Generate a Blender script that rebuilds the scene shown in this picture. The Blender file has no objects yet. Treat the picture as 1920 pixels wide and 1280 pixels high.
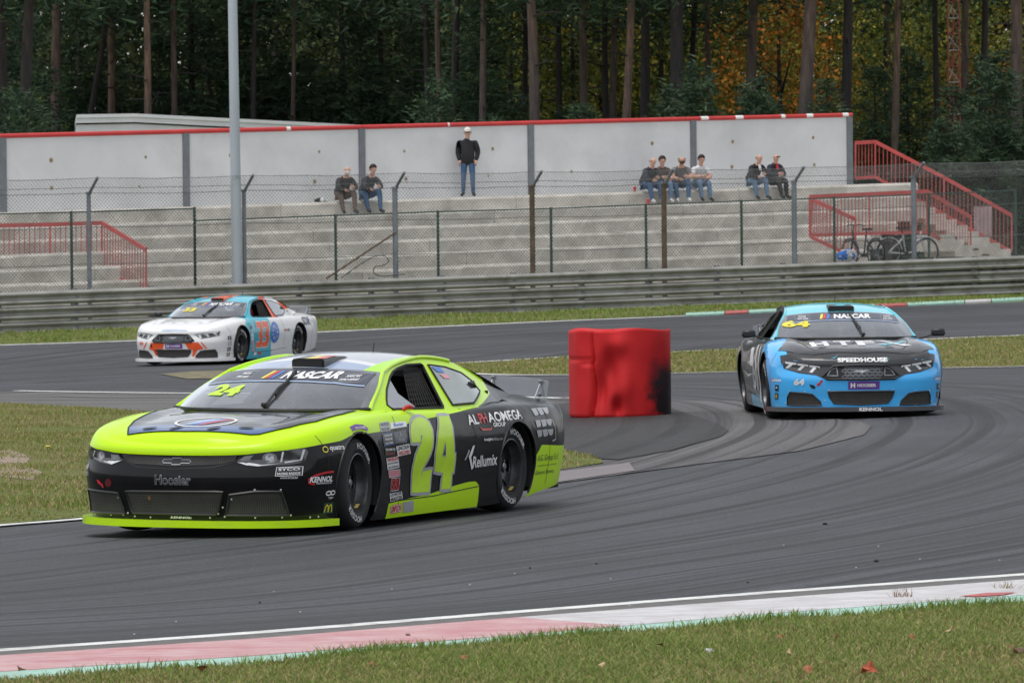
import bpy, bmesh, math, random
import numpy as np
from mathutils import Vector, Matrix, Quaternion
from mathutils.bvhtree import BVHTree
from mathutils.geometry import delaunay_2d_cdt

random.seed(7)
RNG = np.random.default_rng(11)
SC = bpy.context.scene
COL = SC.collection
R = math.radians

# ------------------------------------------------------------------ camera, sky, sun, exposure
FPX = 11000.0                 # focal length in photo pixels (1920 wide)
CAM_H, PITCH, ROLL = 2.013, (640.0 - 470.0) / FPX, 0.010
CP = Vector((0, 0, CAM_H))
_F = Vector((0, math.cos(PITCH), -math.sin(PITCH)))
_R0, _U0 = Vector((1, 0, 0)), Vector((0, math.sin(PITCH), math.cos(PITCH)))
_RR = math.cos(ROLL) * _R0 - math.sin(ROLL) * _U0
_UU = math.cos(ROLL) * _U0 + math.sin(ROLL) * _R0
cam_d = bpy.data.cameras.new('camera')
cam = bpy.data.objects.new('camera', cam_d)
COL.objects.link(cam)
cam.matrix_world = Matrix(((_RR.x, _UU.x, -_F.x, CP.x), (_RR.y, _UU.y, -_F.y, CP.y), (_RR.z, _UU.z, -_F.z, CP.z), (0, 0, 0, 1)))
cam_d.sensor_width = 36.0
cam_d.sensor_fit = 'HORIZONTAL'
cam_d.lens = FPX / 1920.0 * 36.0
cam_d.clip_start, cam_d.clip_end = 0.5, 3000.0
cam_d.dof.use_dof = True
cam_d.dof.focus_distance = 43.0
cam_d.dof.aperture_fstop = 17.0
SC.camera = cam

SUN_EL, SUN_AZ = R(72), R(-140)     # azimuth measured from +Y towards +X: behind the camera, to the left
world = bpy.data.worlds.new('World')
SC.world = world
world.use_nodes = True
wn, wl = world.node_tree.nodes, world.node_tree.links
sky = wn.new('ShaderNodeTexSky')
sky.sky_type = 'NISHITA'
sky.sun_disc = False
sky.sun_elevation = SUN_EL
sky.sun_rotation = SUN_AZ
sky.air_density, sky.dust_density, sky.ozone_density = 1.0, 1.5, 1.0
hs = wn.new('ShaderNodeHueSaturation')          # an overcast sky: nearly colourless
hs.inputs['Saturation'].default_value = 0.22
wl.new(sky.outputs[0], hs.inputs['Color'])
bg = wn['Background']
wl.new(hs.outputs[0], bg.inputs[0])
bg.inputs[1].default_value = 0.15
sun_d = bpy.data.lights.new('sun', 'SUN')
sun_d.energy, sun_d.angle, sun_d.color = 1.1, R(30), (1.0, 0.96, 0.9)
sun = bpy.data.objects.new('sun', sun_d)
COL.objects.link(sun)
_sd = Vector((math.sin(SUN_AZ) * math.cos(SUN_EL), math.cos(SUN_AZ) * math.cos(SUN_EL), math.sin(SUN_EL)))
sun.rotation_euler = _sd.to_track_quat('Z', 'Y').to_euler()
vs = SC.view_settings
vs.view_transform, vs.look, vs.gamma, vs.exposure = 'Standard', 'None', 1.0, 0.58
vs.use_curve_mapping = False
SC.cycles.max_bounces = 8
SC.cycles.transparent_max_bounces = 24
SC.cycles.sample_clamp_indirect = 6.0

# ------------------------------------------------------------------ terrain and measuring helpers
def sstep(t):
    t = np.clip(t, 0.0, 1.0)
    return t * t * (3 - 2 * t)

def terrain(x, y):
    """Height of the ground: gentle cross fall, the far side of the track lies a little higher."""
    y = np.asarray(y, float)
    xc = np.clip(np.asarray(x, float), -60, 60)
    g = np.interp(y, [0, 42, 48, 54, 60, 66, 75, 90, 112, 142], [.012, .012, .013, .017, .023, .0265, .0262, .021, .0145, .0165])
    return xc * g + 0.545 * sstep((y - 110.0) / 33.0)

def gz(x, y):
    return float(terrain(x, y))

def ray(px, py):
    px, py = float(px), float(py)
    return (_F + (px - 960.0) / FPX * _RR - (py - 640.0) / FPX * _UU)

def at(px, py, D):
    """World point that a photo measurement (px, py) has at depth D (metres along the view)."""
    return CP + ray(px, py) * D

def ground_at(px, py):
    d = ray(px, py)
    lo, hi = 5.0, 900.0
    f = lambda t: (CP.z + d.z * t) - gz(CP.x + d.x * t, CP.y + d.y * t)
    t, step = 15.0, 1.0
    while t < 600 and f(t) > 0:
        t += step
    lo, hi = t - step, t
    for _ in range(40):
        m = 0.5 * (lo + hi)
        if f(m) > 0: lo = m
        else: hi = m
    p = CP + d * hi
    return Vector((p.x, p.y, gz(p.x, p.y)))

# ------------------------------------------------------------------ mesh helpers
def mesh_obj(name, verts, faces, mats=None, parent=None, fm=None, smooth=False, uv=None, loc=None):
    me = bpy.data.meshes.new(name)
    me.from_pydata([tuple(v) for v in verts], [], [tuple(f) for f in faces])
    if mats is not None:
        for m in (mats if isinstance(mats, (list, tuple)) else [mats]):
            me.materials.append(m)
    if fm is not None:
        me.polygons.foreach_set('material_index', np.array(fm, dtype=np.int32))
    if smooth:
        me.polygons.foreach_set('use_smooth', np.ones(len(me.polygons), dtype=bool))
    if uv is not None:
        ul = me.uv_layers.new(name='UVMap')
        vi = np.zeros(len(me.loops), dtype=np.int32)
        me.loops.foreach_get('vertex_index', vi)
        ul.data.foreach_set('uv', np.asarray(uv, dtype=np.float32)[vi].ravel())
    me.update()
    o = bpy.data.objects.new(name, me)
    COL.objects.link(o)
    if parent is not None: o.parent = parent
    if loc is not None: o.location = loc
    return o

def np_mesh(name, V, F, mat, parent=None, colors=None, smooth=False):
    """Big mesh from arrays; F is (n,3) or (n,4); colors per vertex."""
    me = bpy.data.meshes.new(name)
    V = np.asarray(V, np.float32); F = np.asarray(F, np.int32)
    k = F.shape[1]
    me.vertices.add(len(V)); me.vertices.foreach_set('co', V.ravel())
    me.loops.add(F.size); me.loops.foreach_set('vertex_index', F.ravel())
    me.polygons.add(len(F))
    me.polygons.foreach_set('loop_start', np.arange(0, F.size, k, dtype=np.int32))
    if smooth: me.polygons.foreach_set('use_smooth', np.ones(len(F), dtype=bool))
    if colors is not None:
        ca = me.color_attributes.new('col', 'FLOAT_COLOR', 'POINT')
        c4 = np.ones((len(V), 4), np.float32); c4[:, :3] = colors
        ca.data.foreach_set('color', c4.ravel())
    me.materials.append(mat)
    me.update(calc_edges=True); me.validate()
    o = bpy.data.objects.new(name, me)
    COL.objects.link(o)
    if parent is not None: o.parent = parent
    return o

def tag(o, label=None, cat=None, group=None, kind=None):
    if label: o['label'] = label
    if cat: o['category'] = cat
    if group: o['group'] = group
    if kind: o['kind'] = kind
    return o

def empty(name, loc=(0, 0, 0), rz=0.0, mat=None):
    o = bpy.data.objects.new(name, None)
    o.empty_display_size = 0.3
    COL.objects.link(o)
    if mat is not None: o.matrix_world = mat
    else:
        o.location = loc; o.rotation_euler = (0, 0, rz)
    return o

def copy_tree(o, parent=None):
    c = o.copy(); COL.objects.link(c)
    if parent is not None: c.parent = parent
    for ch in o.children: copy_tree(ch, c)
    return c

class MB:
    """Collects simple solids and builds them as one mesh."""
    def __init__(s): s.v, s.f, s.m = [], [], []
    def add(s, vs, fs, mi=0):
        b = len(s.v); s.v += [tuple(v) for v in vs]; s.f += [tuple(i + b for i in f) for f in fs]; s.m += [mi] * len(fs); return s
    def box(s, c, d, rot=None, mi=0, bev=0.0):
        hx, hy, hz = d[0] / 2, d[1] / 2, d[2] / 2
        if bev > 0:
            bm = bmesh.new(); bmesh.ops.create_cube(bm, size=1.0)
            for v in bm.verts: v.co = Vector((v.co.x * d[0], v.co.y * d[1], v.co.z * d[2]))
            bmesh.ops.bevel(bm, geom=bm.edges[:], offset=bev, segments=1, affect='EDGES')
            bm.verts.index_update()
            P = [v.co.copy() for v in bm.verts]; F = [[v.index for v in f.verts] for f in bm.faces]; bm.free()
        else:
            P = [Vector((x, y, z)) for x in (-hx, hx) for y in (-hy, hy) for z in (-hz, hz)]
            F = [(0, 1, 3, 2), (4, 6, 7, 5), (0, 4, 5, 1), (2, 3, 7, 6), (0, 2, 6, 4), (1, 5, 7, 3)]
        if rot is not None: P = [rot @ p for p in P]
        c = Vector(c)
        return s.add([p + c for p in P], F, mi)
    def beam(s, p0, p1, w, h, up=(0, 0, 1), mi=0):
        p0, p1 = Vector(p0), Vector(p1); d = (p1 - p0); L = d.length; d = d / L
        upv = Vector(up)
        if abs(d.dot(upv)) > 0.98: upv = Vector((0, 1, 0))
        side = d.cross(upv).normalized(); u2 = side.cross(d).normalized()
        P = []
        for q in (p0, p1):
            for a, b in ((-1, -1), (1, -1), (1, 1), (-1, 1)): P.append(q + side * (a * w / 2) + u2 * (b * h / 2))
        return s.add(P, [(3, 2, 1, 0), (4, 5, 6, 7), (0, 1, 5, 4), (1, 2, 6, 5), (2, 3, 7, 6), (3, 0, 4, 7)], mi)
    def tube(s, pts, r, n=8, mi=0, cap=True, closed=False):
        pts = [Vector(p) for p in pts]; rs = r if isinstance(r, (list, tuple)) else [r] * len(pts)
        N = len(pts); rings = []; prev = None
        for i, p in enumerate(pts):
            a = pts[i - 1] if (i > 0 or closed) else p; b = pts[(i + 1) % N] if (i < N - 1 or closed) else p
            d = (b - a).normalized()
            if prev is None:
                ref = Vector((0, 0, 1)) if abs(d.z) < 0.9 else Vector((1, 0, 0))
                u = d.cross(ref).normalized()
            else:
                u = (prev - d * prev.dot(d)).normalized()
            prev = u; w = d.cross(u)
            rings.append([p + (u * math.cos(2 * math.pi * k / n) + w * math.sin(2 * math.pi * k / n)) * rs[i] for k in range(n)])
        V = [q for rg in rings for q in rg]; F = []
        for i in range(N if closed else N - 1):
            j = (i + 1) % N
            for k in range(n):
                k2 = (k + 1) % n
                F.append((i * n + k, i * n + k2, j * n + k2, j * n + k))
        if cap and not closed:
            F.append(tuple(range(n))[::-1]); F.append(tuple((N - 1) * n + k for k in range(n)))
        return s.add(V, F, mi)
    def lathe(s, prof, n=32, axis='y', c=(0, 0, 0), mi=0, close=False):
        """prof: list of (radius, height along axis)."""
        V, F = [], []; m = len(prof); c = Vector(c)
        for k in range(n):
            a = 2 * math.pi * k / n
            for (r_, h) in prof:
                x, z = r_ * math.cos(a), r_ * math.sin(a)
                V.append(c + (Vector((x, h, z)) if axis == 'y' else Vector((x, z, h)) if axis == 'z' else Vector((h, x, z))))
        for k in range(n):
            k2 = (k + 1) % n
            for i in range(m if close else m - 1):
                j = (i + 1) % m
                F.append((k * m + i, k * m + j, k2 * m + j, k2 * m + i))
        return s.add(V, F, mi)
    def prism(s, poly, h0, h1, plane='xy', mi=0):
        n = len(poly)
        def p3(a, b, h): return (a, b, h) if plane == 'xy' else (a, h, b) if plane == 'xz' else (h, a, b)
        V = [p3(a, b, h0) for a, b in poly] + [p3(a, b, h1) for a, b in poly]
        F = [tuple(range(n))[::-1], tuple(range(n, 2 * n))] + [(i, (i + 1) % n, n + (i + 1) % n, n + i) for i in range(n)]
        return s.add(V, F, mi)
    def build(s, name, mats, parent=None, smooth=False, loc=None):
        o = mesh_obj(name, s.v, s.f, mats, parent, s.m, smooth, loc=loc)
        bm = bmesh.new(); bm.from_mesh(o.data); bmesh.ops.recalc_face_normals(bm, faces=bm.faces); bm.to_mesh(o.data); bm.free()
        return o

def auto_smooth(o, ang=35):
    """Smooth shading with sharp edges kept above the angle."""
    me = o.data
    bm = bmesh.new(); bm.from_mesh(me)
    for f in bm.faces: f.smooth = True
    for e in bm.edges:
        if len(e.link_faces) == 2:
            try: e.smooth = e.calc_face_angle() < R(ang)
            except Exception: pass
    bm.to_mesh(me); bm.free()
    return o

def catmull(P, n):
    """Resample a polyline smoothly to n points (any dimension)."""
    P = np.asarray(P, float); k = len(P)
    seg = np.linalg.norm(np.diff(P, axis=0), axis=1) ** 0.5
    T = np.concatenate([[0], np.cumsum(seg)])
    M_ = np.zeros_like(P)
    for i in range(k):
        if i == 0: M_[i] = (P[1] - P[0]) / (T[1] - T[0])
        elif i == k - 1: M_[i] = (P[-1] - P[-2]) / (T[-1] - T[-2])
        else: M_[i] = ((P[i + 1] - P[i]) / (T[i + 1] - T[i]) * (T[i] - T[i - 1]) + (P[i] - P[i - 1]) / (T[i] - T[i - 1]) * (T[i + 1] - T[i])) / (T[i + 1] - T[i - 1])
    tt = np.linspace(0, T[-1], max(400, n * 8)); out = []
    for t in tt:
        i = min(max(np.searchsorted(T, t) - 1, 0), k - 2); h = T[i + 1] - T[i]; u = (t - T[i]) / h
        h00, h10, h01, h11 = 2*u**3-3*u**2+1, u**3-2*u**2+u, -2*u**3+3*u**2, u**3-u**2
        out.append(h00 * P[i] + h10 * h * M_[i] + h01 * P[i + 1] + h11 * h * M_[i + 1])
    out = np.array(out)
    L = np.concatenate([[0], np.cumsum(np.linalg.norm(np.diff(out, axis=0), axis=1))])
    s_ = np.linspace(0, L[-1], n)
    return np.stack([np.interp(s_, L, out[:, d]) for d in range(P.shape[1])], axis=1)

def fill_polygon(poly, cell):
    """Triangulate a 2D polygon with inner points every `cell`: (points, triangles)."""
    P = np.asarray(poly, float)
    out = []
    for i in range(len(P)):
        a, b = P[i], P[(i + 1) % len(P)]
        n = max(1, int(np.linalg.norm(b - a) / cell))
        for k in range(n): out.append(a + (b - a) * k / n)
    B = len(out)
    mn, mx = P.min(0), P.max(0)
    xs = np.arange(mn[0] + cell / 2, mx[0], cell); ys = np.arange(mn[1] + cell / 2, mx[1], cell)
    if len(xs) and len(ys):
        G = np.stack(np.meshgrid(xs, ys), -1).reshape(-1, 2)
        ins = np.zeros(len(G), bool); dmin = np.full(len(G), 1e9)
        for i in range(len(P)):
            a, b = P[i], P[(i + 1) % len(P)]
            c = (a[1] > G[:, 1]) != (b[1] > G[:, 1])
            with np.errstate(divide='ignore', invalid='ignore'):
                xi = (b[0] - a[0]) * (G[:, 1] - a[1]) / (b[1] - a[1]) + a[0]
            ins ^= c & (G[:, 0] < xi)
            ab = b - a; t = np.clip(((G - a) @ ab) / max(ab @ ab, 1e-12), 0, 1)
            dmin = np.minimum(dmin, np.linalg.norm(G - (a + t[:, None] * ab), axis=1))
        out += list(G[ins & (dmin > cell * 0.35)])
    vs_, es_, fs_, *_ = delaunay_2d_cdt([Vector((float(p[0]), float(p[1]))) for p in out], [], [list(range(B))], 1, 1e-5)
    return np.array([[v.x, v.y] for v in vs_]), [tuple(f) for f in fs_]

def in_poly(P, G):
    P = np.asarray(P, float); ins = np.zeros(len(G), bool)
    for i in range(len(P)):
        a, b = P[i], P[(i + 1) % len(P)]
        c = (a[1] > G[:, 1]) != (b[1] > G[:, 1])
        with np.errstate(divide='ignore', invalid='ignore'):
            xi = (b[0] - a[0]) * (G[:, 1] - a[1]) / (b[1] - a[1]) + a[0]
        ins ^= c & (G[:, 0] < xi)
    return ins

# ------------------------------------------------------------------ materials
MATS = {}
class NT:
    def __init__(s, name):
        s.m = bpy.data.materials.new(name); s.m.use_nodes = True
        s.n, s.l = s.m.node_tree.nodes, s.m.node_tree.links
        s.p = s.n['Principled BSDF']; s.out = s.n['Material Output']
    def new(s, t, **kw):
        nd = s.n.new(t)
        for k, v in kw.items(): setattr(nd, k, v)
        return nd
    def link(s, a, b): s.l.new(a, b)
    def val(s, sock, v):
        if hasattr(v, 'is_output') or isinstance(v, bpy.types.NodeSocket): s.l.new(v, sock)
        else: sock.default_value = v
    def math(s, op, a, b=None, c=None):
        nd = s.new('ShaderNodeMath', operation=op); s.val(nd.inputs[0], a)
        if b is not None: s.val(nd.inputs[1], b)
        if c is not None: s.val(nd.inputs[2], c)
        return nd.outputs[0]
    def mix(s, f, a, b, blend='MIX'):
        nd = s.new('ShaderNodeMix', data_type='RGBA', blend_type=blend)
        s.val(nd.inputs[0], f)
        for i, c in ((6, a), (7, b)):
            s.val(nd.inputs[i], c if isinstance(c, bpy.types.NodeSocket) else (*c, 1.0) if len(c) == 3 else c)
        return nd.outputs[2]
    def noise(s, vec, scale, detail=4, rough=0.55):
        nd = s.new('ShaderNodeTexNoise'); nd.inputs['Scale'].default_value = scale
        nd.inputs['Detail'].default_value = detail; nd.inputs['Roughness'].default_value = rough
        if vec is not None: s.l.new(vec, nd.inputs['Vector'])
        return nd.outputs['Fac']
    def ramp(s, fac, stops):
        nd = s.new('ShaderNodeValToRGB'); e = nd.color_ramp.elements
        while len(e) < len(stops): e.new(0.5)
        for el, (p, c) in zip(e, stops):
            el.position = p; el.color = (c, c, c, 1) if isinstance(c, (int, float)) else (*c, 1)
        s.l.new(fac, nd.inputs[0]); return nd.outputs[0]
    def obj(s): return s.new('ShaderNodeTexCoord').outputs['Object']
    def mapping(s, vec, scale=(1, 1, 1), rot=(0, 0, 0), loc=(0, 0, 0)):
        nd = s.new('ShaderNodeMapping'); s.l.new(vec, nd.inputs[0])
        nd.inputs['Scale'].default_value = scale; nd.inputs['Rotation'].default_value = rot; nd.inputs['Location'].default_value = loc
        return nd.outputs[0]
    def bump(s, h, strength=0.3, dist=0.02):
        nd = s.new('ShaderNodeBump'); nd.inputs['Strength'].default_value = strength; nd.inputs['Distance'].default_value = dist
        s.l.new(h, nd.inputs['Height']); s.l.new(nd.outputs[0], s.p.inputs['Normal'])
    def base(s, c): s.val(s.p.inputs['Base Color'], c if isinstance(c, bpy.types.NodeSocket) else (*c, 1.0))
    def rough(s, v): s.val(s.p.inputs['Roughness'], v)

def mat(name, col, rough=0.6, metal=0.0, var=0.12, scale=6.0, bump=0.0, bscale=60.0, coat=0.0, spec=0.5, dirt=None, stretch=(1, 1, 1)):
    if name in MATS: return MATS[name]
    t = NT(name)
    v = t.mapping(t.obj(), stretch) if stretch != (1, 1, 1) else t.obj()
    n = t.noise(v, scale)
    a = tuple(max(0, c * (1 - var)) for c in col); b = tuple(min(1, c * (1 + var)) for c in col)
    c = t.mix(t.ramp(n, [(0.3, 0.0), (0.7, 1.0)]), a, b)
    if dirt:
        d = t.ramp(t.noise(t.obj(), dirt[1], 6, 0.65), [(0.48, 0.0), (0.72, dirt[2])])
        c = t.mix(d, c, dirt[0])
    t.base(c); t.rough(rough)
    t.p.inputs['Metallic'].default_value = metal
    t.p.inputs['Specular IOR Level'].default_value = spec
    if coat: t.p.inputs['Coat Weight'].default_value = coat; t.p.inputs['Coat Roughness'].default_value = 0.06
    if bump: t.bump(t.noise(t.obj(), bscale, 5), bump)
    MATS[name] = t.m
    return t.m

def vcol_mat(name, rough=0.8, trans=0.0, spec=0.2):
    t = NT(name)
    a = t.new('ShaderNodeAttribute'); a.attribute_name = 'col'
    t.base(a.outputs['Color']); t.rough(rough); t.p.inputs['Specular IOR Level'].default_value = spec
    if trans:
        tr = t.new('ShaderNodeBsdfTranslucent'); t.link(a.outputs['Color'], tr.inputs[0])
        mx = t.new('ShaderNodeMixShader'); mx.inputs[0].default_value = trans
        t.link(t.p.outputs[0], mx.inputs[1]); t.link(tr.outputs[0], mx.inputs[2]); t.link(mx.outputs[0], t.out.inputs[0])
    MATS[name] = t.m
    return t.m

# ------------------------------------------------------------------ ground, track, kerbs
def gp(px, py):
    p = ground_at(px, py); return (p.x, p.y)

def sheet(name, poly, off, material, cell=1.0, uvf=None, kind='structure'):
    P, T = fill_polygon(poly, cell)
    z = terrain(P[:, 0], P[:, 1]) + off
    V = np.column_stack([P, z])
    o = mesh_obj(name, V, T, material, smooth=True, uv=None if uvf is None else uvf(P))
    if kind: o['kind'] = kind
    return o

def slab(name, poly, h0, h1, material, cell=0.5, kind='structure'):
    """A sheet with a real edge down to h0."""
    P, T = fill_polygon(poly, cell)
    z = terrain(P[:, 0], P[:, 1])
    n = len(P)
    V = [(p[0], p[1], zz + h1) for p, zz in zip(P, z)]
    F = list(T)
    cnt = {}
    for t in T:
        for a, b in ((t[0], t[1]), (t[1], t[2]), (t[2], t[0])): cnt[(a, b)] = 1
    bd = [(a, b) for (a, b) in cnt if (b, a) not in cnt]
    low = {}
    for a, b in bd:
        for i in (a, b):
            if i not in low:
                low[i] = len(V); V.append((P[i][0], P[i][1], z[i] + h0))
    for a, b in bd: F.append((b, a, low[a], low[b]))
    o = mesh_obj(name, V, F, material)
    if kind: o['kind'] = kind
    return o

def ext_line(pts, e0, e1):
    """Extend a world polyline straight on at both ends."""
    a, b = Vector((*pts[0], 0)), Vector((*pts[1], 0)); c, d = Vector((*pts[-2], 0)), Vector((*pts[-1], 0))
    s_, e_ = a + (a - b).normalized() * e0, d + (d - c).normalized() * e1
    return [(s_.x, s_.y)] + list(pts) + [(e_.x, e_.y)]

def band(poly_a, poly_b): return list(poly_a) + list(reversed(poly_b))

# materials of the ground
def make_ground_mat():
    t = NT('turf_soil'); v = t.obj()
    n1 = t.noise(v, 0.35, 6, 0.6); n2 = t.noise(v, 3.0, 6, 0.7); n3 = t.noise(v, 30.0, 3)
    c = t.mix(t.ramp(n2, [(0.35, 0.0), (0.65, 1.0)]), (0.10, 0.135, 0.034), (0.18, 0.195, 0.065))
    c = t.mix(t.ramp(n1, [(0.5, 0.0), (0.72, 0.75)]), c, (0.24, 0.18, 0.11))
    c = t.mix(t.ramp(n3, [(0.3, 0.5), (0.6, 0.0)]), c, (0.055, 0.065, 0.022))
    t.base(c); t.rough(0.95); t.p.inputs['Specular IOR Level'].default_value = 0.1
    t.bump(n3, 0.8, 0.05)
    return t.m

def make_soil_mat():
    t = NT('bare_stony_soil'); v = t.obj()
    n1 = t.noise(v, 4.0, 8, 0.7); n2 = t.noise(v, 40.0, 4)
    c = t.mix(t.ramp(n1, [(0.35, 0.0), (0.7, 1.0)]), (0.24, 0.18, 0.13), (0.42, 0.35, 0.28))
    c = t.mix(t.ramp(n2, [(0.4, 0.6), (0.6, 0.0)]), c, (0.14, 0.11, 0.07))
    t.base(c); t.rough(0.95); t.bump(n2, 0.8, 0.03)
    return t.m

def make_asphalt(name, lo, hi, streak=0.55, tint=(.95, 1, 1.13), speck=0.5, rough=0.68):
    t = NT(name); v = t.obj(); uv = t.new('ShaderNodeTexCoord').outputs['UV']
    big = t.noise(v, 0.22, 5, 0.6)
    s1 = t.noise(t.mapping(uv, (0.025, 1.1, 1)), 1.0, 5, 0.62)
    s2 = t.noise(t.mapping(uv, (0.05, 5.5, 1)), 1.0, 4, 0.6)
    s3 = t.noise(t.mapping(uv, (0.10, 15.0, 1)), 1.0, 3, 0.5)
    m = t.math('ADD', t.math('MULTIPLY', s1, 0.5), t.math('ADD', t.math('MULTIPLY', s2, 0.3), t.math('MULTIPLY', s3, 0.2)))
    s4 = t.noise(t.mapping(uv, (0.35, 34.0, 1)), 1.0, 3, 0.6)
    m = t.math('ADD', t.math('MULTIPLY', m, streak), t.math('MULTIPLY', big, 1 - streak))
    m = t.math('ADD', m, t.math('MULTIPLY', t.math('SUBTRACT', s4, 0.5), 0.16))
    f = t.ramp(m, [(0.44, 0.0), (0.56, 1.0)])
    c = t.mix(f, tuple(lo * k for k in tint), tuple(hi * k for k in tint))
    fine = t.noise(v, 160.0, 2); spk = t.noise(v, 420.0, 1)
    c = t.mix(t.ramp(fine, [(0.35, speck), (0.62, 0.0)]), c, tuple(lo * 0.55 * k for k in tint))
    c = t.mix(t.ramp(spk, [(0.66, 0.0), (0.74, 0.5)]), c, (0.26, 0.26, 0.26))
    agg = t.noise(t.mapping(uv, (14.0, 42.0, 1)), 1.0, 2, 0.7)
    c = t.mix(t.ramp(agg, [(0.30, 0.55), (0.5, 0.0)]), c, tuple(lo * 0.5 * k for k in tint))
    c = t.mix(t.ramp(agg, [(0.58, 0.0), (0.72, 0.45)]), c, tuple(hi * 1.5 * k for k in tint))
    # rubbered-in dark lines
    dk = t.math('MAXIMUM', t.ramp(t.noise(t.mapping(uv, (0.012, 2.4, 1), loc=(3, 7, 0)), 1.0, 4, 0.55), [(0.52, 0.0), (0.60, 0.80)]), t.ramp(t.noise(t.mapping(uv, (0.02, 7.5, 1), loc=(1, 4, 0)), 1.0, 3, 0.5), [(0.56, 0.0), (0.63, 0.72)]))
    c = t.mix(dk, c, tuple(lo * 0.42 * k for k in tint))
    lt = t.ramp(t.noise(t.mapping(uv, (0.02, 8.0, 1), loc=(9, 2, 0)), 1.0, 3, 0.5), [(0.62, 0.0), (0.72, 0.35)])
    c = t.mix(lt, c, tuple(hi * 1.5 * k for k in tint))
    t.base(c); t.rough(t.ramp(f, [(0.0, rough - 0.08), (1.0, rough + 0.07)]))
    t.p.inputs['Specular IOR Level'].default_value = 0.42
    t.bump(t.noise(v, 130.0, 4, 0.7), 0.55, 0.012)
    return t.m

def make_paint(name, col, wear, wear_scale=5.0, under=(0.07, 0.07, 0.07), rough=0.6):
    t = NT(name); v = t.obj()
    n = t.noise(v, wear_scale, 8, 0.72); n2 = t.noise(t.mapping(v, (0.6, 6, 1), rot=(0, 0, R(-22))), 2.0, 6, 0.7)
    f = t.math('ADD', t.math('MULTIPLY', n, 0.55), t.math('MULTIPLY', n2, 0.45))
    d = t.ramp(f, [(0.55 - wear * 0.22, 0.0), (0.68 - wear * 0.1, 0.85)])
    c = t.mix(d, t.mix(t.noise(v, 1.3, 4), tuple(k * 0.82 for k in col), col), under)
    t.base(c); t.rough(rough); t.bump(n, 0.3, 0.01)
    return t.m

M_TURF, M_SOIL = make_ground_mat(), make_soil_mat()
M_WORNTURF = mat('worn_yellowed_turf', (.17, .150, .085), .95, 0, .35, 5, .5, 30, dirt=((.07, .06, .045), 3.0, .9))
M_ASPH = make_asphalt('track_asphalt', 0.028, 0.084)
M_ASPH_DARK = make_asphalt('patched_asphalt', 0.020, 0.042, 0.35, (1.02, 1, 0.98), 0.6)
M_APRON = make_asphalt('dusty_apron', 0.10, 0.165, 0.6, (1.04, 1.0, 0.96), 0.4, 0.85)
M_WORN = make_asphalt('scuffed_kerb_asphalt', 0.045, 0.135, 0.85, (1.03, 0.99, 1.0), 0.4, 0.75)
M_WLINE = make_paint('white_line_paint', (0.72, 0.72, 0.70), 0.25)
M_KPINK = make_paint('faded_red_kerb_paint', (0.43, 0.125, 0.14), 0.85, 2.6, (0.52, 0.38, 0.38))
M_KWHITE = make_paint('white_kerb_paint', (0.66, 0.65, 0.66), 0.85, 4.0, (0.34, 0.32, 0.32))
M_KGREEN = make_paint('mint_green_kerb_paint', (0.33, 0.56, 0.46), 0.35, 4.0, (0.2, 0.25, 0.2))
M_KRED = make_paint('red_kerb_paint', (0.50, 0.10, 0.10), 0.3)
M_KWORN = make_paint('worn_pink_kerb_paint', (0.26, 0.19, 0.19), 1.3, 1.5, (0.12, 0.115, 0.12))

# the lie of the ground to the horizon
def make_ground():
    xs = np.concatenate([np.linspace(-1500, -70, 14), np.arange(-60, 60.1, 2.0), np.linspace(70, 1500, 14)])
    ys = np.concatenate([np.linspace(-200, 10, 6), np.arange(16, 260, 2.0), np.linspace(270, 2400, 20)])
    X, Y = np.meshgrid(xs, ys); Z = terrain(X, Y) - 0.01
    V = np.stack([X, Y, Z], -1).reshape(-1, 3); nx, ny = len(xs), len(ys)
    i = np.arange((ny - 1) * (nx - 1)); r_, c_ = i // (nx - 1), i % (nx - 1); a = r_ * nx + c_
    o = np_mesh('ground', V, np.stack([a, a + 1, a + nx + 1, a + nx], 1), M_TURF, smooth=True)
    o['kind'] = 'structure'
make_ground()

# racing line: used to run the tyre streaks along the road
RL = catmull([gp(*p) for p in ((2300, 583), (1600, 604), (1100, 625), (700, 652), (400, 684))] +
             [(-10.5, 104), (-13.5, 97), (-12.5, 92)] +
             [gp(*p) for p in ((300, 722), (700, 724), (1250, 722), (1640, 738), (1800, 778), (1750, 840), (1500, 920), (1100, 995), (600, 1062), (0, 1125))] +
             [(-9, 33), (-22, 27)], 900)
RL_T = np.gradient(RL, axis=0); RL_T /= np.linalg.norm(RL_T, axis=1)[:, None]
RL_S = np.concatenate([[0], np.cumsum(np.linalg.norm(np.diff(RL, axis=0), axis=1))])
def road_uv(P):
    out = np.zeros((len(P), 2))
    for i in range(0, len(P), 2000):
        Q = P[i:i + 2000]
        k = np.argmin(((Q[:, None, :] - RL[None]) ** 2).sum(2), axis=1)
        d = Q - RL[k]; T = RL_T[k]
        out[i:i + 2000, 0] = RL_S[k] + (d * T).sum(1)
        out[i:i + 2000, 1] = d[:, 0] * -T[:, 1] + d[:, 1] * T[:, 0]
    return out

near_edge = ext_line([gp(*p) for p in ((0, 1219), (480, 1186), (960, 1148), (1440, 1111), (1920, 1077))], 25, 40)
far_edge = ext_line([gp(*p) for p in ((0, 646), (260, 637), (580, 622), (1060, 600), (1290, 590), (1600, 577), (1920, 566))], 30, 30)
track = sheet('track', band(near_edge, far_edge), 0.0, M_ASPH, 0.8, road_uv)

def shifted(line, d):
    P = np.array(line); T = np.gradient(P, axis=0); T /= np.linalg.norm(T, axis=1)[:, None]
    return [tuple(p) for p in (P + np.stack([-T[:, 1], T[:, 0]], 1) * d)]

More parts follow.
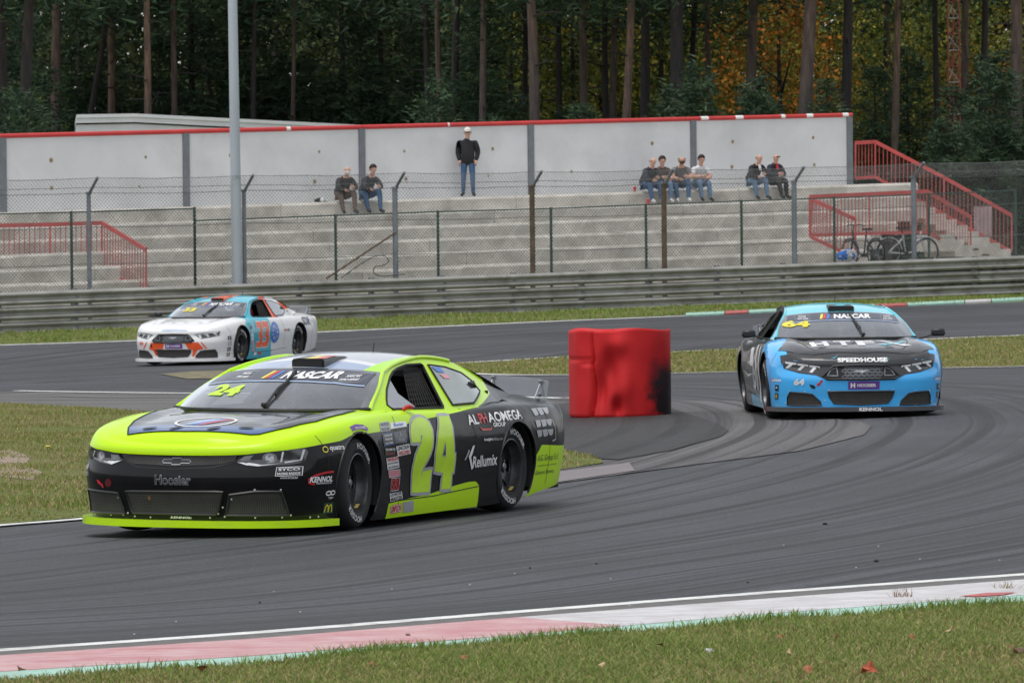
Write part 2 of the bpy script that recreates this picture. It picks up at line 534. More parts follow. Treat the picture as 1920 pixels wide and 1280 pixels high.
def stripe(name, line, w, off=0.004, material=None, cell=0.5):
    P = catmull(line, max(8, int(len(line) * 8)))
    return sheet(name, band(shifted(P, -w / 2), shifted(P, w / 2)), off, material or M_WLINE, cell)

stripe('white_line', near_edge[1:-1] and ext_line(near_edge[1:-1], 6, 10), 0.17)
stripe('white_line', [gp(*p) for p in ((-120, 651), (0, 647), (260, 638.5), (580, 623.5), (1060, 601.5), (1290, 592))], 0.32)

# infield: grass tongue between the two legs of the track
tongue = [gp(*p) for p in ((842, 684), (960, 677), (1062, 671), (1265, 662), (1400, 656), (1770, 637), (1920, 631), (2150, 622),
                           (2150, 678), (1920, 687), (1770, 690), (1400, 697), (1265, 700), (1062, 703), (960, 703), (870, 700))]
sheet('infield_grass', tongue, 0.012, M_TURF, 0.7)
stripe('white_line', [gp(*p) for p in ((850, 682), (960, 676), (1062, 670), (1265, 660.5), (1400, 654.5), (1770, 635.5), (1920, 629.5), (2150, 620))], 0.34, 0.016)
stripe('white_line', [gp(*p) for p in ((870, 701), (960, 704), (1062, 704), (1265, 701), (1400, 698), (1770, 691), (1920, 688), (2150, 679))], 0.2, 0.016)
# worn turf patch in front of the white car
sheet('worn_turf_patch', [gp(*p) for p in ((300, 702), (360, 697), (450, 695), (640, 692), (700, 697), (640, 707), (460, 710), (350, 711))], 0.012, M_WORNTURF, 0.5)
# left infield
stripe('white_line', [gp(*p) for p in ((30, 733), (150, 735), (300, 737), (460, 738), (640, 737), (1066, 747))], 0.22, 0.008)
apron = [gp(*p) for p in ((-420, 742), (-200, 735), (30, 735), (300, 739), (640, 739), (1066, 748), (1066, 800), (760, 800), (480, 785), (300, 776), (0, 757), (-200, 758), (-420, 765))]
sheet('infield_apron', apron, 0.004, M_APRON, 0.6, road_uv)
left_grass = [gp(*p) for p in ((-260, 765), (-100, 758), (0, 758), (150, 765), (300, 775), (480, 787), (760, 806), (1010, 838), (1118, 858), (1132, 869), (1050, 882), (900, 897), (640, 921), (420, 943), (150, 972), (0, 985), (-120, 998), (-260, 1010))]
sheet('infield_grass', left_grass, 0.012, M_TURF, 0.5)
sheet('bare_soil_patch', [gp(*p) for p in ((-60, 852), (20, 846), (60, 858), (46, 874), (80, 888), (60, 903), (0, 896), (-60, 898))], 0.018, M_SOIL, 0.2)
stripe('white_line', [gp(*p) for p in ((-200, 1006), (0, 987), (150, 975), (420, 946), (640, 925), (760, 914))], 0.15, 0.014)
# patched asphalt island under the red barrel, and scuffed kerb round it
scuff = [gp(*p) for p in ((980, 760), (1060, 742), (1265, 752), (1380, 752), (1480, 778), (1610, 790), (1634, 800), (1620, 816), (1500, 846), (1330, 868), (1180, 888), (1050, 906), (960, 914), (960, 893), (1050, 882), (1132, 870), (1000, 832), (900, 800))]
sheet('scuffed_kerb', scuff, 0.008, M_WORN, 0.35, road_uv)
island = [gp(*p) for p in ((900, 792), (1000, 768), (1064, 757), (1262, 768), (1345, 796), (1366, 809), (1352, 820), (1260, 846), (1160, 864), (1125, 862), (1040, 842), (940, 815))]
sheet('patched_asphalt_island', island, 0.016, M_ASPH_DARK, 0.35, road_uv)
sheet('worn_kerb', [gp(*p) for p in ((700, 926), (1050, 886), (1180, 869), (1190, 884), (1050, 905), (700, 946))], 0.013, M_KWORN, 0.3)

# near kerb: faded red, then white, with a mint green outer strip
k_top = [gp(*p) for p in ((-260, 1251), (0, 1231), (480, 1199), (960, 1160), (1440, 1124), (1920, 1088), (2200, 1067))]
k_bot = [gp(*p) for p in ((-260, 1280), (0, 1261), (480, 1231), (960, 1193), (1440, 1152), (1920, 1117), (2200, 1097))]
g_bot = [gp(*p) for p in ((-260, 1292), (0, 1274), (480, 1246), (960, 1205), (1440, 1168), (1920, 1135), (2200, 1116))]
edge_line = ext_line([gp(*q) for q in ((0, 1224), (480, 1191), (960, 1153), (1440, 1116), (1920, 1082))], 6, 10)
sheet('kerb_gutter', ext_line([gp(*q) for q in ((0, 1216), (480, 1183), (960, 1145), (1440, 1108), (1920, 1074))], 6, 10) + list(reversed(ext_line([gp(*q) for q in ((0, 1234), (480, 1202), (960, 1163), (1440, 1127), (1920, 1091))], 6, 10))), 0.002, M_ASPH_DARK if False else mat('grey_gutter_concrete', (.115, .112, .108), .9, 0, .2, 8, .2, 90), 0.4)
def lerp2(l, i, f): return (l[i][0] + (l[i + 1][0] - l[i][0]) * f, l[i][1] + (l[i + 1][1] - l[i][1]) * f)
kt_split, kb_split = lerp2(k_top, 3, 0.02), lerp2(k_bot, 3, 0.43)
slab('red_kerb', k_top[:4] + [kt_split, kb_split] + k_bot[:4][::-1], -0.02, 0.009, M_KPINK, 0.3)
slab('white_kerb', [kt_split] + k_top[4:] + k_bot[4:][::-1] + [kb_split], -0.02, 0.009, M_KWHITE, 0.3)
kx_t, kx_b, kx_g = ext_line(k_top, 5, 9), ext_line(k_bot, 5, 9), ext_line(g_bot, 5, 9)
slab('red_kerb', [kx_t[0], kx_t[1], kx_b[1], kx_b[0]], -0.02, 0.009, M_KPINK, 0.5)
slab('white_kerb', [kx_t[-2], kx_t[-1], kx_b[-1], kx_b[-2]], -0.02, 0.009, M_KWHITE, 0.5)
slab('green_kerb_strip', kx_b + kx_g[::-1], -0.02, 0.006, M_KGREEN, 0.3)
sheet('red_paint_patch', [gp(*p) for p in ((1800, 1121), (1850, 1115), (1905, 1114), (1880, 1119), (1830, 1122))], 0.014, M_KRED, 0.2)
# far kerb
def far_kerb(name, x0, x1, m):
    f = lambda x: 593.5 - (x - 1285) * (593.5 - 564.0) / (1920 - 1285)
    n = 6; X = np.linspace(x0, x1, n)
    slab(name, [gp(x, f(x)) for x in X] + [gp(x, f(x) - 4.5) for x in X[::-1]], -0.02, 0.035, m, 0.7)
for nm, a, b, m in (('green_kerb', 1286, 1358, M_KGREEN), ('red_kerb', 1360, 1402, M_KRED), ('green_kerb', 1404, 1640, M_KGREEN), ('red_kerb', 1642, 1700, M_KRED),
                    ('green_kerb', 1702, 1808, M_KGREEN), ('white_kerb', 1810, 1858, M_KWHITE), ('green_kerb', 1860, 2060, M_KGREEN)):
    far_kerb(nm, a, b, m)

# grass blades
M_BLADE = vcol_mat('grass_blade', 0.75, 0.25, 0.25)
def grass(name, poly, dens, h, wd, cols, label, keep=None, off=0.0, lean=0.5, patch=0.55):
    P = np.asarray(poly, float); mn, mx = P.min(0), P.max(0)
    n = int((mx - mn).prod() * dens)
    G = RNG.uniform(mn, mx, (n, 2)); G = G[in_poly(P, G)]
    # patchiness from a few sine waves
    q = (np.sin(G[:, 0] * 1.7 + 2 * np.sin(G[:, 1] * 0.53)) + np.sin(G[:, 1] * 1.1 + 1.5 * np.sin(G[:, 0] * 0.9 + 1)) + np.sin(G[:, 0] * 4.1 + G[:, 1] * 2.3)) / 3
    kp = RNG.random(len(G)) < (1 - patch * 0.5 + patch * 0.5 * q * 1.6)
    G, q = G[kp], q[kp]
    if keep is not None: G, q = (lambda k: (G[k], q[k]))(keep(G))
    n = len(G); hh = h * RNG.uniform(0.35, 1.25, n) * (1 + 0.35 * q)
    a = RNG.uniform(0, 2 * np.pi, n); la = RNG.uniform(0, 2 * np.pi, n); ll = RNG.uniform(0.1, lean, n) * hh * 1.6
    z = terrain(G[:, 0], G[:, 1]) + off
    B = np.column_stack([G, z]); sd = np.column_stack([np.cos(a), np.sin(a), 0 * a]) * (wd * RNG.uniform(0.6, 1.4, n))[:, None] / 2
    L = np.column_stack([np.cos(la), np.sin(la), 0 * la]) * ll[:, None]
    up = np.zeros((n, 3)); up[:, 2] = hh
    V = np.stack([B - sd, B + sd, B + sd * 0.7 + up * 0.6 + L * 0.35, B - sd * 0.7 + up * 0.6 + L * 0.35, B + up + L], 1).reshape(-1, 3)
    i = np.arange(n) * 5
    F = np.concatenate([np.stack([i, i + 1, i + 2], 1), np.stack([i, i + 2, i + 3], 1), np.stack([i + 3, i + 2, i + 4], 1)])
    C = np.array(cols, float); k = np.clip((RNG.random(n) * 0.75 + 0.25 * (0.5 - 0.5 * q)) * len(C), 0, len(C) - 1).astype(int)
    c = C[k] * RNG.uniform(0.75, 1.2, (n, 1)); c = np.repeat(c, 5, axis=0)
    o = np_mesh(name, V, F, M_BLADE, colors=c)
    return tag(o, label, 'grass', kind='stuff')
GC = [(0.17, 0.255, 0.055), (0.20, 0.28, 0.06), (0.15, 0.22, 0.05), (0.25, 0.285, 0.08), (0.30, 0.285, 0.11), (0.38, 0.32, 0.15), (0.31, 0.23, 0.12)]
front = g_bot[0:7]
grass('lawn_grass', [(-3.6, 26.0)] + [(p[0], p[1]) for p in g_bot] + [(4.2, 26.0)], 9500, 0.036, 0.0075, GC, 'short green and straw coloured grass in front of the near kerb', patch=0.55, lean=0.8)
grass('side_lawn_grass', [(g_bot[-1][0], g_bot[-1][1]), kx_g[-1], (kx_g[-1][0], 27.0), (4.2, 26.0)], 2200, 0.04, 0.011, GC, 'short grass going on beside the near kerb', patch=0.9, lean=0.8)
grass('side_lawn_grass', [kx_g[0], (g_bot[0][0], g_bot[0][1]), (-3.6, 26.0), (kx_g[0][0], 24.0)], 2200, 0.04, 0.011, GC, 'short grass going on before the near kerb', patch=0.9, lean=0.8)
edge = band(shifted(catmull(g_bot, 60), 0.07), shifted(catmull(g_bot, 60), -0.22))
grass('kerb_edge_grass', edge, 3500, 0.062, 0.008, GC[:4], 'longer bright green grass fringing the mint green kerb strip', patch=0.9)
GI = [(0.165, 0.235, 0.05), (0.21, 0.255, 0.06), (0.29, 0.265, 0.10), (0.38, 0.31, 0.16), (0.34, 0.25, 0.15)]
grass('infield_grass_blades', left_grass, 700, 0.034, 0.012, GI, 'patchy green and brown infield grass left of the lime car', off=0.01, patch=0.9)
grass('tongue_grass_blades', tongue, 220, 0.045, 0.022, GI, 'grass growing between the two legs of the track', off=0.01, patch=0.5)
verge = [gp(x, 646 - x * 80.0 / 1920 - 2) for x in range(-60, 2000, 100)] + [gp(x, 613 - x * 61.0 / 1920) for x in range(1980, -80, -100)]
grass('verge_grass_blades', verge, 90, 0.065, 0.028, GI[:3] + GC[:3], 'rough grass along the verge below the crash barrier', off=-.01, patch=0.7)

# ------------------------------------------------------------------ guardrail, fences, grandstand
M_GALV = mat('weathered_galvanised_steel', (0.34, 0.335, 0.31), 0.55, 0.55, 0.22, 1.2, 0.1, 30, dirt=((0.13, 0.12, 0.10), 1.6, 0.7), stretch=(1, 1, 2.5))
M_POSTG = mat('grey_fence_post', (0.20, 0.22, 0.245), 0.55, 0.3, 0.2, 4)
M_RUST = mat('rusty_brown_post', (0.115, 0.082, 0.055), 0.85, 0.0, 0.35, 6, 0.3)
M_GREENP = mat('dark_green_fence_post', (0.022, 0.060, 0.045), 0.5, 0.0, 0.2)
M_WIRE = mat('dull_fence_wire', (0.17, 0.175, 0.175), 0.6, 0.4, 0.2)
M_WIREG = mat('dark_green_fence_wire', (0.07, 0.10, 0.085), 0.6, 0.0, 0.2)
M_CONC = mat('weathered_terrace_concrete', (0.53, 0.505, 0.455), 0.9, 0, 0.2, 1.4, 0.25, 40, dirt=((0.27, 0.245, 0.205), 1.1, 0.7), stretch=(1, 1, 2))
M_WALLP = mat('pale_concrete_panel', (0.64, 0.645, 0.655), 0.85, 0, 0.07, 0.9, 0.08, 50, dirt=((0.50, 0.495, 0.48), 0.8, 0.5))
M_STEELP = mat('grey_steel_wall_post', (0.19, 0.205, 0.225), 0.55, 0.4, 0.12)
M_REDP = mat('faded_red_paint', (0.52, 0.075, 0.07), 0.5, 0, 0.16, 3, dirt=((0.42, 0.14, 0.13), 2.0, 0.6))
M_REDB = mat('red_coping_paint', (0.50, 0.035, 0.035), 0.5, 0, 0.12, 3)
M_BOARD = mat('dull_board', (.34, .30, .31), .7, 0, .2, 3)
M_WHITEP = mat('off_white_cladding', (0.78, 0.79, 0.80), 0.5, 0, 0.06, 1.5)
M_DARKGAP = mat('dark_joint', (0.04, 0.04, 0.04), 0.8)
M_RUSTSPOT = mat('rust_stain', (0.28, 0.21, 0.12), 0.9, 0, 0.3, 20)
M_BLACK = mat('matt_black', (0.012, 0.012, 0.013), 0.6, 0, 0.2)
M_STICKW = mat('white_sticker', (0.75, 0.74, 0.72), 0.5, 0, 0.15, 30)

def frame_line(P0, P1):
    """Local frame along a line in space: x along (level), y away from the track, z up, shear follows the slope."""
    d = P1 - P0; L = math.hypot(d.x, d.y); u = Vector((d.x / L, d.y / L, 0)); n = Vector((-u.y, u.x, 0)); sl = d.z / L
    def S(a, b, z): return P0 + u * a + n * b + Vector((0, 0, z + sl * a))
    return S, u, n, L, sl

GR0, GR1 = at(0, 546, 134.0), at(1920, 477, 150.0)            # top of the guardrail
GS, GU, GN, GL, GSL = frame_line(GR0, GR1)
def px_on(S, L, px, b=0.0):
    """Distance along a line at which it is seen at photo column px."""
    lo, hi = -60.0, L + 80.0
    def f(a):
        q = S(a, b, 0) - CP
        return q.dot(_RR) / q.dot(_F) * FPX + 960 - px
    for _ in range(60):
        m = (lo + hi) / 2
        if f(m) < 0: lo = m
        else: hi = m
    return (lo + hi) / 2

# --- guardrail: three W beams in four-metre lengths, posts behind
def build_guardrail():
    root = empty('guardrail', GS(0, 0, -1.05))
    tag(root, 'long triple galvanised crash barrier running below the grandstand', 'guardrail')
    inv = root.location
    prof = [(0.0, 0.0), (-0.02, 0.005), (-0.10, 0.05), (-0.10, 0.082), (-0.012, 0.125), (-0.0, 0.155), (-0.012, 0.185), (-0.10, 0.228), (-0.10, 0.26), (-0.02, 0.305), (0.0, 0.31)]
    seg = 4.0; n0, n1 = -2, 10
    for row in range(3):
        for k in range(n0, n1):
            a0, a1 = k * seg, (k + 1) * seg + 0.18
            V, F = [], []
            jit = random.uniform(-0.012, 0.012)
            for j, aa in enumerate((a0, a1)):
                for (dy, dz) in prof:
                    V.append(GS(aa, dy + jit - 0.006 * (j == 0), -1.05 + 0.025 + row * 0.343 + dz) - inv)
            m = len(prof)
            for i in range(m - 1): F.append((i, i + 1, m + i + 1, m + i))
            o = mesh_obj('rail_beam', V, F, M_GALV, root)
            for f in o.data.polygons: f.use_smooth = True
    for k in range(int(n0 * seg / 2), int(n1 * seg / 2)):
        b = MB(); a = k * 2.0
        p = GS(a, 0.10, -1.05) - inv
        rot = Matrix.Rotation(math.atan2(GU.y, GU.x), 3, 'Z')
        b.box(p + Vector((0, 0, 0.50)), (0.10, 0.12, 1.1), rot)
        for row in range(3): b.box(GS(a, -0.012, -1.05 + 0.025 + row * 0.343 + 0.155) - inv, (0.09, 0.02, 0.05), rot)
        b.build('guardrail_post', M_DARKGAP if False else M_POSTG, root)
build_guardrail()

def rod(b, p, q, r, n=4, mi=0): b.tube([p, q], r, n, mi, cap=False)

def chainlink(name, quad, sp, r, material, parent, inv):
    """Diagonal wires both ways over a four-cornered panel (p00 bottom left, p10 bottom right, p11, p01)."""
    p00, p10, p11, p01 = quad
    W = (p10 - p00).length; H = (p01 - p00).length
    def P(s, t):
        s /= W; t /= H
        return p00.lerp(p10, s).lerp(p01.lerp(p11, s), t)
    V, F = [], []
    nrm = (p10 - p00).cross(p01 - p00).normalized()
    for sgn in (1, -1):
        k = -H
        while k < W + H:
            # line s = k + sgn*t
            t0, t1 = 0.0, H
            s0, s1 = k + sgn * t0, k + sgn * t1
            # clip
            if sgn > 0:
                ta, tb = max(0, -k), min(H, W - k)
            else:
                ta, tb = max(0, k - W), min(H, k)
            if tb - ta > 0.02:
                a, b_ = P(k + sgn * ta, ta) - inv, P(k + sgn * tb, tb) - inv
                d = (b_ - a).normalized(); sd = d.cross(nrm) * r; nn = nrm * r
                base = len(V)
                for q in (a, b_): V += [q + sd, q - sd * 0.5 + nn * 0.87, q - sd * 0.5 - nn * 0.87]
                F += [(base, base + 1, base + 4, base + 3), (base + 1, base + 2, base + 5, base + 4), (base + 2, base, base + 3, base + 5)]
            k += sp * 1.41
    o = mesh_obj(name, V, F, material, parent)
    o['kind'] = 'stuff'
    return o

# --- tall grey fence with cranked tops
def build_tall_fence():
    root = empty('chain_link_fence', GS(0, 0.75, -1.05))
    tag(root, 'tall chain link fence with cranked grey posts and barbed wire behind the barrier', 'fence')
    inv = root.location; b0 = 0.75
    px = [-118, 168, 459, 742, 999, 1246, 1490, 1714, 1935]; top = [366, 362, 357, 352, 349, 345, 340, 332, 326]
    A = [px_on(GS, GL, x, b0) for x in px]
    tops = []
    for x, y, a in zip(px, top, A):
        q = GS(a, b0, 0); D = (q - CP).dot(_F); z = at(x, y, D).z
        tops.append(Vector((q.x, q.y, z)))
    arm = Vector((0.245, -0.37, 0.36))
    for i, (a, T) in enumerate(zip(A, tops)):
        b = MB(); foot = GS(a, b0, -1.1)
        m = M_RUST if i in (4, 5) else M_POSTG
        rr = 0.068 if i in (3, 4, 5, 6, 7) else 0.052
        b.tube([foot - inv, T - inv], rr, 10); b.lathe([(0.0, 0.03), (rr * 1.25, 0.02), (rr * 1.25, -0.03)], 10, 'z', T - inv)
        o = b.build('fence_post', m, root)
        b = MB(); b.tube([T - inv - Vector((0, 0, 0.04)), T + arm - inv], 0.036, 6); b.build('post_arm', M_POSTG, o)
    for i in range(len(A) - 1):
        p00, p10 = GS(A[i], b0, -0.25), GS(A[i + 1], b0, -0.25)
        chainlink('wire_mesh', (p00, p10, tops[i + 1], tops[i]), 0.066, 0.0043, M_WIRE, root, inv)
        chainlink('cranked_wire_mesh', (tops[i], tops[i + 1], tops[i + 1] + arm * 0.9, tops[i] + arm * 0.9), 0.066, 0.0036, M_WIRE, root, inv)
        for f in (0.0, 0.35, 0.95):
            b = MB(); P = [tops[i].lerp(tops[i + 1], s) + arm * f - Vector((0, 0, 0.035 * math.sin(math.pi * s) * random.uniform(0.3, 1.2))) - inv for s in np.linspace(0, 1, 9)]
            b.tube(P, 0.006, 4, cap=False)
            for s in np.linspace(0.02, 0.98, 24):
                q = tops[i].lerp(tops[i + 1], s) + arm * f - inv - Vector((0, 0, 0.03 * math.sin(math.pi * s)))
                d = Vector((random.uniform(-1, 1), random.uniform(-1, 1), random.uniform(-1, 1))).normalized() * 0.028
                rod(b, q - d, q + d, 0.004, 3)
            b.build('barbed_wire', M_WIRE, root)
        for f in (0.33, 0.68):
            b = MB(); P = [p00.lerp(tops[i], f).lerp(p10.lerp(tops[i + 1], f), s) - inv - Vector((0, 0, 0.03 * math.sin(math.pi * s))) for s in np.linspace(0, 1, 7)]
            b.tube(P, 0.008, 4, cap=False); b.build('line_wire', M_WIRE, root)
    # brace and the loose cable beside the corner post
    b = MB(); q0, q1 = GS(px_on(GS, GL, 612, b0), b0 - 0.03, 0.0), GS(A[3], b0 - 0.05, 0.0)
    b.tube([at(612, 522, (q0 - CP).dot(_F)) - inv, at(745, 434, (q1 - CP).dot(_F)) - inv], 0.024, 6); b.build('diagonal_brace', M_RUST, root)
    b = MB(); Dc = (q1 - CP).dot(_F) - 0.1
    P = catmull([tuple(at(x, y, Dc) - inv) for x, y in ((640, 521), (672, 498), (705, 480), (722, 480), (729, 490), (718, 498), (704, 500), (700, 510), (712, 517), (760, 514))], 40)
    b.tube([Vector(p) for p in P], 0.011, 5, cap=False); b.build('loose_cable', M_BLACK, root)
build_tall_fence()

# --- low dark green fence behind it
def build_green_fence():
    b0 = 2.0
    root = empty('green_mesh_fence', GS(0, b0, -0.9)); inv = root.location
    tag(root, 'dark green wire mesh fence in front of the concrete terraces', 'fence')
    runs = [([-110, 135, 366], [404, 398, 391], 0), ([366, 630, 822, 1034, 1212, 1391, 1565, 1742, 1905], [414, 404, 397, 391, 384, 377, 371, 364, 357], 0)]
    for px, ty, _ in runs:
        A = [px_on(GS, GL, x, b0) for x in px]; T = []
        for x, y, a in zip(px, ty, A):
            q = GS(a, b0, 0); T.append(Vector((q.x, q.y, at(x, y, (q - CP).dot(_F)).z)))
        for a, t_ in zip(A, T):
            b = MB(); b.tube([GS(a, b0, -1.1) - inv, t_ - inv + Vector((0, 0, 0.03))], 0.034, 8); b.build('fence_post', M_GREENP, root)
        for i in range(len(A) - 1):
            b = MB(); b.tube([T[i] - inv, T[i + 1] - inv], 0.02, 6); b.build('top_rail', M_GREENP, root)
            chainlink('wire_mesh', (GS(A[i], b0, -0.3), GS(A[i + 1], b0, -0.3), T[i + 1], T[i]), 0.060, 0.0034, M_WIREG, root, inv)
build_green_fence()

# --- grandstand: wall of concrete panels between steel posts, terraces in front
WB0, WB1 = at(5, 399, 144.0), at(1592, 346, 159.0)           # foot of the wall
WS, WU, WN, WL, WSL = frame_line(WB0, WB1)
ROT_W = Matrix.Rotation(math.atan2(WU.y, WU.x), 3, 'Z')
STEP_RISE, STEP_RUN, LEDGE = 0.335, 0.74, 1.0
PANEL = WL / 5.0
def build_wall():
    root = empty('concrete_panel_wall', WS(0, 0, 0)); inv = root.location
    tag(root, 'pale concrete panel wall with grey posts and red coping behind the terraces', 'wall')
    H = 1.86
    for k in range(-2, 6):
        a = k * PANEL
        b = MB(); p = [WS(a - 0.09, -0.07, -0.3), WS(a + 0.09, -0.07, -0.3), WS(a + 0.09, 0.07, -0.3), WS(a - 0.09, 0.07, -0.3)]
        q = [v + Vector((0, 0, H + 0.28)) for v in p]
        b.add([v - inv for v in p + q], [(3, 2, 1, 0), (4, 5, 6, 7), (0, 1, 5, 4), (1, 2, 6, 5), (2, 3, 7, 6), (3, 0, 4, 7)])
        b.build('wall_post', M_STEELP, root)
        if k == 5: break
        b = MB(); a0, a1 = a + 0.095, a + PANEL - 0.095
        p = [WS(x, y, z) for z in (-0.28, H - 0.03) for x, y in ((a0, -0.03), (a1, -0.03), (a1, 0.05), (a0, 0.05))]
        b.add([v - inv for v in p], [(3, 2, 1, 0), (4, 5, 6, 7), (0, 1, 5, 4), (1, 2, 6, 5), (2, 3, 7, 6), (3, 0, 4, 7)])
        pan = b.build('wall_panel', M_WALLP, root)
        for fx in (0.25, 0.76):
            for fz in (0.28, 0.68):
                if random.random() < 0.75:
                    b = MB(); c = WS(a0 + (a1 - a0) * (fx + random.uniform(-0.03, 0.03)), -0.034, H * fz + random.uniform(-0.06, 0.06)) - inv
                    r = random.uniform(0.03, 0.06)
                    b.add([c] + [c + WU * (r * math.cos(t)) + Vector((0, 0, r * 1.1 * math.sin(t))) for t in np.linspace(0, 2 * math.pi, 8)[:-1]], [(0, i + 1, (i + 1) % 7 + 1) for i in range(7)])
                    b.build('lifting_socket_stain', M_RUSTSPOT, pan)
    for k in range(-2, 5):
        b = MB(); a0, a1 = k * PANEL - 0.1 * (k == -2), (k + 1) * PANEL + (0.1 if k == 4 else -0.004)
        b.tube([WS(a0, -0.02, H + 0.02) - inv, WS(a1, -0.02, H + 0.02) - inv], 0.058, 12)
        cp = b.build('red_coping', M_REDB, root, smooth=False)
        auto_smooth(cp)
    for x, w in ((540, .12), (840 + 0, .05), (1320, .25), (1385, .26), (1467, .14), (1517, .22), (1584, .2)):
        a = px_on(WS, WL, x); b = MB()
        V = []
        for aa in (a - w / 2, a + w / 2):
            for t in np.linspace(R(60), R(220), 7):
                V.append(WS(aa, -0.02, H + 0.02) + WN * (0.061 * math.cos(t)) + Vector((0, 0, 0.061 * math.sin(t))) - inv)
        b.add(V, [(i, i + 1, 8 + i, 7 + i) for i in range(6)]); b.build('coping_sticker', M_STICKW, root)
build_wall()

def build_terraces():
    root = empty('concrete_terraces', WS(0, -LEDGE, -2.3)); inv = root.location
    tag(root, 'weathered concrete spectator terraces stepping down from the panel wall', 'grandstand')
    a_start, a_end = -2 * PANEL, WL + 0.6
    for k in range(7):
        y0 = 0.12 if k == 0 else -LEDGE - (k - 1) * STEP_RUN
        y1 = -LEDGE - k * STEP_RUN
        z1 = -k * STEP_RISE; z0 = z1 - STEP_RISE - 0.02
        a = a_start; i = 0
        ends = {0: 1.0, 1: 0.2, 2: -0.2, 3: -1.4, 4: -2.6, 5: -3.6, 6: -4.4}
        while a < a_end + ends[k] - 0.5:
            ln = 3.6 if k % 2 == 0 else 3.0
            a1 = min(a + ln, a_end + ends[k])
            if a1 - a < 0.4: break
            dz, dy = random.uniform(-0.012, 0.012), random.uniform(-0.012, 0.012)
            b = MB(); g = 0.006; nb = 0.06
            ys = [(y0 + 0.01, z0), (y1 + dy, z0), (y1 + dy, z1 - nb + dz), (y1 + nb + dy, z1 + dz), (y0 + 0.01, z1 + dz)]
            V = [WS(aa, y, z) - inv for aa in (a + g, a1 - g) for y, z in ys]
            n = 5
            b.add(V, [tuple(range(n))[::-1], tuple(range(n, 2 * n))] + [(j, (j + 1) % n, n + (j + 1) % n, n + j) for j in range(n)])
            b.build('terrace_step', M_CONC, root)
            a = a1; i += 1
    # low footing wall in front
    b = MB(); V = [WS(aa, y, z) - inv for aa in (a_start, a_end - 4.5) for y, z in ((-LEDGE - 6 * STEP_RUN - 0.002, -7 * STEP_RISE - 0.9), (-LEDGE - 6 * STEP_RUN - 0.002 - 0.3, -7 * STEP_RISE - 0.9), (-LEDGE - 6 * STEP_RUN - 0.302, -7 * STEP_RISE + 0.02), (-LEDGE - 6 * STEP_RUN - 0.002, -7 * STEP_RISE + 0.02))]
    b.add(V, [(3, 2, 1, 0), (4, 5, 6, 7)] + [(j, (j + 1) % 4, 4 + (j + 1) % 4, 4 + j) for j in range(4)])
    b.build('footing', M_CONC, root)
build_terraces()

# --- red stair railings
def railing(label, top, bot, bal_sp=0.125, beam=0.10, name='stair_railing', lower=0.085):
    """top/bot: matching world points of the upper and lower chord."""
    inv = Vector(bot[0]); root = empty(name, inv); tag(root, label, 'railing', 'red painted stair railings')
    for L, h, nm in ((top, beam, 'handrail'), (bot, lower, 'stringer')):
        for i in range(len(L) - 1):
            b = MB(); b.beam(L[i] - inv, L[i + 1] - inv, 0.05, h); b.build(nm, M_REDP, root)
    for i in range(len(top)):
        b = MB(); b.beam(bot[i] - inv, top[i] - inv, 0.045, 0.055); b.build('railing_post', M_REDP, root)
    for i in range(len(top) - 1):
        n = int(max((top[i + 1] - top[i]).length, 0.01) / bal_sp)
        for k in range(1, n):
            s = k / n
            b = MB(); b.tube([bot[i].lerp(bot[i + 1], s) - inv, top[i].lerp(top[i + 1], s) - inv], 0.012, 5, cap=False); b.build('baluster', M_REDP, root)
    return root
def A_(L): return [at(x, y, D) for x, y, D in L]
railing('red railing with a sloping end low on the left of the terraces', A_([(-60, 424, 140.6), (94, 421, 141.4), (191, 418, 142), (274, 468, 140.5)]), A_([(-60, 511, 140.6), (94, 506, 141.4), (191, 502, 142), (274, 552, 140.5)]))
railing('large red railing descending from the right end of the wall', A_([(1604, 268, 160.5), (1641, 266, 161.0), (1770, 333, 161.5), (1897, 404, 162.0)]), A_([(1604, 334, 160.5), (1641, 332, 161.0), (1770, 402, 161.5), (1897, 472, 162.0)]))
railing('red railing around the lower right landing', A_([(1518, 369, 151.5), (1630, 364, 153.0), (1738, 359, 154.5), (1820, 407, 156.0)]), A_([(1518, 441, 151.5), (1630, 438, 153.0), (1738, 435, 154.5), (1820, 480, 156.0)]))
railing('short red railing of the front stair at the lower right', A_([(1522, 374, 150.5), (1604, 411, 149.5)]), A_([(1520, 444, 150.5), (1604, 483, 149.5)]))
# the stair flights that carry the large railing
def build_stair(label, p0, p1, n, w):
    inv = Vector(p0); root = empty('concrete_stair', inv); tag(root, label, 'stairs')
    d = p1 - p0
    side = Vector((d.y, -d.x, 0)).normalized()
    for i in range(n):
        a = p0 + d * (i / n); e = p0 + d * ((i + 1) / n); b = MB()
        zt = a.z; zb = min(e.z - 0.3, zt - 0.4)
        V = [Vector((q.x, q.y, z)) + side * s - inv for z in (zb, zt) for q, s in ((a, -w / 2), (e, -w / 2), (e, w / 2), (a, w / 2))]
        b.add(V, [(3, 2, 1, 0), (4, 5, 6, 7)] + [(j, (j + 1) % 4, 4 + (j + 1) % 4, 4 + j) for j in range(4)])
        b.build('stair_step', M_CONC, root)
build_stair('concrete stair inside the large red railing at the wall end', at(1640, 345, 160.2), at(1880, 478, 161.2), 12, 1.3)
build_stair('lower concrete stair inside the front red railings', at(1745, 440, 155.2), at(1830, 490, 156.2), 5, 1.2)

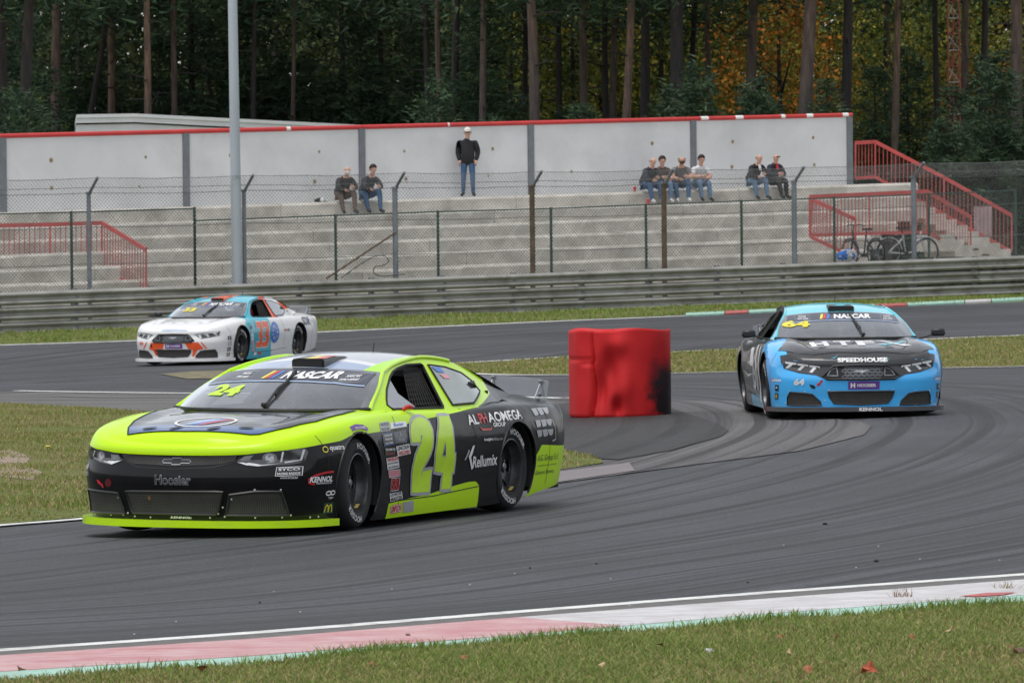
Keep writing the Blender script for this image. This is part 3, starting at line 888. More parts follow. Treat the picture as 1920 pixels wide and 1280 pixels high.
# --- white building behind the wall
def build_hall():
    """Long white hall, front nearly square to the view, roof falling gently to the right."""
    tops = [at(143, 217, 172.0), at(252, 215, 173.0), at(690, 237, 177.0), at(760, 242, 178.0)]
    o0 = Vector((tops[0].x, tops[0].y, gz(tops[0].x, tops[0].y)))
    root = empty('flat_roofed_hall', o0); tag(root, 'long low white flat roofed hall rising behind the panel wall', 'building')
    dep = Vector((-.08, 1, 0)).normalized()
    def strip(nm, lo, hi, b0, b1, m, par, e0=0.0):
        """Slab following the roof line between two heights below it (hi = 0 is the roof line; lo None = ground)."""
        V, F = [], []; n = len(tops)
        for t_ in tops:
            for y, d in ((b0, lo), (b0, hi), (b1, hi), (b1, lo)):
                q = t_ + dep * y; z = (gz(q.x, q.y) if d is None else t_.z - d); V.append(Vector((q.x, q.y, z)) - o0)
        for i in range(n - 1):
            for k in range(4): F.append((i * 4 + k, i * 4 + (k + 1) % 4, (i + 1) * 4 + (k + 1) % 4, (i + 1) * 4 + k))
        F += [(3, 2, 1, 0), tuple((n - 1) * 4 + k for k in range(4))]
        bb = MB(); bb.add(V, F); return bb.build(nm, m, par)
    strip('hall_wall', None, .26, .10, 8.0, M_WHITEP, root)
    rf = strip('roof', .22, .0, .0, 8.1, M_WHITEP, root)
    strip('roof_joint', .26, .22, .06, 8.0, M_DARKGAP, rf)
    strip('roof_trim', .07, -.03, -.04, -.002, M_WHITEP, rf)
build_hall()

# --- light pole
def build_pole():
    p = at(445, 522, 138.0); p.z = gz(p.x, p.y)
    root = empty('light_pole', p); tag(root, 'tall tapered galvanised light pole rising out of the frame', 'pole')
    M_PG = mat('galvanised_pole', (0.42, 0.46, 0.50), 0.45, 0.35, 0.1, 1.5, stretch=(1, 1, 0.2))
    b = MB(); b.tube([(0, 0, 0), (-0.02, 0, 4.0), (-0.05, 0, 9), (-0.07, 0, 14)], [0.128, 0.12, 0.105, 0.085], 16)
    auto_smooth(b.build('pole_shaft', M_PG, root))
    b = MB(); b.lathe([(0.0, 0.0), (0.22, 0.0), (0.22, 0.03), (0.15, 0.05)], 16, 'z'); b.build('base_plate', M_PG, root)
    b = MB(); b.tube([(-0.07, 0, 13.9), (0.3, -0.5, 14.3), (0.6, -1.1, 14.35)], 0.04, 8); arm_ = b.build('lamp_arm', M_PG, root)
    b = MB(); b.box((0.7, -1.35, 14.35), (0.3, 0.7, 0.12), Matrix.Rotation(R(28), 3, 'Z'), bev=0.03); b.build('lamp_head', M_POSTG, root)
build_pole()

# --- lattice mast
def build_mast():
    D = 176.0; p = at(1790, 300, D); p.z = gz(p.x, p.y); s = FPX / D
    root = empty('lattice_mast', p); tag(root, 'narrow red and white lattice mast in front of the wood', 'mast')
    M_RM = mat('weathered_red_mast_paint', (0.30, 0.055, 0.06), 0.6, 0, 0.2, 2); M_WM = mat('dirty_white_mast_paint', (0.40, 0.38, 0.38), 0.6, 0, 0.2, 2)
    hw = 0.17
    corners = [(-hw, -hw * 0.58), (hw, -hw * 0.58), (0, hw * 1.15)]
    for z0, z1, m in ((0, 3.2, M_RM), (3.2, 6.2, M_WM if False else M_RM), (6.2, 9.2, M_RM), (9.2, 12.2, M_WM), (12.2, 15.2, M_RM)):
        for x, y in corners:
            b = MB(); b.tube([(x, y, z0), (x, y, z1)], 0.022, 6, cap=False); b.build('mast_leg', m, root)
    z = 0.4; k = 0
    while z < 15:
        for i in range(3):
            (x0, y0), (x1, y1) = corners[i], corners[(i + 1) % 3]
            b = MB(); b.tube([(x0, y0, z), (x1, y1, z)], 0.012, 5, cap=False); b.tube([(x0, y0, z), (x1, y1, z + 0.46)] if k % 2 else [(x1, y1, z), (x0, y0, z + 0.46)], 0.008, 4, cap=False)
            b.build('mast_rung', M_WM if k % 2 == 0 else M_RM, root)
        z += 0.48; k += 1
build_mast()

# ------------------------------------------------------------------ the wood behind the grandstand
M_LEAF = vcol_mat('foliage', 0.7, 0.22, 0.25)
def make_bark(name, low, high, zsplit):
    t = NT(name); o = t.obj(); sp = t.new('ShaderNodeSeparateXYZ'); t.link(o, sp.inputs[0])
    n = t.noise(t.mapping(o, (9, 9, 1.6)), 1.0, 6, .65)
    hz = t.math('ADD', sp.outputs[2], t.math('MULTIPLY', t.noise(o, 1.2, 3), 2.4))
    f = t.ramp(t.math('DIVIDE', hz, 14.0), [((zsplit + 1) / 14.0, 0.0), ((zsplit + 4) / 14.0, 1.0)])
    c = t.mix(f, low, high)
    c = t.mix(t.ramp(n, [(.38, .75), (.62, 0.0)]), c, tuple(k * .38 for k in low))
    t.base(c); t.rough(.9); t.bump(n, .6, .05)
    return t.m
M_BARK = [make_bark('grey_brown_pine_bark', (.085, .068, .062), (.14, .090, .066), 5.5),
          make_bark('dark_pine_bark', (.030, .026, .025), (.055, .038, .030), 7.0),
          make_bark('pale_orange_pine_bark', (.14, .105, .088), (.24, .150, .105), 4.5)]

def tufts(C, per, ln, wd, rng, col, spread=.12, droop=0.0, bias=None):
    """Needle or leaf triangles round the centres C."""
    n = len(C) * per
    B = np.repeat(C, per, axis=0) + rng.normal(0, spread, (n, 3))
    d = rng.normal(0, 1, (n, 3)); d[:, 2] = d[:, 2] * .6 - droop
    if bias is not None: d += np.repeat(bias, per, axis=0)
    d /= np.linalg.norm(d, axis=1)[:, None]
    s = np.cross(d, rng.normal(0, 1, (n, 3))); s /= np.maximum(np.linalg.norm(s, axis=1), 1e-6)[:, None]
    L = ln * rng.uniform(.6, 1.3, (n, 1)); W = wd * rng.uniform(.6, 1.3, (n, 1))
    V = np.stack([B - s * W * .5, B + s * W * .5, B + d * L], 1).reshape(-1, 3)
    F = np.arange(n * 3).reshape(-1, 3)
    cc = np.asarray(col)[rng.integers(0, len(col), len(C))]
    cc = np.repeat(cc * rng.uniform(.7, 1.35, (len(C), 1)), per, axis=0) * rng.uniform(.8, 1.2, (n, 1))
    return V, F, np.repeat(cc, 3, axis=0)

def leaves(C, per, size, rng, col, spread):
    n = len(C) * per
    B = np.repeat(C, per, axis=0) + rng.normal(0, 1, (n, 3)) * spread
    a = rng.normal(0, 1, (n, 3)); a /= np.linalg.norm(a, axis=1)[:, None]
    s = np.cross(a, rng.normal(0, 1, (n, 3))); s /= np.maximum(np.linalg.norm(s, axis=1), 1e-6)[:, None]
    z = size * rng.uniform(.6, 1.4, (n, 1))
    V = np.stack([B - a * z * .5, B + s * z * .38, B + a * z * .5, B - s * z * .38], 1).reshape(-1, 3)
    F = np.arange(n * 4).reshape(-1, 4)
    cc = np.asarray(col)[rng.integers(0, len(col), len(C))]
    cc = np.repeat(cc * rng.uniform(.6, 1.4, (len(C), 1)), per, axis=0) * rng.uniform(.75, 1.25, (n, 1))
    return V, F, np.repeat(cc, 4, axis=0)

NEEDLE = [(.036, .066, .036), (.046, .082, .042), (.027, .052, .031), (.058, .096, .046)]
NEEDLE_L = [(.040, .072, .038), (.052, .088, .045), (.030, .055, .032), (.064, .10, .052)]
DECID = {'green': [(.075, .12, .028), (.12, .16, .035), (.18, .20, .045), (.055, .085, .022)], 'yellow': [(.30, .27, .04), (.22, .23, .045), (.14, .17, .04), (.26, .21, .04)],
         'orange': [(.52, .20, .025), (.40, .14, .02), (.28, .16, .025), (.18, .13, .025)]}

def conifer_crown(seed, h, r, base, col, dens=1.0):
    rng = np.random.default_rng(seed); C = []; Bi = []
    nb = int(125 * dens * h / 7)
    for k in range(nb):
        t = rng.random() ** .8; z = base + (h - base) * t; L = r * (1 - t) ** .7 * rng.uniform(.55, 1.15) + .15; a = rng.uniform(0, 6.283)
        m = max(2, int(L / .22))
        for j in range(1, m + 1):
            q = j / m; d = np.array([math.cos(a), math.sin(a), -.12 + .25 * (t - .4)])
            C.append(np.array([0, 0, z]) + d * L * q + rng.normal(0, .06, 3)); Bi.append(np.array([math.cos(a), math.sin(a), .25]) * .8)
    return tufts(np.array(C), 12, .26, .062, rng, col, .11, .0, np.array(Bi))

def blob_crown(seed, z0, z1, r, col, ncl, per, size, spread=.42):
    rng = np.random.default_rng(seed); C = []
    while len(C) < ncl:
        p = rng.uniform(-1, 1, 3); q = np.linalg.norm(p)
        if .45 < q < 1 or (q <= .45 and rng.random() < .25): C.append([p[0] * r, p[1] * r, (z0 + z1) / 2 + p[2] * (z1 - z0) / 2])
    return leaves(np.array(C), per, size, rng, col, spread)

def pine_top(seed, z0, z1, r):
    rng = np.random.default_rng(seed); C = []
    for k in range(150):
        a = rng.uniform(0, 6.283); t = rng.random(); L = r * rng.uniform(.25, 1) * (1.1 - .6 * t); z = z0 + (z1 - z0) * t
        C.append([math.cos(a) * L, math.sin(a) * L, z + rng.normal(0, .2)])
    return tufts(np.array(C), 22, .42, .09, rng, NEEDLE, .38)

CROWN = {}
def crown_mesh(key, geo):
    if key not in CROWN:
        o = np_mesh(key, geo[0], geo[1], M_LEAF, colors=geo[2]); CROWN[key] = o.data; bpy.data.objects.remove(o)
    return CROWN[key]
def put(name, data, parent, sc=1.0, rz=0.0):
    o = bpy.data.objects.new(name, data); COL.objects.link(o); o.parent = parent; o.scale = (sc, sc, sc) if not isinstance(sc, tuple) else sc; o.rotation_euler = (0, 0, rz)
    return o

ORD = ['first', 'second', 'third', 'fourth', 'fifth', 'sixth', 'seventh', 'eighth', 'ninth', 'tenth', 'eleventh', 'twelfth', 'thirteenth', 'fourteenth', 'fifteenth', 'sixteenth', 'seventeenth', 'eighteenth', 'nineteenth', 'twentieth']
def ordinal(i):
    if i < 20: return ORD[i]
    return ('twenty ' if i < 29 else 'thirty ' if i > 29 and i < 39 else '') + ORD[(i - 20) % 10] if i not in (29, 39) else ('thirtieth' if i == 29 else 'fortieth')

PTOP = [crown_mesh(f'pine_top_{k}', pine_top(40 + k, 9.0, 17.5, 2.6)) for k in range(3)]
# (column in the photo, trunk width in photo pixels, depth, bark, lean)
PINES = [(8, 16, 178, 1, 0), (52, 22, 176, 1, .05), (106, 20, 182, 0, .0), (182, 12, 181, 1, .16), (206, 14, 171, 2, 0), (275, 14, 173, 2, .02), (327, 12, 186, 0, .02), (362, 13, 190, 1, 0), (478, 11, 177, 1, .01), (550, 9, 184, 0, 0), (640, 11, 190, 1, -.01),
         (712, 12, 193, 1, 0), (800, 12, 186, 1, .01), (824, 11, 176, 0, 0), (856, 15, 180, 1, .02), (907, 13, 173, 0, .0), (983, 11, 190, 1, 0), (998, 20, 170, 0, -.02), (1047, 12, 188, 1, .02), (1095, 16, 181, 0, .02), (1137, 13, 186, 1, .0), (1152, 14, 183, 0, .01),
         (1178, 16, 172, 2, .03), (1207, 19, 176, 1, .01), (1266, 27, 171, 1, .03), (1297, 11, 187, 1, .08), (1330, 12, 185, 0, .0), (1411, 20, 176, 0, .02), (1514, 26, 170, 0, .04), (1586, 20, 173, 1, .02), (1664, 10, 190, 0, .0), (1680, 13, 178, 2, .05),
         (1757, 12, 182, 1, 0), (1812, 15, 187, 0, .0), (1846, 14, 180, 1, .01), (1905, 24, 172, 0, -.01)]
seen = 0
for i, (px, w, D, bk, lean) in enumerate(PINES):
    D = max(D, 184 + (i % 5)) if 60 < px < 800 else D
    p = at(px, 140, D); base = Vector((p.x, p.y, gz(p.x, p.y))); r = w / 2 * D / FPX * 1.12
    root = empty('pine_tree', base)
    tag(root, f'{ordinal(i)} tall pine from the left in the wood, its {("grey brown", "dark", "pale orange")[bk]} trunk showing', 'tree', 'tall pines of the wood')
    zr = p.z - base.z
    P = [Vector(((z - zr) * lean + .05 * math.sin(z * .5 + i), .04 * math.cos(z * .4 + i), z)) for z in np.linspace(-.2, 16, 13)]
    b = MB(); b.tube(P, [r * (1.25 - .2 * min(z_.z, 2) / 2) if z_.z < 2 else r * (1.05 - .55 * (z_.z - 2) / 14) for z_ in P], 10, cap=False)
    b.build('trunk', M_BARK[bk], root, smooth=True)
    rg = random.Random(i)
    b = MB()
    for k in range(rg.randint(3, 7)):
        z = rg.uniform(5.5, 12); a = rg.uniform(0, 6.28); L = rg.uniform(.4, 1.6); q = Vector(((z - zr) * lean, 0, z))
        b.tube([q, q + Vector((math.cos(a) * L * .6, math.sin(a) * L * .6, rg.uniform(-.1, .2))), q + Vector((math.cos(a) * L, math.sin(a) * L, rg.uniform(-.3, .3)))], [.03, .02, .006], 5, cap=False)
    tb = b.build('dead_branches', M_BARK[1], root); tb['kind'] = 'stuff'
    put('crown', PTOP[i % 3], root, 1.0 + .1 * rg.uniform(-1, 1), rg.uniform(0, 6.28))

# young dark conifers filling the edge of the wood
YC = [crown_mesh(f'young_conifer_{k}', conifer_crown(70 + k, 7.6, 1.9, .3, NEEDLE)) for k in range(4)]
YL = [crown_mesh(f'bough_pine_{k}', conifer_crown(90 + k, 7.0, 2.1, .2, NEEDLE_L, 1.1)) for k in range(2)]
def clear_hall(px, D):
    """Trees stand behind the white hall, not in front of it."""
    return max(D, 186 + D * .02) if 60 < px < 800 else D
def conifer(px, D, hz_, data, label, group, base_h=7.6):
    D = clear_hall(px, D)
    p = at(px, 400, D); base = Vector((p.x, p.y, gz(p.x, p.y))); top = at(px, hz_, D).z - base.z
    root = empty('young_conifer', base); tag(root, label, 'tree', group)
    b = MB(); b.tube([(0, 0, -.1), (0.02, 0, top * .5), (0, 0, top * .97)], [.11, .07, .015], 7, cap=False); b.build('trunk', M_BARK[1], root)
    s = top / base_h; put('crown', data, root, (s * .95 + .1, s * .95 + .1, s), random.uniform(0, 6.28))
rg = random.Random(5)
row_n = {0: 0, 1: 0}
x = -330
while x < 2300:
    for D, lo, hi in ((169, 110, 225), (181, -30, 120)) if x < 960 else ((169, 150, 235), (181, 60, 190)):
        if not (1180 < x < 1560 and D > 175 and rg.random() < .6) and not (1560 < x < 1720 and D < 175):
            h_ = rg.uniform(lo, hi) + (45 if 960 < x < 1250 else 0) + (25 if x < 130 else 0)
            conifer(x + rg.uniform(-30, 30), D + rg.uniform(-3, 4), h_, YC[rg.randrange(4)], f'{ordinal(row_n[int(D > 175)])} dark young conifer from the left in the {("front", "rear")[int(D > 175)]} thicket behind the wall', 'young conifers under the pines'); row_n[int(D > 175)] += 1
    x += 78
for px, D, y, nm in ((1310, 166, 128, 'pale green bushy pine rising behind the right half of the wall'), (1420, 167, 150, 'lower pale green pine beside the bushy pine behind the wall'), (1262, 167.5, 170, 'small pale green pine left of the bushy pine behind the wall'),
                     (1868, 167, 105, 'bluish green pine with heavy boughs at the right edge'), (1770, 168, 232, 'low bluish green pine below the lattice mast'), (1990, 166, 120, 'bluish green pine just outside the right edge')):
    conifer(px, D, y, YL[int(px) % 2], nm, 'pale pines before the wood', 7.0)

# broadleaved trees with autumn colour
DC = {k: [crown_mesh(f'{k}_leaves_{j}', blob_crown(120 + j + 7 * i, 1.5, 13.0, 2.5, DECID[k], 110, 44, .15, .36)) for j in range(2)] for i, k in enumerate(('green', 'yellow', 'orange'))}
DARKB = [crown_mesh(f'dark_leaves_{j}', blob_crown(160 + j, 1.5, 13.0, 2.6, [(.042, .066, .027), (.058, .084, .030), (.032, .050, .024), (.078, .10, .032)], 120, 44, .16, .38)) for j in range(2)]
BL = [(20, 196, 'green', 1), (150, 192, 'green', .9), (75, 187, 'yellow', .5), (310, 202, 'orange', .5), (390, 196, 'green', .9), (520, 198, 'green', 1), (660, 212, 'green', .9), (760, 196, 'green', 1), (905, 199, 'green', 1), (960, 193, 'green', .9), (1075, 194, 'yellow', 1.0),
      (1125, 196, 'green', 1), (1190, 198, 'orange', .6), (1240, 195, 'green', 1.05), (1300, 197, 'yellow', 1.0), (1365, 196, 'green', 1.0), (1428, 190, 'yellow', .9), (1462, 184, 'orange', .9), (1500, 194, 'orange', .7), (1555, 190, 'yellow', .75), (1620, 195, 'green', 1.1), (1660, 190, 'yellow', .8), (1730, 196, 'green', .9), (1835, 190, 'orange', .62), (1890, 196, 'yellow', .8), (1990, 196, 'green', 1), (-90, 194, 'yellow', .9)]
for i, (px, D, k, s) in enumerate(sorted(BL)):
    p = at(px, 300, D); base = Vector((p.x, p.y, gz(p.x, p.y)))
    root = empty('broadleaf_tree', base); tag(root, f'{ordinal(i)} broadleaved tree from the left deep in the wood, {dict(green="olive green", yellow="yellow green", orange="orange brown")[k]} leaves', 'tree', 'broadleaved trees in the wood')
    b = MB(); b.tube([(0, 0, -.1), (.1, 0, 4 * s), (0, .1, 8 * s), (.05, 0, 12 * s)], [.14 * s, .11 * s, .07 * s, .02], 7, cap=False); b.build('trunk', M_BARK[1], root)
    b = MB(); rr = random.Random(i)
    for q in range(7):
        z = rr.uniform(2.5, 9) * s; a = rr.uniform(0, 6.28); L = rr.uniform(.8, 2) * s; b.tube([(0.08, 0, z), (math.cos(a) * L * .6, math.sin(a) * L * .6, z + L * .4), (math.cos(a) * L, math.sin(a) * L, z + L * .8)], [.05, .03, .01], 5, cap=False)
    br = b.build('branches', M_BARK[1], root); br['kind'] = 'stuff'
    put('crown', (DC[k] if px > 930 else DARKB)[i % 2] if k == 'green' else DC[k][i % 2], root, s, rr.uniform(0, 6.28))

# the rest of the wood, read as one mass
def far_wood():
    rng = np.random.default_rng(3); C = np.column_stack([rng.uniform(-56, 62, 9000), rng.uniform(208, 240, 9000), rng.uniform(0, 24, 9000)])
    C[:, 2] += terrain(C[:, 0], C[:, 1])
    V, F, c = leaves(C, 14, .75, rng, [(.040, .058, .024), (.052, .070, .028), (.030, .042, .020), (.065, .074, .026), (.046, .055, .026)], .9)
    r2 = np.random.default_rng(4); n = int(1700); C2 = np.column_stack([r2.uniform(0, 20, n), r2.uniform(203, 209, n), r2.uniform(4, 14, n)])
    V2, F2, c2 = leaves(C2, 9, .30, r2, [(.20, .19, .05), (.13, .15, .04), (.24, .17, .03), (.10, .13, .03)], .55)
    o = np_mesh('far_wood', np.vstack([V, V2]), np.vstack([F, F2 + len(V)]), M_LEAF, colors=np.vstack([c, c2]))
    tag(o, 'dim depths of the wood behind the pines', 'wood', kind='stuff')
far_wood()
def added_unseen_wood():  # unseen foliage mass added so the car paint mirrors dark surroundings
    rng = np.random.default_rng(9); C = []
    for (x0, x1, y0, y1, n) in ((-120, 120, -75, -52, 5200), (-110, -84, -60, 200, 4200), (92, 118, -60, 200, 4200)):
        C.append(np.column_stack([rng.uniform(x0, x1, n), rng.uniform(y0, y1, n), rng.uniform(0, 15 if y1 < 0 else 11, n)]))
    V, F, c = leaves(np.vstack(C), 7, 1.1, rng, [(.030, .042, .018), (.040, .052, .020), (.022, .030, .015)], 1.0)
    tag(np_mesh('unseen_added_wood', V, F, M_LEAF, colors=c), 'unseen wood added beyond the frame to darken reflections in the cars', 'wood', kind='stuff')
added_unseen_wood()

# ------------------------------------------------------------------ stock cars
# car space: x forward, y to the car's left, z up, origin on the ground midway between the axles
AXF, AXR, WR, TRK = 1.37, -1.46, 0.347, 0.835
OUT_CTRL = [(2.43, 0), (2.415, .28), (2.36, .53), (2.25, .74), (2.08, .885), (1.86, .96), (1.37, 1.0), (.8, .985), (0, .975), (-.8, .985), (-1.37, 1.0), (-1.9, .99), (-2.4, .96), (-2.63, .89), (-2.72, .7), (-2.755, .35), (-2.765, 0)]
N_OUT = 230
OUT = catmull(OUT_CTRL, N_OUT)
ZT_X = [-2.8, -2.55, -2.0, -1.37, -.8, -.4, 0, .4, .8, 1.15, 1.37, 1.65, 1.9, 2.1, 2.25, 2.36, 2.5]
ZT_Z = [.80, .815, .842, .85, .838, .842, .852, .862, .862, .85, .838, .811, .779, .746, .715, .688, .66]
ZC_X = [-2.8, -2.5, -1.9, -1.5, .4, .8, 1.1, 1.5, 1.9, 2.15, 2.3, 2.5]
ZC_Z = [.875, .905, .93, .935, .872, .874, .868, .853, .812, .775, .742, .69]
Z0_X = [-2.8, -2.0, -1.75, -1.0, 1.0, 1.75, 2.2, 2.5]
Z0_Z = [.21, .145, .115, .085, .075, .12, .125, .125]
PV = [0, .06, .14, .22, .30, .38, .46, .53, .60, .66, .72, .77, .82, .86, .895, .925, .95, .97, .985, 1.0]
def p_off(v): return np.interp(v, [0, .08, .3, .5, .68, .82, .9, .95, .98, 1.0], [.050, .034, .012, 0, .008, .028, .050, .075, .100, .128])
def p_z(v): return np.interp(v, [0, .82, .9, .95, .98, 1.0], [0, .845, .925, .97, .99, 1.0])

def body_geometry():
    """Outer shell with wheel openings: verts, faces (left and right, sides and tops)."""
    T = np.gradient(OUT, axis=0); T /= np.linalg.norm(T, axis=1)[:, None]
    Nrm = np.stack([T[:, 1], -T[:, 0]], 1)       # points inwards for this direction of travel?
    c = OUT - OUT.mean(0)
    Nin = np.stack([T[:, 1], -T[:, 0]], 1)
    if ((Nin * np.array([[0, 1.0]])).sum(1)[N_OUT // 2]) > 0: Nin = -Nin
    nv = len(PV); V = np.zeros((N_OUT, nv, 3))
    x = OUT[:, 0]
    zt = np.interp(x, ZT_X, ZT_Z); z0 = np.interp(x, Z0_X, Z0_Z)
    front = sstep((x - 1.9) / 0.45)
    for j, v in enumerate(PV):
        off = p_off(v)
        # front: a prow that leans back above the bumper line
        offf = np.interp(v, [0, .25, .5, .75, .88, .95, 1.0], [.035, .0, .0, .018, .034, .055, .10])
        rear = sstep((-2.45 - x) / 0.2)
        offr = np.interp(v, [0, .3, .6, .85, 1.0], [.06, .02, 0, .01, .05])
        o = off * (1 - front) + offf * front
        o = o * (1 - rear) + offr * rear
        zf = z0 + (zt - z0) * p_z(v); gq = lambda c_, w_: np.exp(-((zf - c_) / w_) ** 2)
        o = o + front * (.016 * gq(.555, .030) - .012 * gq(.44, .050) + .016 * gq(.245, .060) - .006 * gq(.645, .02))
        V[:, j, :2] = OUT + Nin * o[:, None]
        V[:, j, 2] = z0 + (zt - z0) * p_z(v)
        # flares over the wheels, scallop behind the front wheel and along the door
        zz = V[:, j, 2]
        fl = np.exp(-((x - AXF) / .46) ** 2) + np.exp(-((x - AXR) / .5) ** 2)
        V[:, j, 1] += 0.022 * fl * np.clip((zz - .25) / .3, 0, 1) * np.clip((.92 - zz) / .15, 0, 1) * (V[:, j, 1] > .3)
        sc_ = np.exp(-((x - .15) / .75) ** 2) * np.exp(-((zz - .36) / .13) ** 2)
        V[:, j, 1] -= 0.022 * sc_ * (V[:, j, 1] > .3)
    V[0, :, 1] = 0; V[-1, :, 1] = 0
    verts, faces, idx = [], [], {}
    def vid(p):
        k = (round(p[0], 5), round(p[1], 5), round(p[2], 5))
        if k not in idx: idx[k] = len(verts); verts.append(list(p))
        return idx[k]
    ARCHES = ((AXF, .372), (AXR - .02, .354))
    def arch_of(p):
        for ax, ra in ARCHES:
            if math.hypot(p[0] - ax, p[2] - 0.358) < ra and abs(p[1]) > .5: return ax
        return None
    grid = V.copy()
    # snap the ring of points next to the wheel openings onto the circle
    inside = np.zeros((N_OUT, nv), bool)
    for ax, ra in ARCHES:
        r = np.hypot(grid[..., 0] - ax, grid[..., 2] - .358)
        inside |= (r < ra) & (np.abs(grid[..., 1]) > .5)
    fin = inside[:-1, :-1] | inside[1:, :-1] | inside[:-1, 1:] | inside[1:, 1:]
    fall = inside[:-1, :-1] & inside[1:, :-1] & inside[:-1, 1:] & inside[1:, 1:]
    fin2 = (inside[:-1, :-1].astype(int) + inside[1:, :-1] + inside[:-1, 1:] + inside[1:, 1:]) >= 2
    keep = ~fin2
    touched = np.zeros((N_OUT, nv), bool)
    for (i, j) in np.argwhere(fin2):
        touched[i:i + 2, j:j + 2] = True
    used = np.zeros((N_OUT, nv), bool)
    for (i, j) in np.argwhere(keep): used[i:i + 2, j:j + 2] = True
    for (i, j) in np.argwhere((touched | inside) & used):
        p = grid[i, j]; ax, RA = ARCHES[0] if p[0] > 0 else ARCHES[1]
        d = np.array([p[0] - ax, p[2] - .358]); L = np.linalg.norm(d)
        if j == 0:
            dz = p[2] - .358; grid[i, j, 0] = ax + math.copysign(math.sqrt(max(RA ** 2 - dz ** 2, 0)), d[0]); continue
        d = d / L * RA; grid[i, j, 0] = ax + d[0]; grid[i, j, 2] = max(.358 + d[1], 0.1)
    for sgn in (1, -1):
        for (i, j) in np.argwhere(keep):
            q = [grid[i, j], grid[i + 1, j], grid[i + 1, j + 1], grid[i, j + 1]]
            ids = [vid((p[0], p[1] * sgn, p[2])) for p in q]
            if len(set(ids)) < 3: continue
            ids = list(dict.fromkeys(ids))
            faces.append(ids if sgn > 0 else ids[::-1])
    # tops
    K = 23
    cs = np.linspace(-1, 1, K); cs = np.sign(cs) * np.abs(cs) ** 0.85
    E = grid[:, -1]
    def cross(i):
        e = E[i]; zc = np.interp(e[0], ZC_X, ZC_Z)
        zc = e[2] + (max(zc, e[2]) - e[2]) * float(sstep((e[1] - .05) / .55))
        pts = []
        for c_ in cs:
            a = abs(c_)
            z = e[2] + (zc - e[2]) * (1 - a ** 2.6)
            # fender crests and the raised bonnet centre
            if e[0] > .4:
                k = sstep((e[0] - .4) / .4) * sstep((2.2 - e[0]) / .5)
                z += k * (0.020 * math.exp(-((a - .80) / .13) ** 2) - 0.012 * math.exp(-((a - .60) / .10) ** 2)) * (1 if a < 0.999 else 0)
            pts.append((e[0], e[1] * c_, z))
        return pts
    rows = [cross(i) for i in range(N_OUT)]
    top_f = []
    for i in range(N_OUT - 1):
        xm = (E[i][0] + E[i + 1][0]) / 2
        for k in range(K - 1):
            cm = abs(cs[k] + cs[k + 1]) / 2
            if -1.72 < xm < .74 and cm < .93: continue
            q = [rows[i][k], rows[i][k + 1], rows[i + 1][k + 1], rows[i + 1][k]]
            ids = list(dict.fromkeys(vid(p) for p in q))
            if len(ids) >= 3: faces.append(ids)
    return verts, faces, grid

BODY_V, BODY_F, BODY_GRID = body_geometry()

def ruled(c0, c1, nu, nv, bulge=0.0, nrm=None):
    """Surface between two curves; optional outward bulge."""
    A, B = catmull(c0, nu), catmull(c1, nu)
    V = []
    for j in range(nv):
        t = j / (nv - 1)
        P = A * (1 - t) + B * t
        V.append(P)
    V = np.array(V)
    if bulge:
        du = np.gradient(V, axis=1); dv = np.gradient(V, axis=0)
        n = np.cross(du, dv); n /= np.maximum(np.linalg.norm(n, axis=2), 1e-9)[..., None]
        if nrm is not None and (n.reshape(-1, 3).mean(0) @ np.array(nrm)) < 0: n = -n
        t = np.linspace(0, 1, nv)[:, None, None]
        V = V + n * bulge * 4 * t * (1 - t)
    F = [(j * nu + i, j * nu + i + 1, (j + 1) * nu + i + 1, (j + 1) * nu + i) for j in range(nv - 1) for i in range(nu - 1)]
    return V.reshape(-1, 3), F

def mir(c): return [(x, -y, z) for x, y, z in c]
def sym(c): return mir(c)[:0:-1] + list(c)      # centre -> side curve made to run right to left

def y_side(x, z):
    """Half width of the glasshouse side at a given place."""
    y = .850 - (z - .86) * .77
    y = y - .105 * sstep((-x - 1.0) / .95) - .035 * sstep((x - .45) / .35)
    return float(y)
def gs(x, z): return (x, y_side(x, z), z)
WSB = [(1.20, 0, .872), (1.16, .3, .871), (1.03, .60, .871), gs(.80, .874)]
WST = [(.40, 0, 1.172), (.38, .25, 1.168), (.32, .45, 1.156), gs(.22, 1.135)]
RFE = [gs(.22, 1.135), gs(0, 1.176), gs(-.3, 1.209), gs(-.6, 1.225), gs(-.9, 1.207), gs(-1.06, 1.185)]        # roof edge
SAIL_U = [RFE[-1], gs(-1.3, 1.135), gs(-1.6, 1.03), gs(-1.93, .925)]
RWT = [(-1.15, 0, 1.212), (-1.14, .3, 1.207), RFE[-1]]
RWB = [(-2.0, 0, .935), (-1.98, .3, .932), SAIL_U[-1]]
WINDOW = [(.49, .872), (.525, .902), (.47, .948), (.36, 1.012), (.156, 1.099), (.04, 1.136), (-.065, 1.156), (-.264, 1.178), (-.53, 1.178), (-.548, 1.165), (-.41, .864), (-.39, .853)]
WIN_F0, WIN_F1, WIN_R0, WIN_R1 = gs(.45, .875), gs(-.02, 1.150), gs(-.40, .864), gs(-.54, 1.170)
A_EDGE = [(.80, .874), (.51, 1.012), (.22, 1.135)]

def cat_geo(parts):
    V, F = [], []
    for v, f in parts:
        b = len(V); V += [tuple(p) for p in v]; F += [tuple(i + b for i in q) for q in f]
    return V, F
def both(v, f):
    v = np.asarray(v); m = v.copy(); m[:, 1] *= -1
    return [(v, f), (m, [q[::-1] for q in f])]

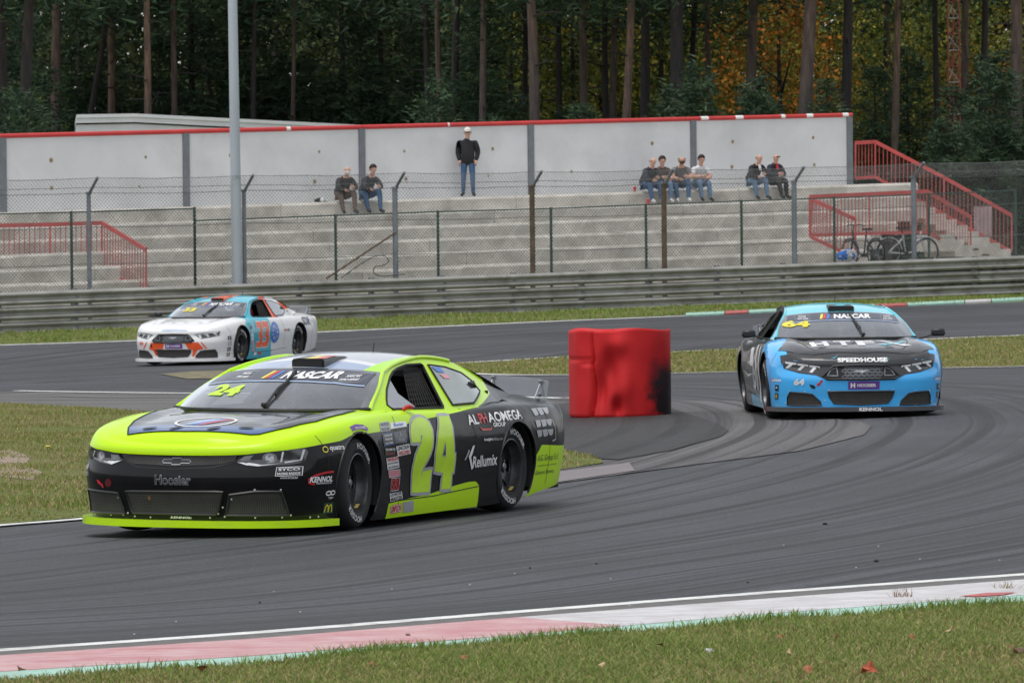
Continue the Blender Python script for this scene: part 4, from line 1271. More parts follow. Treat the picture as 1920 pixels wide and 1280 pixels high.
def side_panel():
    """One flank of the glasshouse with the door window left open."""
    def dense(P, n): return [tuple(p) for p in catmull(P, n)]
    up = dense(A_EDGE, 14)[:-1] + dense([(p[0], p[2]) for p in RFE], 14)[:-1] + dense([(p[0], p[2]) for p in SAIL_U], 14)
    low = [(-1.97, .90), (-1.6, .86), (-1.2, .84), (-.8, .83), (-.4, .832), (0, .842), (.3, .852), (.6, .858), (.74, .862)]
    outer = np.array(up + low); win = np.array(WINDOW)
    mn, mx = outer.min(0), outer.max(0)
    G = np.stack(np.meshgrid(np.arange(mn[0], mx[0], .05), np.arange(mn[1], mx[1], .04)), -1).reshape(-1, 2)
    G = G[in_poly(outer, G)]
    pts = [Vector(p) for p in np.vstack([outer, win, G])]
    no, nw = len(outer), len(win)
    ed = [(i, (i + 1) % no) for i in range(no)] + [(no + i, no + (i + 1) % nw) for i in range(nw)]
    vs_, es_, fs_, *_ = delaunay_2d_cdt(pts, ed, [], 0, 1e-5)
    P = np.array([[v.x, v.y] for v in vs_]); fs_ = [tuple(f) for f in fs_]
    C = np.array([P[list(f)].mean(0) for f in fs_]); k = in_poly(outer, C) & ~in_poly(win, C)
    return np.array([gs(x, z) for x, z in P]), [f for f, q in zip(fs_, k) if q]

def greenhouse_geometry():
    return cat_geo(both(*side_panel()) + both(*ruled([SAIL_U[-1], (-2.0, .60, .905)], [(-2.0, 0, .928), (-2.1, 0, .91)], 5, 8)))
GH_V, GH_F = greenhouse_geometry()
def roof_geometry():
    nx = 19; L = catmull(RFE, nx); front = catmull(WST, 13); V = []; K = 25
    cf, cr = catmull(sym(WST), K), catmull(sym(RWT), K)
    for i in range(nx):
        t = i / (nx - 1); e = L[i]
        row = cf * (1 - t) + cr * t
        yy = np.linspace(-1, 1, K) * 0 + row[:, 1] / max(abs(row[-1, 1]), 1e-6)
        crown = (.062 * (4 * t * (1 - t)) ** .8 + .028)
        for k in range(K):
            a = abs(yy[k]); xk = row[k, 0] * (1 - a ** 6) + e[0] * a ** 6
            z_lin = row[k, 2]
            z = e[2] + (max(z_lin - (row[-1, 2]), 0) * (1 if True else 0)) + .014 * 4 * t * (1 - t) * (1 - a ** 2.2)
            V.append((xk, yy[k] * e[1], z))
    F = [(i * K + k, i * K + k + 1, (i + 1) * K + k + 1, (i + 1) * K + k) for i in range(nx - 1) for k in range(K - 1)]
    return np.array(V), F
RF_V, RF_F = roof_geometry()
WS_V, WS_F = ruled(sym(WSB), sym(WST), 33, 14, .028, (1, 0, .5))
RW_V, RW_F = ruled(sym(RWT), sym(RWB), 25, 8, .02, (-1, 0, .5))

def build_bvh():
    V, F = cat_geo([(BODY_V, BODY_F), (GH_V, GH_F), (RF_V, RF_F), (WS_V, WS_F), (RW_V, RW_F)])
    return BVHTree.FromPolygons([Vector(p) for p in V], F)
CAR_BVH = build_bvh()
MODES = {  # 2D (u to the viewer's right, v up) -> ray origin, ray direction
    'left': lambda u, v: (Vector((-u, 3, v)), Vector((0, -1, 0))),
    'right': lambda u, v: (Vector((u, -3, v)), Vector((0, 1, 0))),
    'front': lambda u, v: (Vector((5, u, v)), Vector((-1, 0, 0))),
    'rear': lambda u, v: (Vector((-5, -u, v)), Vector((1, 0, 0))),
    'top': lambda u, v: (Vector((-v, u, 3)), Vector((0, 0, -1)))}
def project(P2, mode, off):
    out = []; last = None
    for u, v in P2:
        o, d = MODES[mode](float(u), float(v))
        h, n, i, dist = CAR_BVH.ray_cast(o, d)
        if h is None:
            h, n, i, dist = CAR_BVH.find_nearest(o + d * (2.05 if mode in ('left', 'right') else 2.6))
        if n.dot(d) > 0: n = -n
        out.append(h + (n * .8 - d * .2).normalized() * off)
    return out

class Car:
    def __init__(s, name, label, contact, local, psi, roll=0.0, pitch=0.0):
        p = ground_at(*contact)
        e = 0.5
        nx = (gz(p.x + e, p.y) - gz(p.x - e, p.y)) / (2 * e); ny = (gz(p.x, p.y + e) - gz(p.x, p.y - e)) / (2 * e)
        up = Vector((-nx, -ny, 1)).normalized()
        f = Vector((-math.sin(psi), -math.cos(psi), 0)); f = (f - up * f.dot(up)).normalized(); l = up.cross(f)
        rot = Matrix((f, l, up)).transposed()
        org = p - rot @ Vector((local[0], local[1], 0)) + up * 0.002
        M4 = rot.to_4x4(); M4.translation = org
        s.root = empty(name, mat=M4); s.M = M4
        tag(s.root, label, 'race car', 'stock cars on the track')
        s.tilt = Matrix.Rotation(roll, 4, 'X') @ Matrix.Rotation(pitch, 4, 'Y')
    def part(s, o, sub=None):
        if sub is not None: o.parent = sub
        else:
            o.parent = s.root; o.matrix_local = s.tilt
        return o
    def geo(s, name, V, F, m, smooth=True, sub=None, ang=None):
        o = mesh_obj(name, V, F, m, smooth=smooth)
        bm = bmesh.new(); bm.from_mesh(o.data); bmesh.ops.remove_doubles(bm, verts=bm.verts, dist=1e-5); bmesh.ops.recalc_face_normals(bm, faces=bm.faces); bm.to_mesh(o.data); bm.free()
        if ang: auto_smooth(o, ang)
        return s.part(o, sub)
    def mb(s, b, name, m, sub=None, ang=40):
        o = b.build(name, m)
        if ang: auto_smooth(o, ang)
        return s.part(o, sub)
    def decal(s, name, poly, mode, m, off=.004, cell=.05, sub=None):
        P, T = fill_polygon(poly, min(cell, .035))
        return s.part(mesh_obj(name, project(P, mode, off), T, m, smooth=True), sub)
    def line(s, name, pts, mode, w, m, off=.003, closed=False, sub=None, n=None):
        """A thin projected strip along a 2D polyline."""
        P = np.asarray(pts, float)
        if closed: P = np.vstack([P, P[:1]])
        Q = []
        for i in range(len(P) - 1):
            k = max(1, int(np.linalg.norm(P[i + 1] - P[i]) / .04))
            for t in range(k): Q.append(P[i] + (P[i + 1] - P[i]) * t / k)
        Q.append(P[-1]); Q = np.array(Q)
        T = np.gradient(Q, axis=0)
        if closed: T[0] = T[-1] = Q[1] - Q[-2]
        T /= np.maximum(np.linalg.norm(T, axis=1), 1e-9)[:, None]; N = np.stack([-T[:, 1], T[:, 0]], 1) * w / 2
        A = project(Q - N, mode, off); B = project(Q + N, mode, off); k = len(Q)
        return s.part(mesh_obj(name, A + B, [(i, i + 1, k + i + 1, k + i) for i in range(k - 1)], m, smooth=True), sub)
    def tube_line(s, name, pts, mode, r, m, off=0.0, closed=True, sub=None):
        P = np.asarray(pts, float); Q = []
        for i in range(len(P) if closed else len(P) - 1):
            a, b = P[i], P[(i + 1) % len(P)]; k = max(1, int(np.linalg.norm(b - a) / .05))
            for t in range(k): Q.append(a + (b - a) * t / k)
        if not closed: Q.append(P[-1])
        b = MB(); b.tube(project(Q, mode, off), r, 6, closed=closed); return s.mb(b, name, m, sub)
    def text(s, name, txt, mode, pos, h, m, w=None, shear=0.0, rot=0.0, bold=0.0, off=.0055, space=1.0, sub=None):
        P, F = text_mesh(txt, bold, space)
        P = P.copy(); sz = P.max(0) - P.min(0); P -= (P.max(0) + P.min(0)) / 2
        k = h / sz[1]; kx = (w / sz[0]) if w else k
        P = P * np.array([kx, k]); P[:, 0] += shear * P[:, 1]
        c, sn = math.cos(rot), math.sin(rot); P = P @ np.array([[c, sn], [-sn, c]]) + np.array(pos)
        return s.part(mesh_obj(name, project(P, mode, off), F, m), sub)

_TXT = {}
def text_mesh(txt, bold=0.0, space=1.0):
    key = (txt, bold, space)
    if key in _TXT: return _TXT[key]
    cu = bpy.data.curves.new('t', 'FONT'); cu.body = txt; cu.offset = bold; cu.resolution_u = 3; cu.space_character = space
    o = bpy.data.objects.new('t', cu); COL.objects.link(o)
    dg = bpy.context.evaluated_depsgraph_get(); me = o.evaluated_get(dg).to_mesh()
    P = np.zeros(len(me.vertices) * 3); me.vertices.foreach_get('co', P); P = P.reshape(-1, 3)[:, :2].copy()
    F = [tuple(p.vertices) for p in me.polygons]
    o.evaluated_get(dg).to_mesh_clear(); bpy.data.objects.remove(o); bpy.data.curves.remove(cu)
    _TXT[key] = (P, F)
    return _TXT[key]

# --- paint
def curve_node(t, x, pts, x0=-2.8, x1=2.6, ymax=1.5):
    """Piecewise linear function of x as a float curve."""
    xm = t.new('ShaderNodeMapRange'); t.link(x, xm.inputs[0]); xm.inputs[1].default_value = x0; xm.inputs[2].default_value = x1
    fc = t.new('ShaderNodeFloatCurve'); c = fc.mapping.curves[0]
    P = [((a - x0) / (x1 - x0), b / ymax) for a, b in pts]
    while len(c.points) < len(P): c.points.new(0.5, 0.5)
    for q, (a, b) in zip(c.points, P): q.location = (a, b); q.handle_type = 'VECTOR'
    fc.mapping.update(); t.link(xm.outputs[0], fc.inputs['Value'])
    return t.math('MULTIPLY', fc.outputs[0], ymax)

def paint(name, base, layers=(), rough=0.34, coat=0.65, dust=0.12, scr=True):
    """Layers: (colour, upper curve or None, lower curve or None, extra) in car space; later layers win."""
    t = NT(name); o = t.obj(); sp = t.new('ShaderNodeSeparateXYZ'); t.link(o, sp.inputs[0]); x, y, z = sp.outputs
    c = t.mix(t.noise(o, 2.0, 3), tuple(k * .96 for k in base), base)
    for col, up, low, ex in layers:
        m = None
        if up is not None: m = t.math('LESS_THAN', z, curve_node(t, x, up))
        if low is not None:
            q = t.math('GREATER_THAN', z, curve_node(t, x, low)); m = q if m is None else t.math('MULTIPLY', m, q)
        for kind, val in ex:
            s_ = {'x': x, 'y': y, 'z': z, 'ay': t.math('ABSOLUTE', y)}[kind[:-1]]
            q = t.math('GREATER_THAN' if kind[-1] == '>' else 'LESS_THAN', s_, val); m = q if m is None else t.math('MULTIPLY', m, q)
        c = t.mix(m, c, col)
    # road dust low on the body
    d = t.math('MULTIPLY', t.ramp(t.noise(t.mapping(o, (1, 1, 3)), 5.0, 6, .7), [(.45, 0.0), (.75, 1.0)]), t.ramp(z, [(0.05, dust * 2), (.55, dust * .4)]))
    c = t.mix(d, c, (.18, .165, .145))
    t.base(c); t.rough(t.ramp(t.noise(o, 9.0, 5), [(.3, max(rough - .06, .03)), (.7, rough + .08)]))
    t.p.inputs['Coat Weight'].default_value = coat; t.p.inputs['Coat Roughness'].default_value = .03
    t.p.inputs['Specular IOR Level'].default_value = .12
    t.bump(t.noise(o, 3.2, 2), .06, .02)
    MATS[name] = t.m
    return t.m

def make_glass(name, tint=(.62, .65, .67), refl=2.2, rough=.03, film=.14):
    t = NT(name)
    tr = t.new('ShaderNodeBsdfTransparent'); tr.inputs[0].default_value = (*tint, 1)
    gl = t.new('ShaderNodeBsdfGlossy'); gl.inputs['Roughness'].default_value = rough; gl.inputs[0].default_value = (.95, .97, 1, 1)
    df = t.new('ShaderNodeBsdfDiffuse'); df.inputs[0].default_value = (.55, .56, .57, 1)
    fr = t.new('ShaderNodeFresnel'); fr.inputs[0].default_value = 1.5
    f = t.math('ADD', t.math('MULTIPLY', fr.outputs[0], refl), .02 * refl)
    m0 = t.new('ShaderNodeMixShader'); t.val(m0.inputs[0], t.ramp(t.noise(t.obj(), 3.0, 5, .65), [(.3, film * .5), (.75, film * 1.5)]))
    t.link(tr.outputs[0], m0.inputs[1]); t.link(df.outputs[0], m0.inputs[2])
    m1 = t.new('ShaderNodeMixShader'); t.link(f, m1.inputs[0]); t.link(m0.outputs[0], m1.inputs[1]); t.link(gl.outputs[0], m1.inputs[2])
    t.link(m1.outputs[0], t.out.inputs[0])
    return t.m

def make_mesh_mat(name, col=(.045, .042, .038), n=70.0):
    """Wire mesh over a dark opening."""
    t = NT(name); o = t.obj(); sp = t.new('ShaderNodeSeparateXYZ'); t.link(o, sp.inputs[0])
    a = t.math('GREATER_THAN', t.math('SINE', t.math('MULTIPLY', sp.outputs[1], n * 6.283)), .35)
    b = t.math('GREATER_THAN', t.math('SINE', t.math('MULTIPLY', sp.outputs[2], n * 6.283)), .35)
    m = t.math('MAXIMUM', a, b)
    dirt = t.noise(o, 12.0, 4)
    t.base(t.mix(m, (.006, .006, .006), t.mix(dirt, tuple(k * .6 for k in col), tuple(k * 1.6 for k in col))))
    t.rough(.6)
    return t.m

M_TYRE = mat('tyre_rubber', (.018, .018, .019), .72, 0, .25, 9, .15, 60, spec=.35)
M_RIM = mat('gloss_black_rim', (.014, .014, .015), .28, .2, .2, 8, coat=.4)
M_RIMEDGE = mat('scuffed_rim_lip', (.10, .10, .105), .35, .7, .3, 12)
M_LUG = mat('hub_steel', (.30, .30, .31), .4, .9, .15)
M_TLET = mat('white_tyre_lettering', (.70, .70, .68), .6, 0, .25, 30)
M_TYEL = mat('yellow_chalk_mark', (.75, .60, .18), .6, 0, .2, 20)
M_ROTOR = mat('brake_rotor', (.20, .19, .185), .45, .8, .2)
M_REDRING = mat('dull_red_ring', (.16, .03, .03), .5, .1, .2)
M_INT = mat('dark_interior', (.010, .010, .011), .8, 0, .2)
M_CAGE = mat('pale_roll_cage', (.30, .31, .32), .45, .1, .1)
M_CAGEB = mat('dark_roll_cage', (.035, .035, .04), .5, .1, .1)
M_GLASS = make_glass('windscreen_glass')
M_QGLASS = make_glass('quarter_window_plastic', (.5, .52, .53), film=.24, rough=.06)
M_LEXAN = make_glass('clear_spoiler_plastic', (.74, .76, .77), refl=1.0, film=.10, rough=.05)
M_MESH = make_mesh_mat('grille_mesh')
M_TRIM = mat('satin_black_trim', (.014, .014, .015), .42, 0, .2)
M_SEAL = mat('black_window_seal', (.01, .01, .01), .6)
M_RIVET = mat('aluminium_rivet', (.62, .62, .62), .35, .8, .1)
M_LENS = mat('headlight_decal_dark', (.03, .032, .036), .15, 0, .3, 10, coat=.8)
M_LENSW = mat('headlight_decal_light', (.62, .64, .66), .2, 0, .25, 9, coat=.6)
M_LENSG = mat('headlight_decal_grey', (.22, .23, .25), .2, 0, .25, 9, coat=.6)
def flat(name, col, rough=.35): return mat(name, col, rough, 0, .06, 8, coat=.3)
D_WHITE = flat('white_vinyl', (.76, .76, .76)); D_BLACK = flat('black_vinyl', (.006, .006, .007)); D_RED = flat('red_vinyl', (.55, .02, .025))
D_YEL = flat('yellow_vinyl', (.72, .62, .03)); D_LIME = flat('lime_vinyl', (.52, .80, .01)); D_GREY = flat('silver_vinyl', (.36, .37, .39))
D_BLUE = flat('blue_vinyl', (.045, .16, .52)); D_PURP = flat('purple_vinyl', (.14, .04, .27)); D_NAVY = flat('navy_vinyl', (.012, .02, .055))
D_CYAN = flat('turquoise_vinyl', (.06, .50, .62)); D_ORNG = flat('orange_red_vinyl', (.80, .10, .02)); D_GREEN = flat('dark_green_vinyl', (.01, .05, .03))
D_PINK = flat('pink_vinyl', (.65, .25, .3)); D_BAND = flat('dark_sun_strip', (.045, .05, .07)); D_PALEB = flat('pale_blue_vinyl', (.40, .52, .75))

# --- one wheel, copied to every corner
def build_wheel():
    root = bpy.data.objects.new('wheel', bpy.data.meshes.new('wheel')); COL.objects.link(root)
    b = MB()
    w = .135; r = WR
    prof = [(.212, -w + .01), (.222, -w - .004), (.25, -w - .010), (.285, -w - .008), (.312, -w + .004), (.326, -w + .022), (.335, -w + .05), (r, 0), (.335, w - .05), (.326, w - .022), (.312, w - .004), (.285, w + .008), (.25, w + .010), (.222, w + .004), (.212, w - .01)]
    b.lathe(prof, 48, 'y'); ty = b.build('tyre', M_TYRE, smooth=True)
    # rim: lip, barrel, five spoke face set deep, hub
    b = MB()
    b.lathe([(.213, w - .012), (.216, w + .002), (.207, w + .004), (.202, w - .02), (.198, w - .09), (.19, w - .10)], 48, 'y', mi=1)
    b.lathe([(.213, -w + .012), (.205, -w + .004), (.195, -.02), (.198, .05)], 40, 'y')
    b.lathe([(.0, .045), (.05, .048), (.085, .035), (.10, .02)], 30, 'y')
    n = 40
    V, F = [], []
    # face with five openings: ring of quads skipping the holes
    rr = [.095, .125, .155, .185, .2]; hh = [.022, .030, .040, .046, .044]
    for k in range(60):
        a = 2 * math.pi * k / 60
        for q, h in zip(rr, hh): V.append((q * math.cos(a), h, q * math.sin(a)))
    for k in range(60):
        k2 = (k + 1) % 60
        for j in range(4):
            hole = (k % 12) in (3, 4, 5, 6, 7, 8) and j in (1, 2)
            if not hole: F.append((k * 5 + j, k * 5 + j + 1, k2 * 5 + j + 1, k2 * 5 + j))
    b.add(V, F)
    rim = b.build('rim', [M_RIM, M_RIMEDGE]); auto_smooth(rim, 40)
    b = MB(); b.lathe([(.0, .085), (.022, .085), (.03, .078), (.03, .045)], 20, 'y')
    for k in range(5):
        a = 2 * math.pi * k / 5; b.lathe([(0, .062), (.011, .06), (.012, .04)], 8, 'y', (.062 * math.cos(a), 0, .062 * math.sin(a)))
    hub = b.build('hub', M_LUG); auto_smooth(hub, 40)
    b = MB(); b.lathe([(.09, -.02), (.165, -.02), (.165, -.045), (.09, -.045)], 40, 'y', close=True); rot_ = b.build('brake_disc', M_ROTOR); auto_smooth(rot_, 40)
    b = MB(); b.lathe([(.1985, .02), (.1995, .012), (.1985, .004)], 48, 'y'); ring = b.build('rim_ring', M_REDRING); auto_smooth(ring, 60)
    ptxt, ftxt = text_mesh('HOOSIER', .02, 1.05); ptxt = ptxt - (ptxt.max(0) + ptxt.min(0)) / 2; hgt = .044 / (ptxt[:, 1].max() - ptxt[:, 1].min())
    let = []
    for ang in (R(62), R(-112)):
        V = []
        for u, v in ptxt:
            rad = .268 + v * hgt; th = ang - u * hgt * 1.15 / .268
            yy = np.interp(rad, [.24, .25, .285, .312], [w + .008, w + .010, w + .008, w - .004]) + .0025
            V.append((-rad * math.cos(th), yy, rad * math.sin(th)))
        let.append(mesh_obj('sidewall_lettering', V, ftxt, M_TLET))
    b = MB()
    for a in (-.9, ):
        V = [(-q * math.cos(t), .06 + (0.05 if q > .19 else 0), q * math.sin(t)) for t in (a - .10, a + .02) for q in (.178, .193)]
    b.add([(-.197 * math.cos(t), h, .197 * math.sin(t)) for t in np.linspace(-1.25, -.95, 5) for h in (.075, .105)], [(2 * i, 2 * i + 1, 2 * i + 3, 2 * i + 2) for i in range(4)])
    mk_ = b.build('chalk_mark', M_TYEL)
    for o in (rim, hub, rot_, ring, mk_, *let): o.parent = ty
    bpy.data.objects.remove(root)
    ty.name = 'wheel'
    return ty
WHEEL0 = build_wheel()
_first = [True]
def place_wheel(car, x, side, steer=0.0, camber=0.0):
    if _first[0]: w = WHEEL0; _first[0] = False
    else: w = copy_tree(WHEEL0)
    w.parent = car.root
    m = Matrix.Translation((x, side * (TRK if x > 0 else TRK - .015), WR)) @ Matrix.Rotation(steer, 4, 'Z')
    if side < 0: m = m @ Matrix.Rotation(math.pi, 4, 'Z')
    m = m @ Matrix.Rotation(R(random.uniform(0, 0)), 4, 'Y')
    w.matrix_local = m
    return w

def base_car(car, m_body, m_green, m_roof, split_mat, cage=M_CAGE, steer=0.0):
    car.body = car.geo('body', BODY_V, BODY_F, m_body, ang=50)
    car.green = car.geo('pillars', GH_V, GH_F, m_green, ang=40)
    car.roof = car.geo('roof', RF_V, RF_F, m_roof)
    car.screen = car.geo('windscreen', WS_V, WS_F, M_GLASS)
    car.geo('rear_window', RW_V, RW_F, M_QGLASS)
    for x in (AXF, AXR):
        for s in (1, -1): place_wheel(car, x, s, steer if x > 0 else 0.0)
    # wheel wells and floor
    for x in (AXF, AXR):
        for s in (1, -1):
            b = MB(); n = 18; V = []; ra, xa = (.374, x) if x > 0 else (.356, x - .02)
            for k in range(n + 1):
                a = math.pi * (k / n) * 1.3 - math.pi * .15
                for yy in (s * .972, s * .5): V.append((xa + ra * math.cos(a), yy, .358 + ra * math.sin(a)))
            F = [(2 * k, 2 * k + 1, 2 * k + 3, 2 * k + 2) for k in range(n)]
            b.add(V, F); b.add([(x - .4, s * .5, .08), (x + .4, s * .5, .08), (x + .4, s * .5, .75), (x - .4, s * .5, .75)], [(0, 1, 2, 3)])
            car.mb(b, 'wheel_well', M_INT)
    b = MB(); b.box((0, 0, .105), (4.3, 1.0, .03)); b.box((0, 0, .105), (1.9, 1.84, .028)); b.box((1.95, 0, .11), (.4, 1.4, .03)); b.box((-2.2, 0, .17), (.7, 1.75, .03)); b.box((0.72, 0, .48), (.04, 1.6, .72)); b.box((-1.45, 0, .55), (.04, 1.5, .8))
    b.box((.62, 0, .82), (.42, 1.5, .05)); b.box((-1.7, 0, .93), (.5, 1.1, .02))
    for s in (1, -1): b.box((-.1, s * .80, .5), (1.6, .02, .74))
    car.mb(b, 'cabin_shell', M_INT, ang=0)
    # roll cage, seat, steering wheel
    b = MB(); r = .022
    for s in (1, -1):
        b.tube([(.75, s * .66, .2), (.70, s * .68, .84), (.15, s * .55, 1.10), (-.18, s * .54, 1.15), (-.75, s * .54, 1.16), (-.8, s * .66, .3)], r, 8)
        b.tube([(-.75, s * .54, 1.15), (-1.7, s * .45, .55)], r, 8); b.tube([(.5, s * .68, .5), (-.8, s * .68, .6)], r, 8)
        b.tube([(-.78, s * .56, 1.12), (-.78, -s * .3, .4)], r * .8, 8)
    b.tube([(-.75, -.54, 1.16), (-.75, .54, 1.16)], r, 8); b.tube([(-.18, -.54, 1.15), (-.18, .54, 1.15)], r, 8); b.tube([(-.78, -.6, .72), (-.78, .6, .72)], r, 8)
    b.tube([(-.18, 0, 1.15), (-.75, 0.2, 1.16)], r, 8); b.tube([(.2, -.02, 1.13), (.6, -.02, .85)], r * .7, 8)
    car.mb(b, 'roll_cage', cage)
    b = MB(); b.box((-.42, .36, .38), (.5, .48, .14), bev=.03); b.box((-.68, .36, .72), (.12, .5, .72), Matrix.Rotation(R(-12), 3, 'Y'), bev=.03)
    for s in (-1, 1): b.box((-.62, .36 + s * .22, 1.0), (.22, .04, .2), bev=.015)
    car.mb(b, 'racing_seat', M_TRIM)
    b = MB(); c = Vector((.12, .36, .80)); n = 22
    b.tube([c + Vector((.05 * math.sin(t), .165 * math.cos(t), .155 * math.sin(t))) for t in np.linspace(0, 2 * math.pi, n, endpoint=False)], .016, 8, closed=True)
    b.tube([c + Vector((0, -.15, 0)), c + Vector((.03, 0, -.01)), c + Vector((0, .15, 0))], .013, 6); b.tube([c + Vector((.02, 0, 0)), c + Vector((.4, 0, -.08))], .03, 8)
    car.mb(b, 'steering_wheel', M_TRIM)
    # front splitter
    fr = [tuple(p) for p in OUT if p[0] > 1.74]
    T = np.gradient(np.array(fr), axis=0); T /= np.linalg.norm(T, axis=1)[:, None]
    Nn = np.stack([-T[:, 1], T[:, 0]], 1); Nn *= np.sign(Nn[:, :1].sum() or 1)
    e = [(p[0] + max(n_[0], 0) * .045 + 0, p[1] + abs(n_[1]) * .03) for p, n_ in zip(fr, Nn)]
    poly = e + [(1.74, .5)] + [(1.74, -.5)] + [(x, -y) for x, y in e[::-1]][:-1] if False else e + [(x, -y) for x, y in e[::-1][:-1]]
    b = MB(); b.prism(poly, .078, .128); b2 = b
    car.splitter = car.mb(b, 'front_splitter', split_mat, ang=30)
    # windscreen edge trim, wiper, window seals
    b = MB(); b.tube([Vector(p) + Vector((.01, 0, .006)) for p in catmull(sym(WSB), 30)], .016, 6); car.mb(b, 'cowl_trim', M_SEAL)
    for s in (1, -1):
        b = MB(); b.tube([Vector((x + .004, y * s, z + .004)) for x, y, z in [gs(*p) for p in catmull(A_EDGE, 8)] + [tuple(q) for q in catmull(RFE, 12)[1:]]], .015, 8); car.mb(b, 'pillar_bead', m_green)
    # rear spoiler
    b = MB(); V = []
    for y in np.linspace(-.74, .74, 13):
        sw = -2.63 - .07 * (1 - (y / .8) ** 2)
        for dz, dx in ((0, 0), (.145, -.04)): V.append((sw + dx, y, .80 + .085 * (1 - (y / .87) ** 4) + dz))
        for dz, dx in ((.145, -.048), (0, -.008)): V.append((sw + dx, y, .80 + .085 * (1 - (y / .87) ** 4) + dz))
    F = []
    for i in range(12):
        for k in range(4): F.append((i * 4 + k, i * 4 + (k + 1) % 4, (i + 1) * 4 + (k + 1) % 4, (i + 1) * 4 + k))
    F += [(3, 2, 1, 0), (48, 49, 50, 51)]
    b.add(V, F); sp_ = car.mb(b, 'rear_spoiler', M_LEXAN, ang=30)
    for y in (-.66, -.22, .24, .67):
        b = MB(); sw = -2.63 - .07 * (1 - (y / .8) ** 2); z0 = .80 + .085 * (1 - (y / .87) ** 4)
        b.tube([(sw + .10, y, z0 - .01), (sw - .03, y, z0 + .125)], .006, 6)
        b.lathe([(0, .015), (.013, .012), (.016, 0)], 10, 'x', (sw - .02, y, z0 + .13)); b.lathe([(0, .015), (.013, .012), (.016, 0)], 10, 'x', (sw + .0, y, z0 + .025))
        car.mb(b, 'spoiler_strut', M_LUG, sub=sp_)
    return car

def wiper(car, p0=(.02, .93), p1=(-.10, 1.20), foot=(.93, 0.02)):
    a = project([p0], 'front', .03)[0]; c = project([p1], 'front', .025)[0]; d = (c - a)
    b = MB(); b.tube([a + Vector((.01, 0, -.02)), a + d * .45 + Vector((.02, 0, .01)), a + d * .72], .011, 6); b.box(a, (.05, .045, .035), bev=.008)
    o = car.mb(b, 'wiper_arm', M_TRIM)
    b = MB(); sd = Vector((0, 1, 0)); b.beam(a + d * .28 + Vector((-.01, .012, 0)), a + d * 1.0 + Vector((-.012, -.012, 0)), .014, .03, (1, 0, 1)); car.mb(b, 'wiper_blade', M_SEAL, sub=o, ang=0)

def roof_vent(car, m, y0=0.0, w=.30, colors=()):
    x0, x1 = .37, -.10
    b = MB(); hw = w / 2
    zr = lambda x: CAR_BVH.ray_cast(Vector((x, y0, 3)), Vector((0, 0, -1)))[0].z
    V = []
    xs = np.linspace(x0, x1, 8)
    for i, x in enumerate(xs):
        t = i / 7; h = .062 * (1 - t) ** .6 + .004
        for yy, hh in ((-hw, 0), (-hw, h * .8), (-hw * .9, h), (hw * .9, h), (hw, h * .8), (hw, 0)):
            V.append((x, y0 + yy * (1 - .15 * t), zr(min(x, .34)) - .012 + hh))
    F = [(i * 6 + k, i * 6 + k + 1, (i + 1) * 6 + k + 1, (i + 1) * 6 + k) for i in range(7) for k in range(5)]
    b.add(V, F); b.add([V[i] for i in range(6)], [(0, 1, 2, 3, 4, 5)])
    o = car.mb(b, 'roof_vent', m, ang=40)
    b = MB(); e = .006
    b.add([(V[0][0] + e, y0 - hw * .9, V[0][2] + .012), (V[0][0] + e, y0 + hw * .9, V[0][2] + .012), (V[0][0] + e, y0 + hw * .84, V[3][2] - .008), (V[0][0] + e, y0 - hw * .84, V[3][2] - .008)], [(0, 1, 2, 3)])
    car.mb(b, 'vent_opening', M_INT, sub=o, ang=0)
    return o, V

def window_parts(car, net_sides=(1,)):
    """Seals round the open door windows, quarter windows, and a window net."""
    for s in (1, -1):
        L = [Vector((x, y * s, z)) for x, y, z in (gs(*p) for p in WINDOW)]
        b = MB(); b.tube(L, .010, 6, closed=True); car.mb(b, 'window_seal', M_SEAL)
        q2 = [(-.638, 1.167), (-.904, 1.142), (-1.132, 1.091), (-1.241, 1.029), (-1.273, .948), (-.975, .868), (-.576, .866)]
        md = 'left' if s > 0 else 'right'
        qq = [((-x if s > 0 else x), z) for x, z in q2]
        qw = car.decal('quarter_window', qq, md, M_QGLASS, .009, .06)
        car.tube_line('quarter_window_frame', qq, md, .009, M_SEAL, .006, sub=qw)
        b = MB(); c = project([((1.15 if s > 0 else -1.15), 1.0)], md, .012)[0]
        b.add([c + Vector((.06, 0, .02)), c + Vector((-.06, 0, .03)), c + Vector((-.11, 0, -.04)), c + Vector((.05, s * .004, -.02)), c + Vector((-.03, s * .03, .0))], [(0, 1, 4), (1, 2, 4), (2, 3, 4), (3, 0, 4)])
        car.mb(b, 'window_duct', M_TRIM, sub=qw, ang=0)
        if s in net_sides:
            b = MB(); 
            def W(u, v):
                lo = Vector(WIN_F0).lerp(Vector(WIN_R0), u); hi = Vector(WIN_F1).lerp(Vector(WIN_R1), u)
                p = lo.lerp(hi, v); return Vector((p.x, (p.y - .03) * s, p.z))
            for u in np.linspace(.42, .97, 11): b.beam(W(u, .03), W(u, .97), .011, .004, (0, 1, 0))
            for v in np.linspace(.08, .92, 8): b.beam(W(.40, v), W(.99, v), .004, .011, (0, 0, 1))
            car.mb(b, 'window_net', M_SEAL, ang=0)

def rivets(car, pts, mode, r=.009, name='rivet', sub=None):
    for p in project(pts, mode, .0):
        b = MB(); ax = {'front': 'x', 'left': 'y', 'top': 'z'}[mode]
        b.lathe([(0, r * .8), (r * .7, r * .6), (r, 0)], 8, ax, p); car.mb(b, name, M_RIVET, sub=sub)

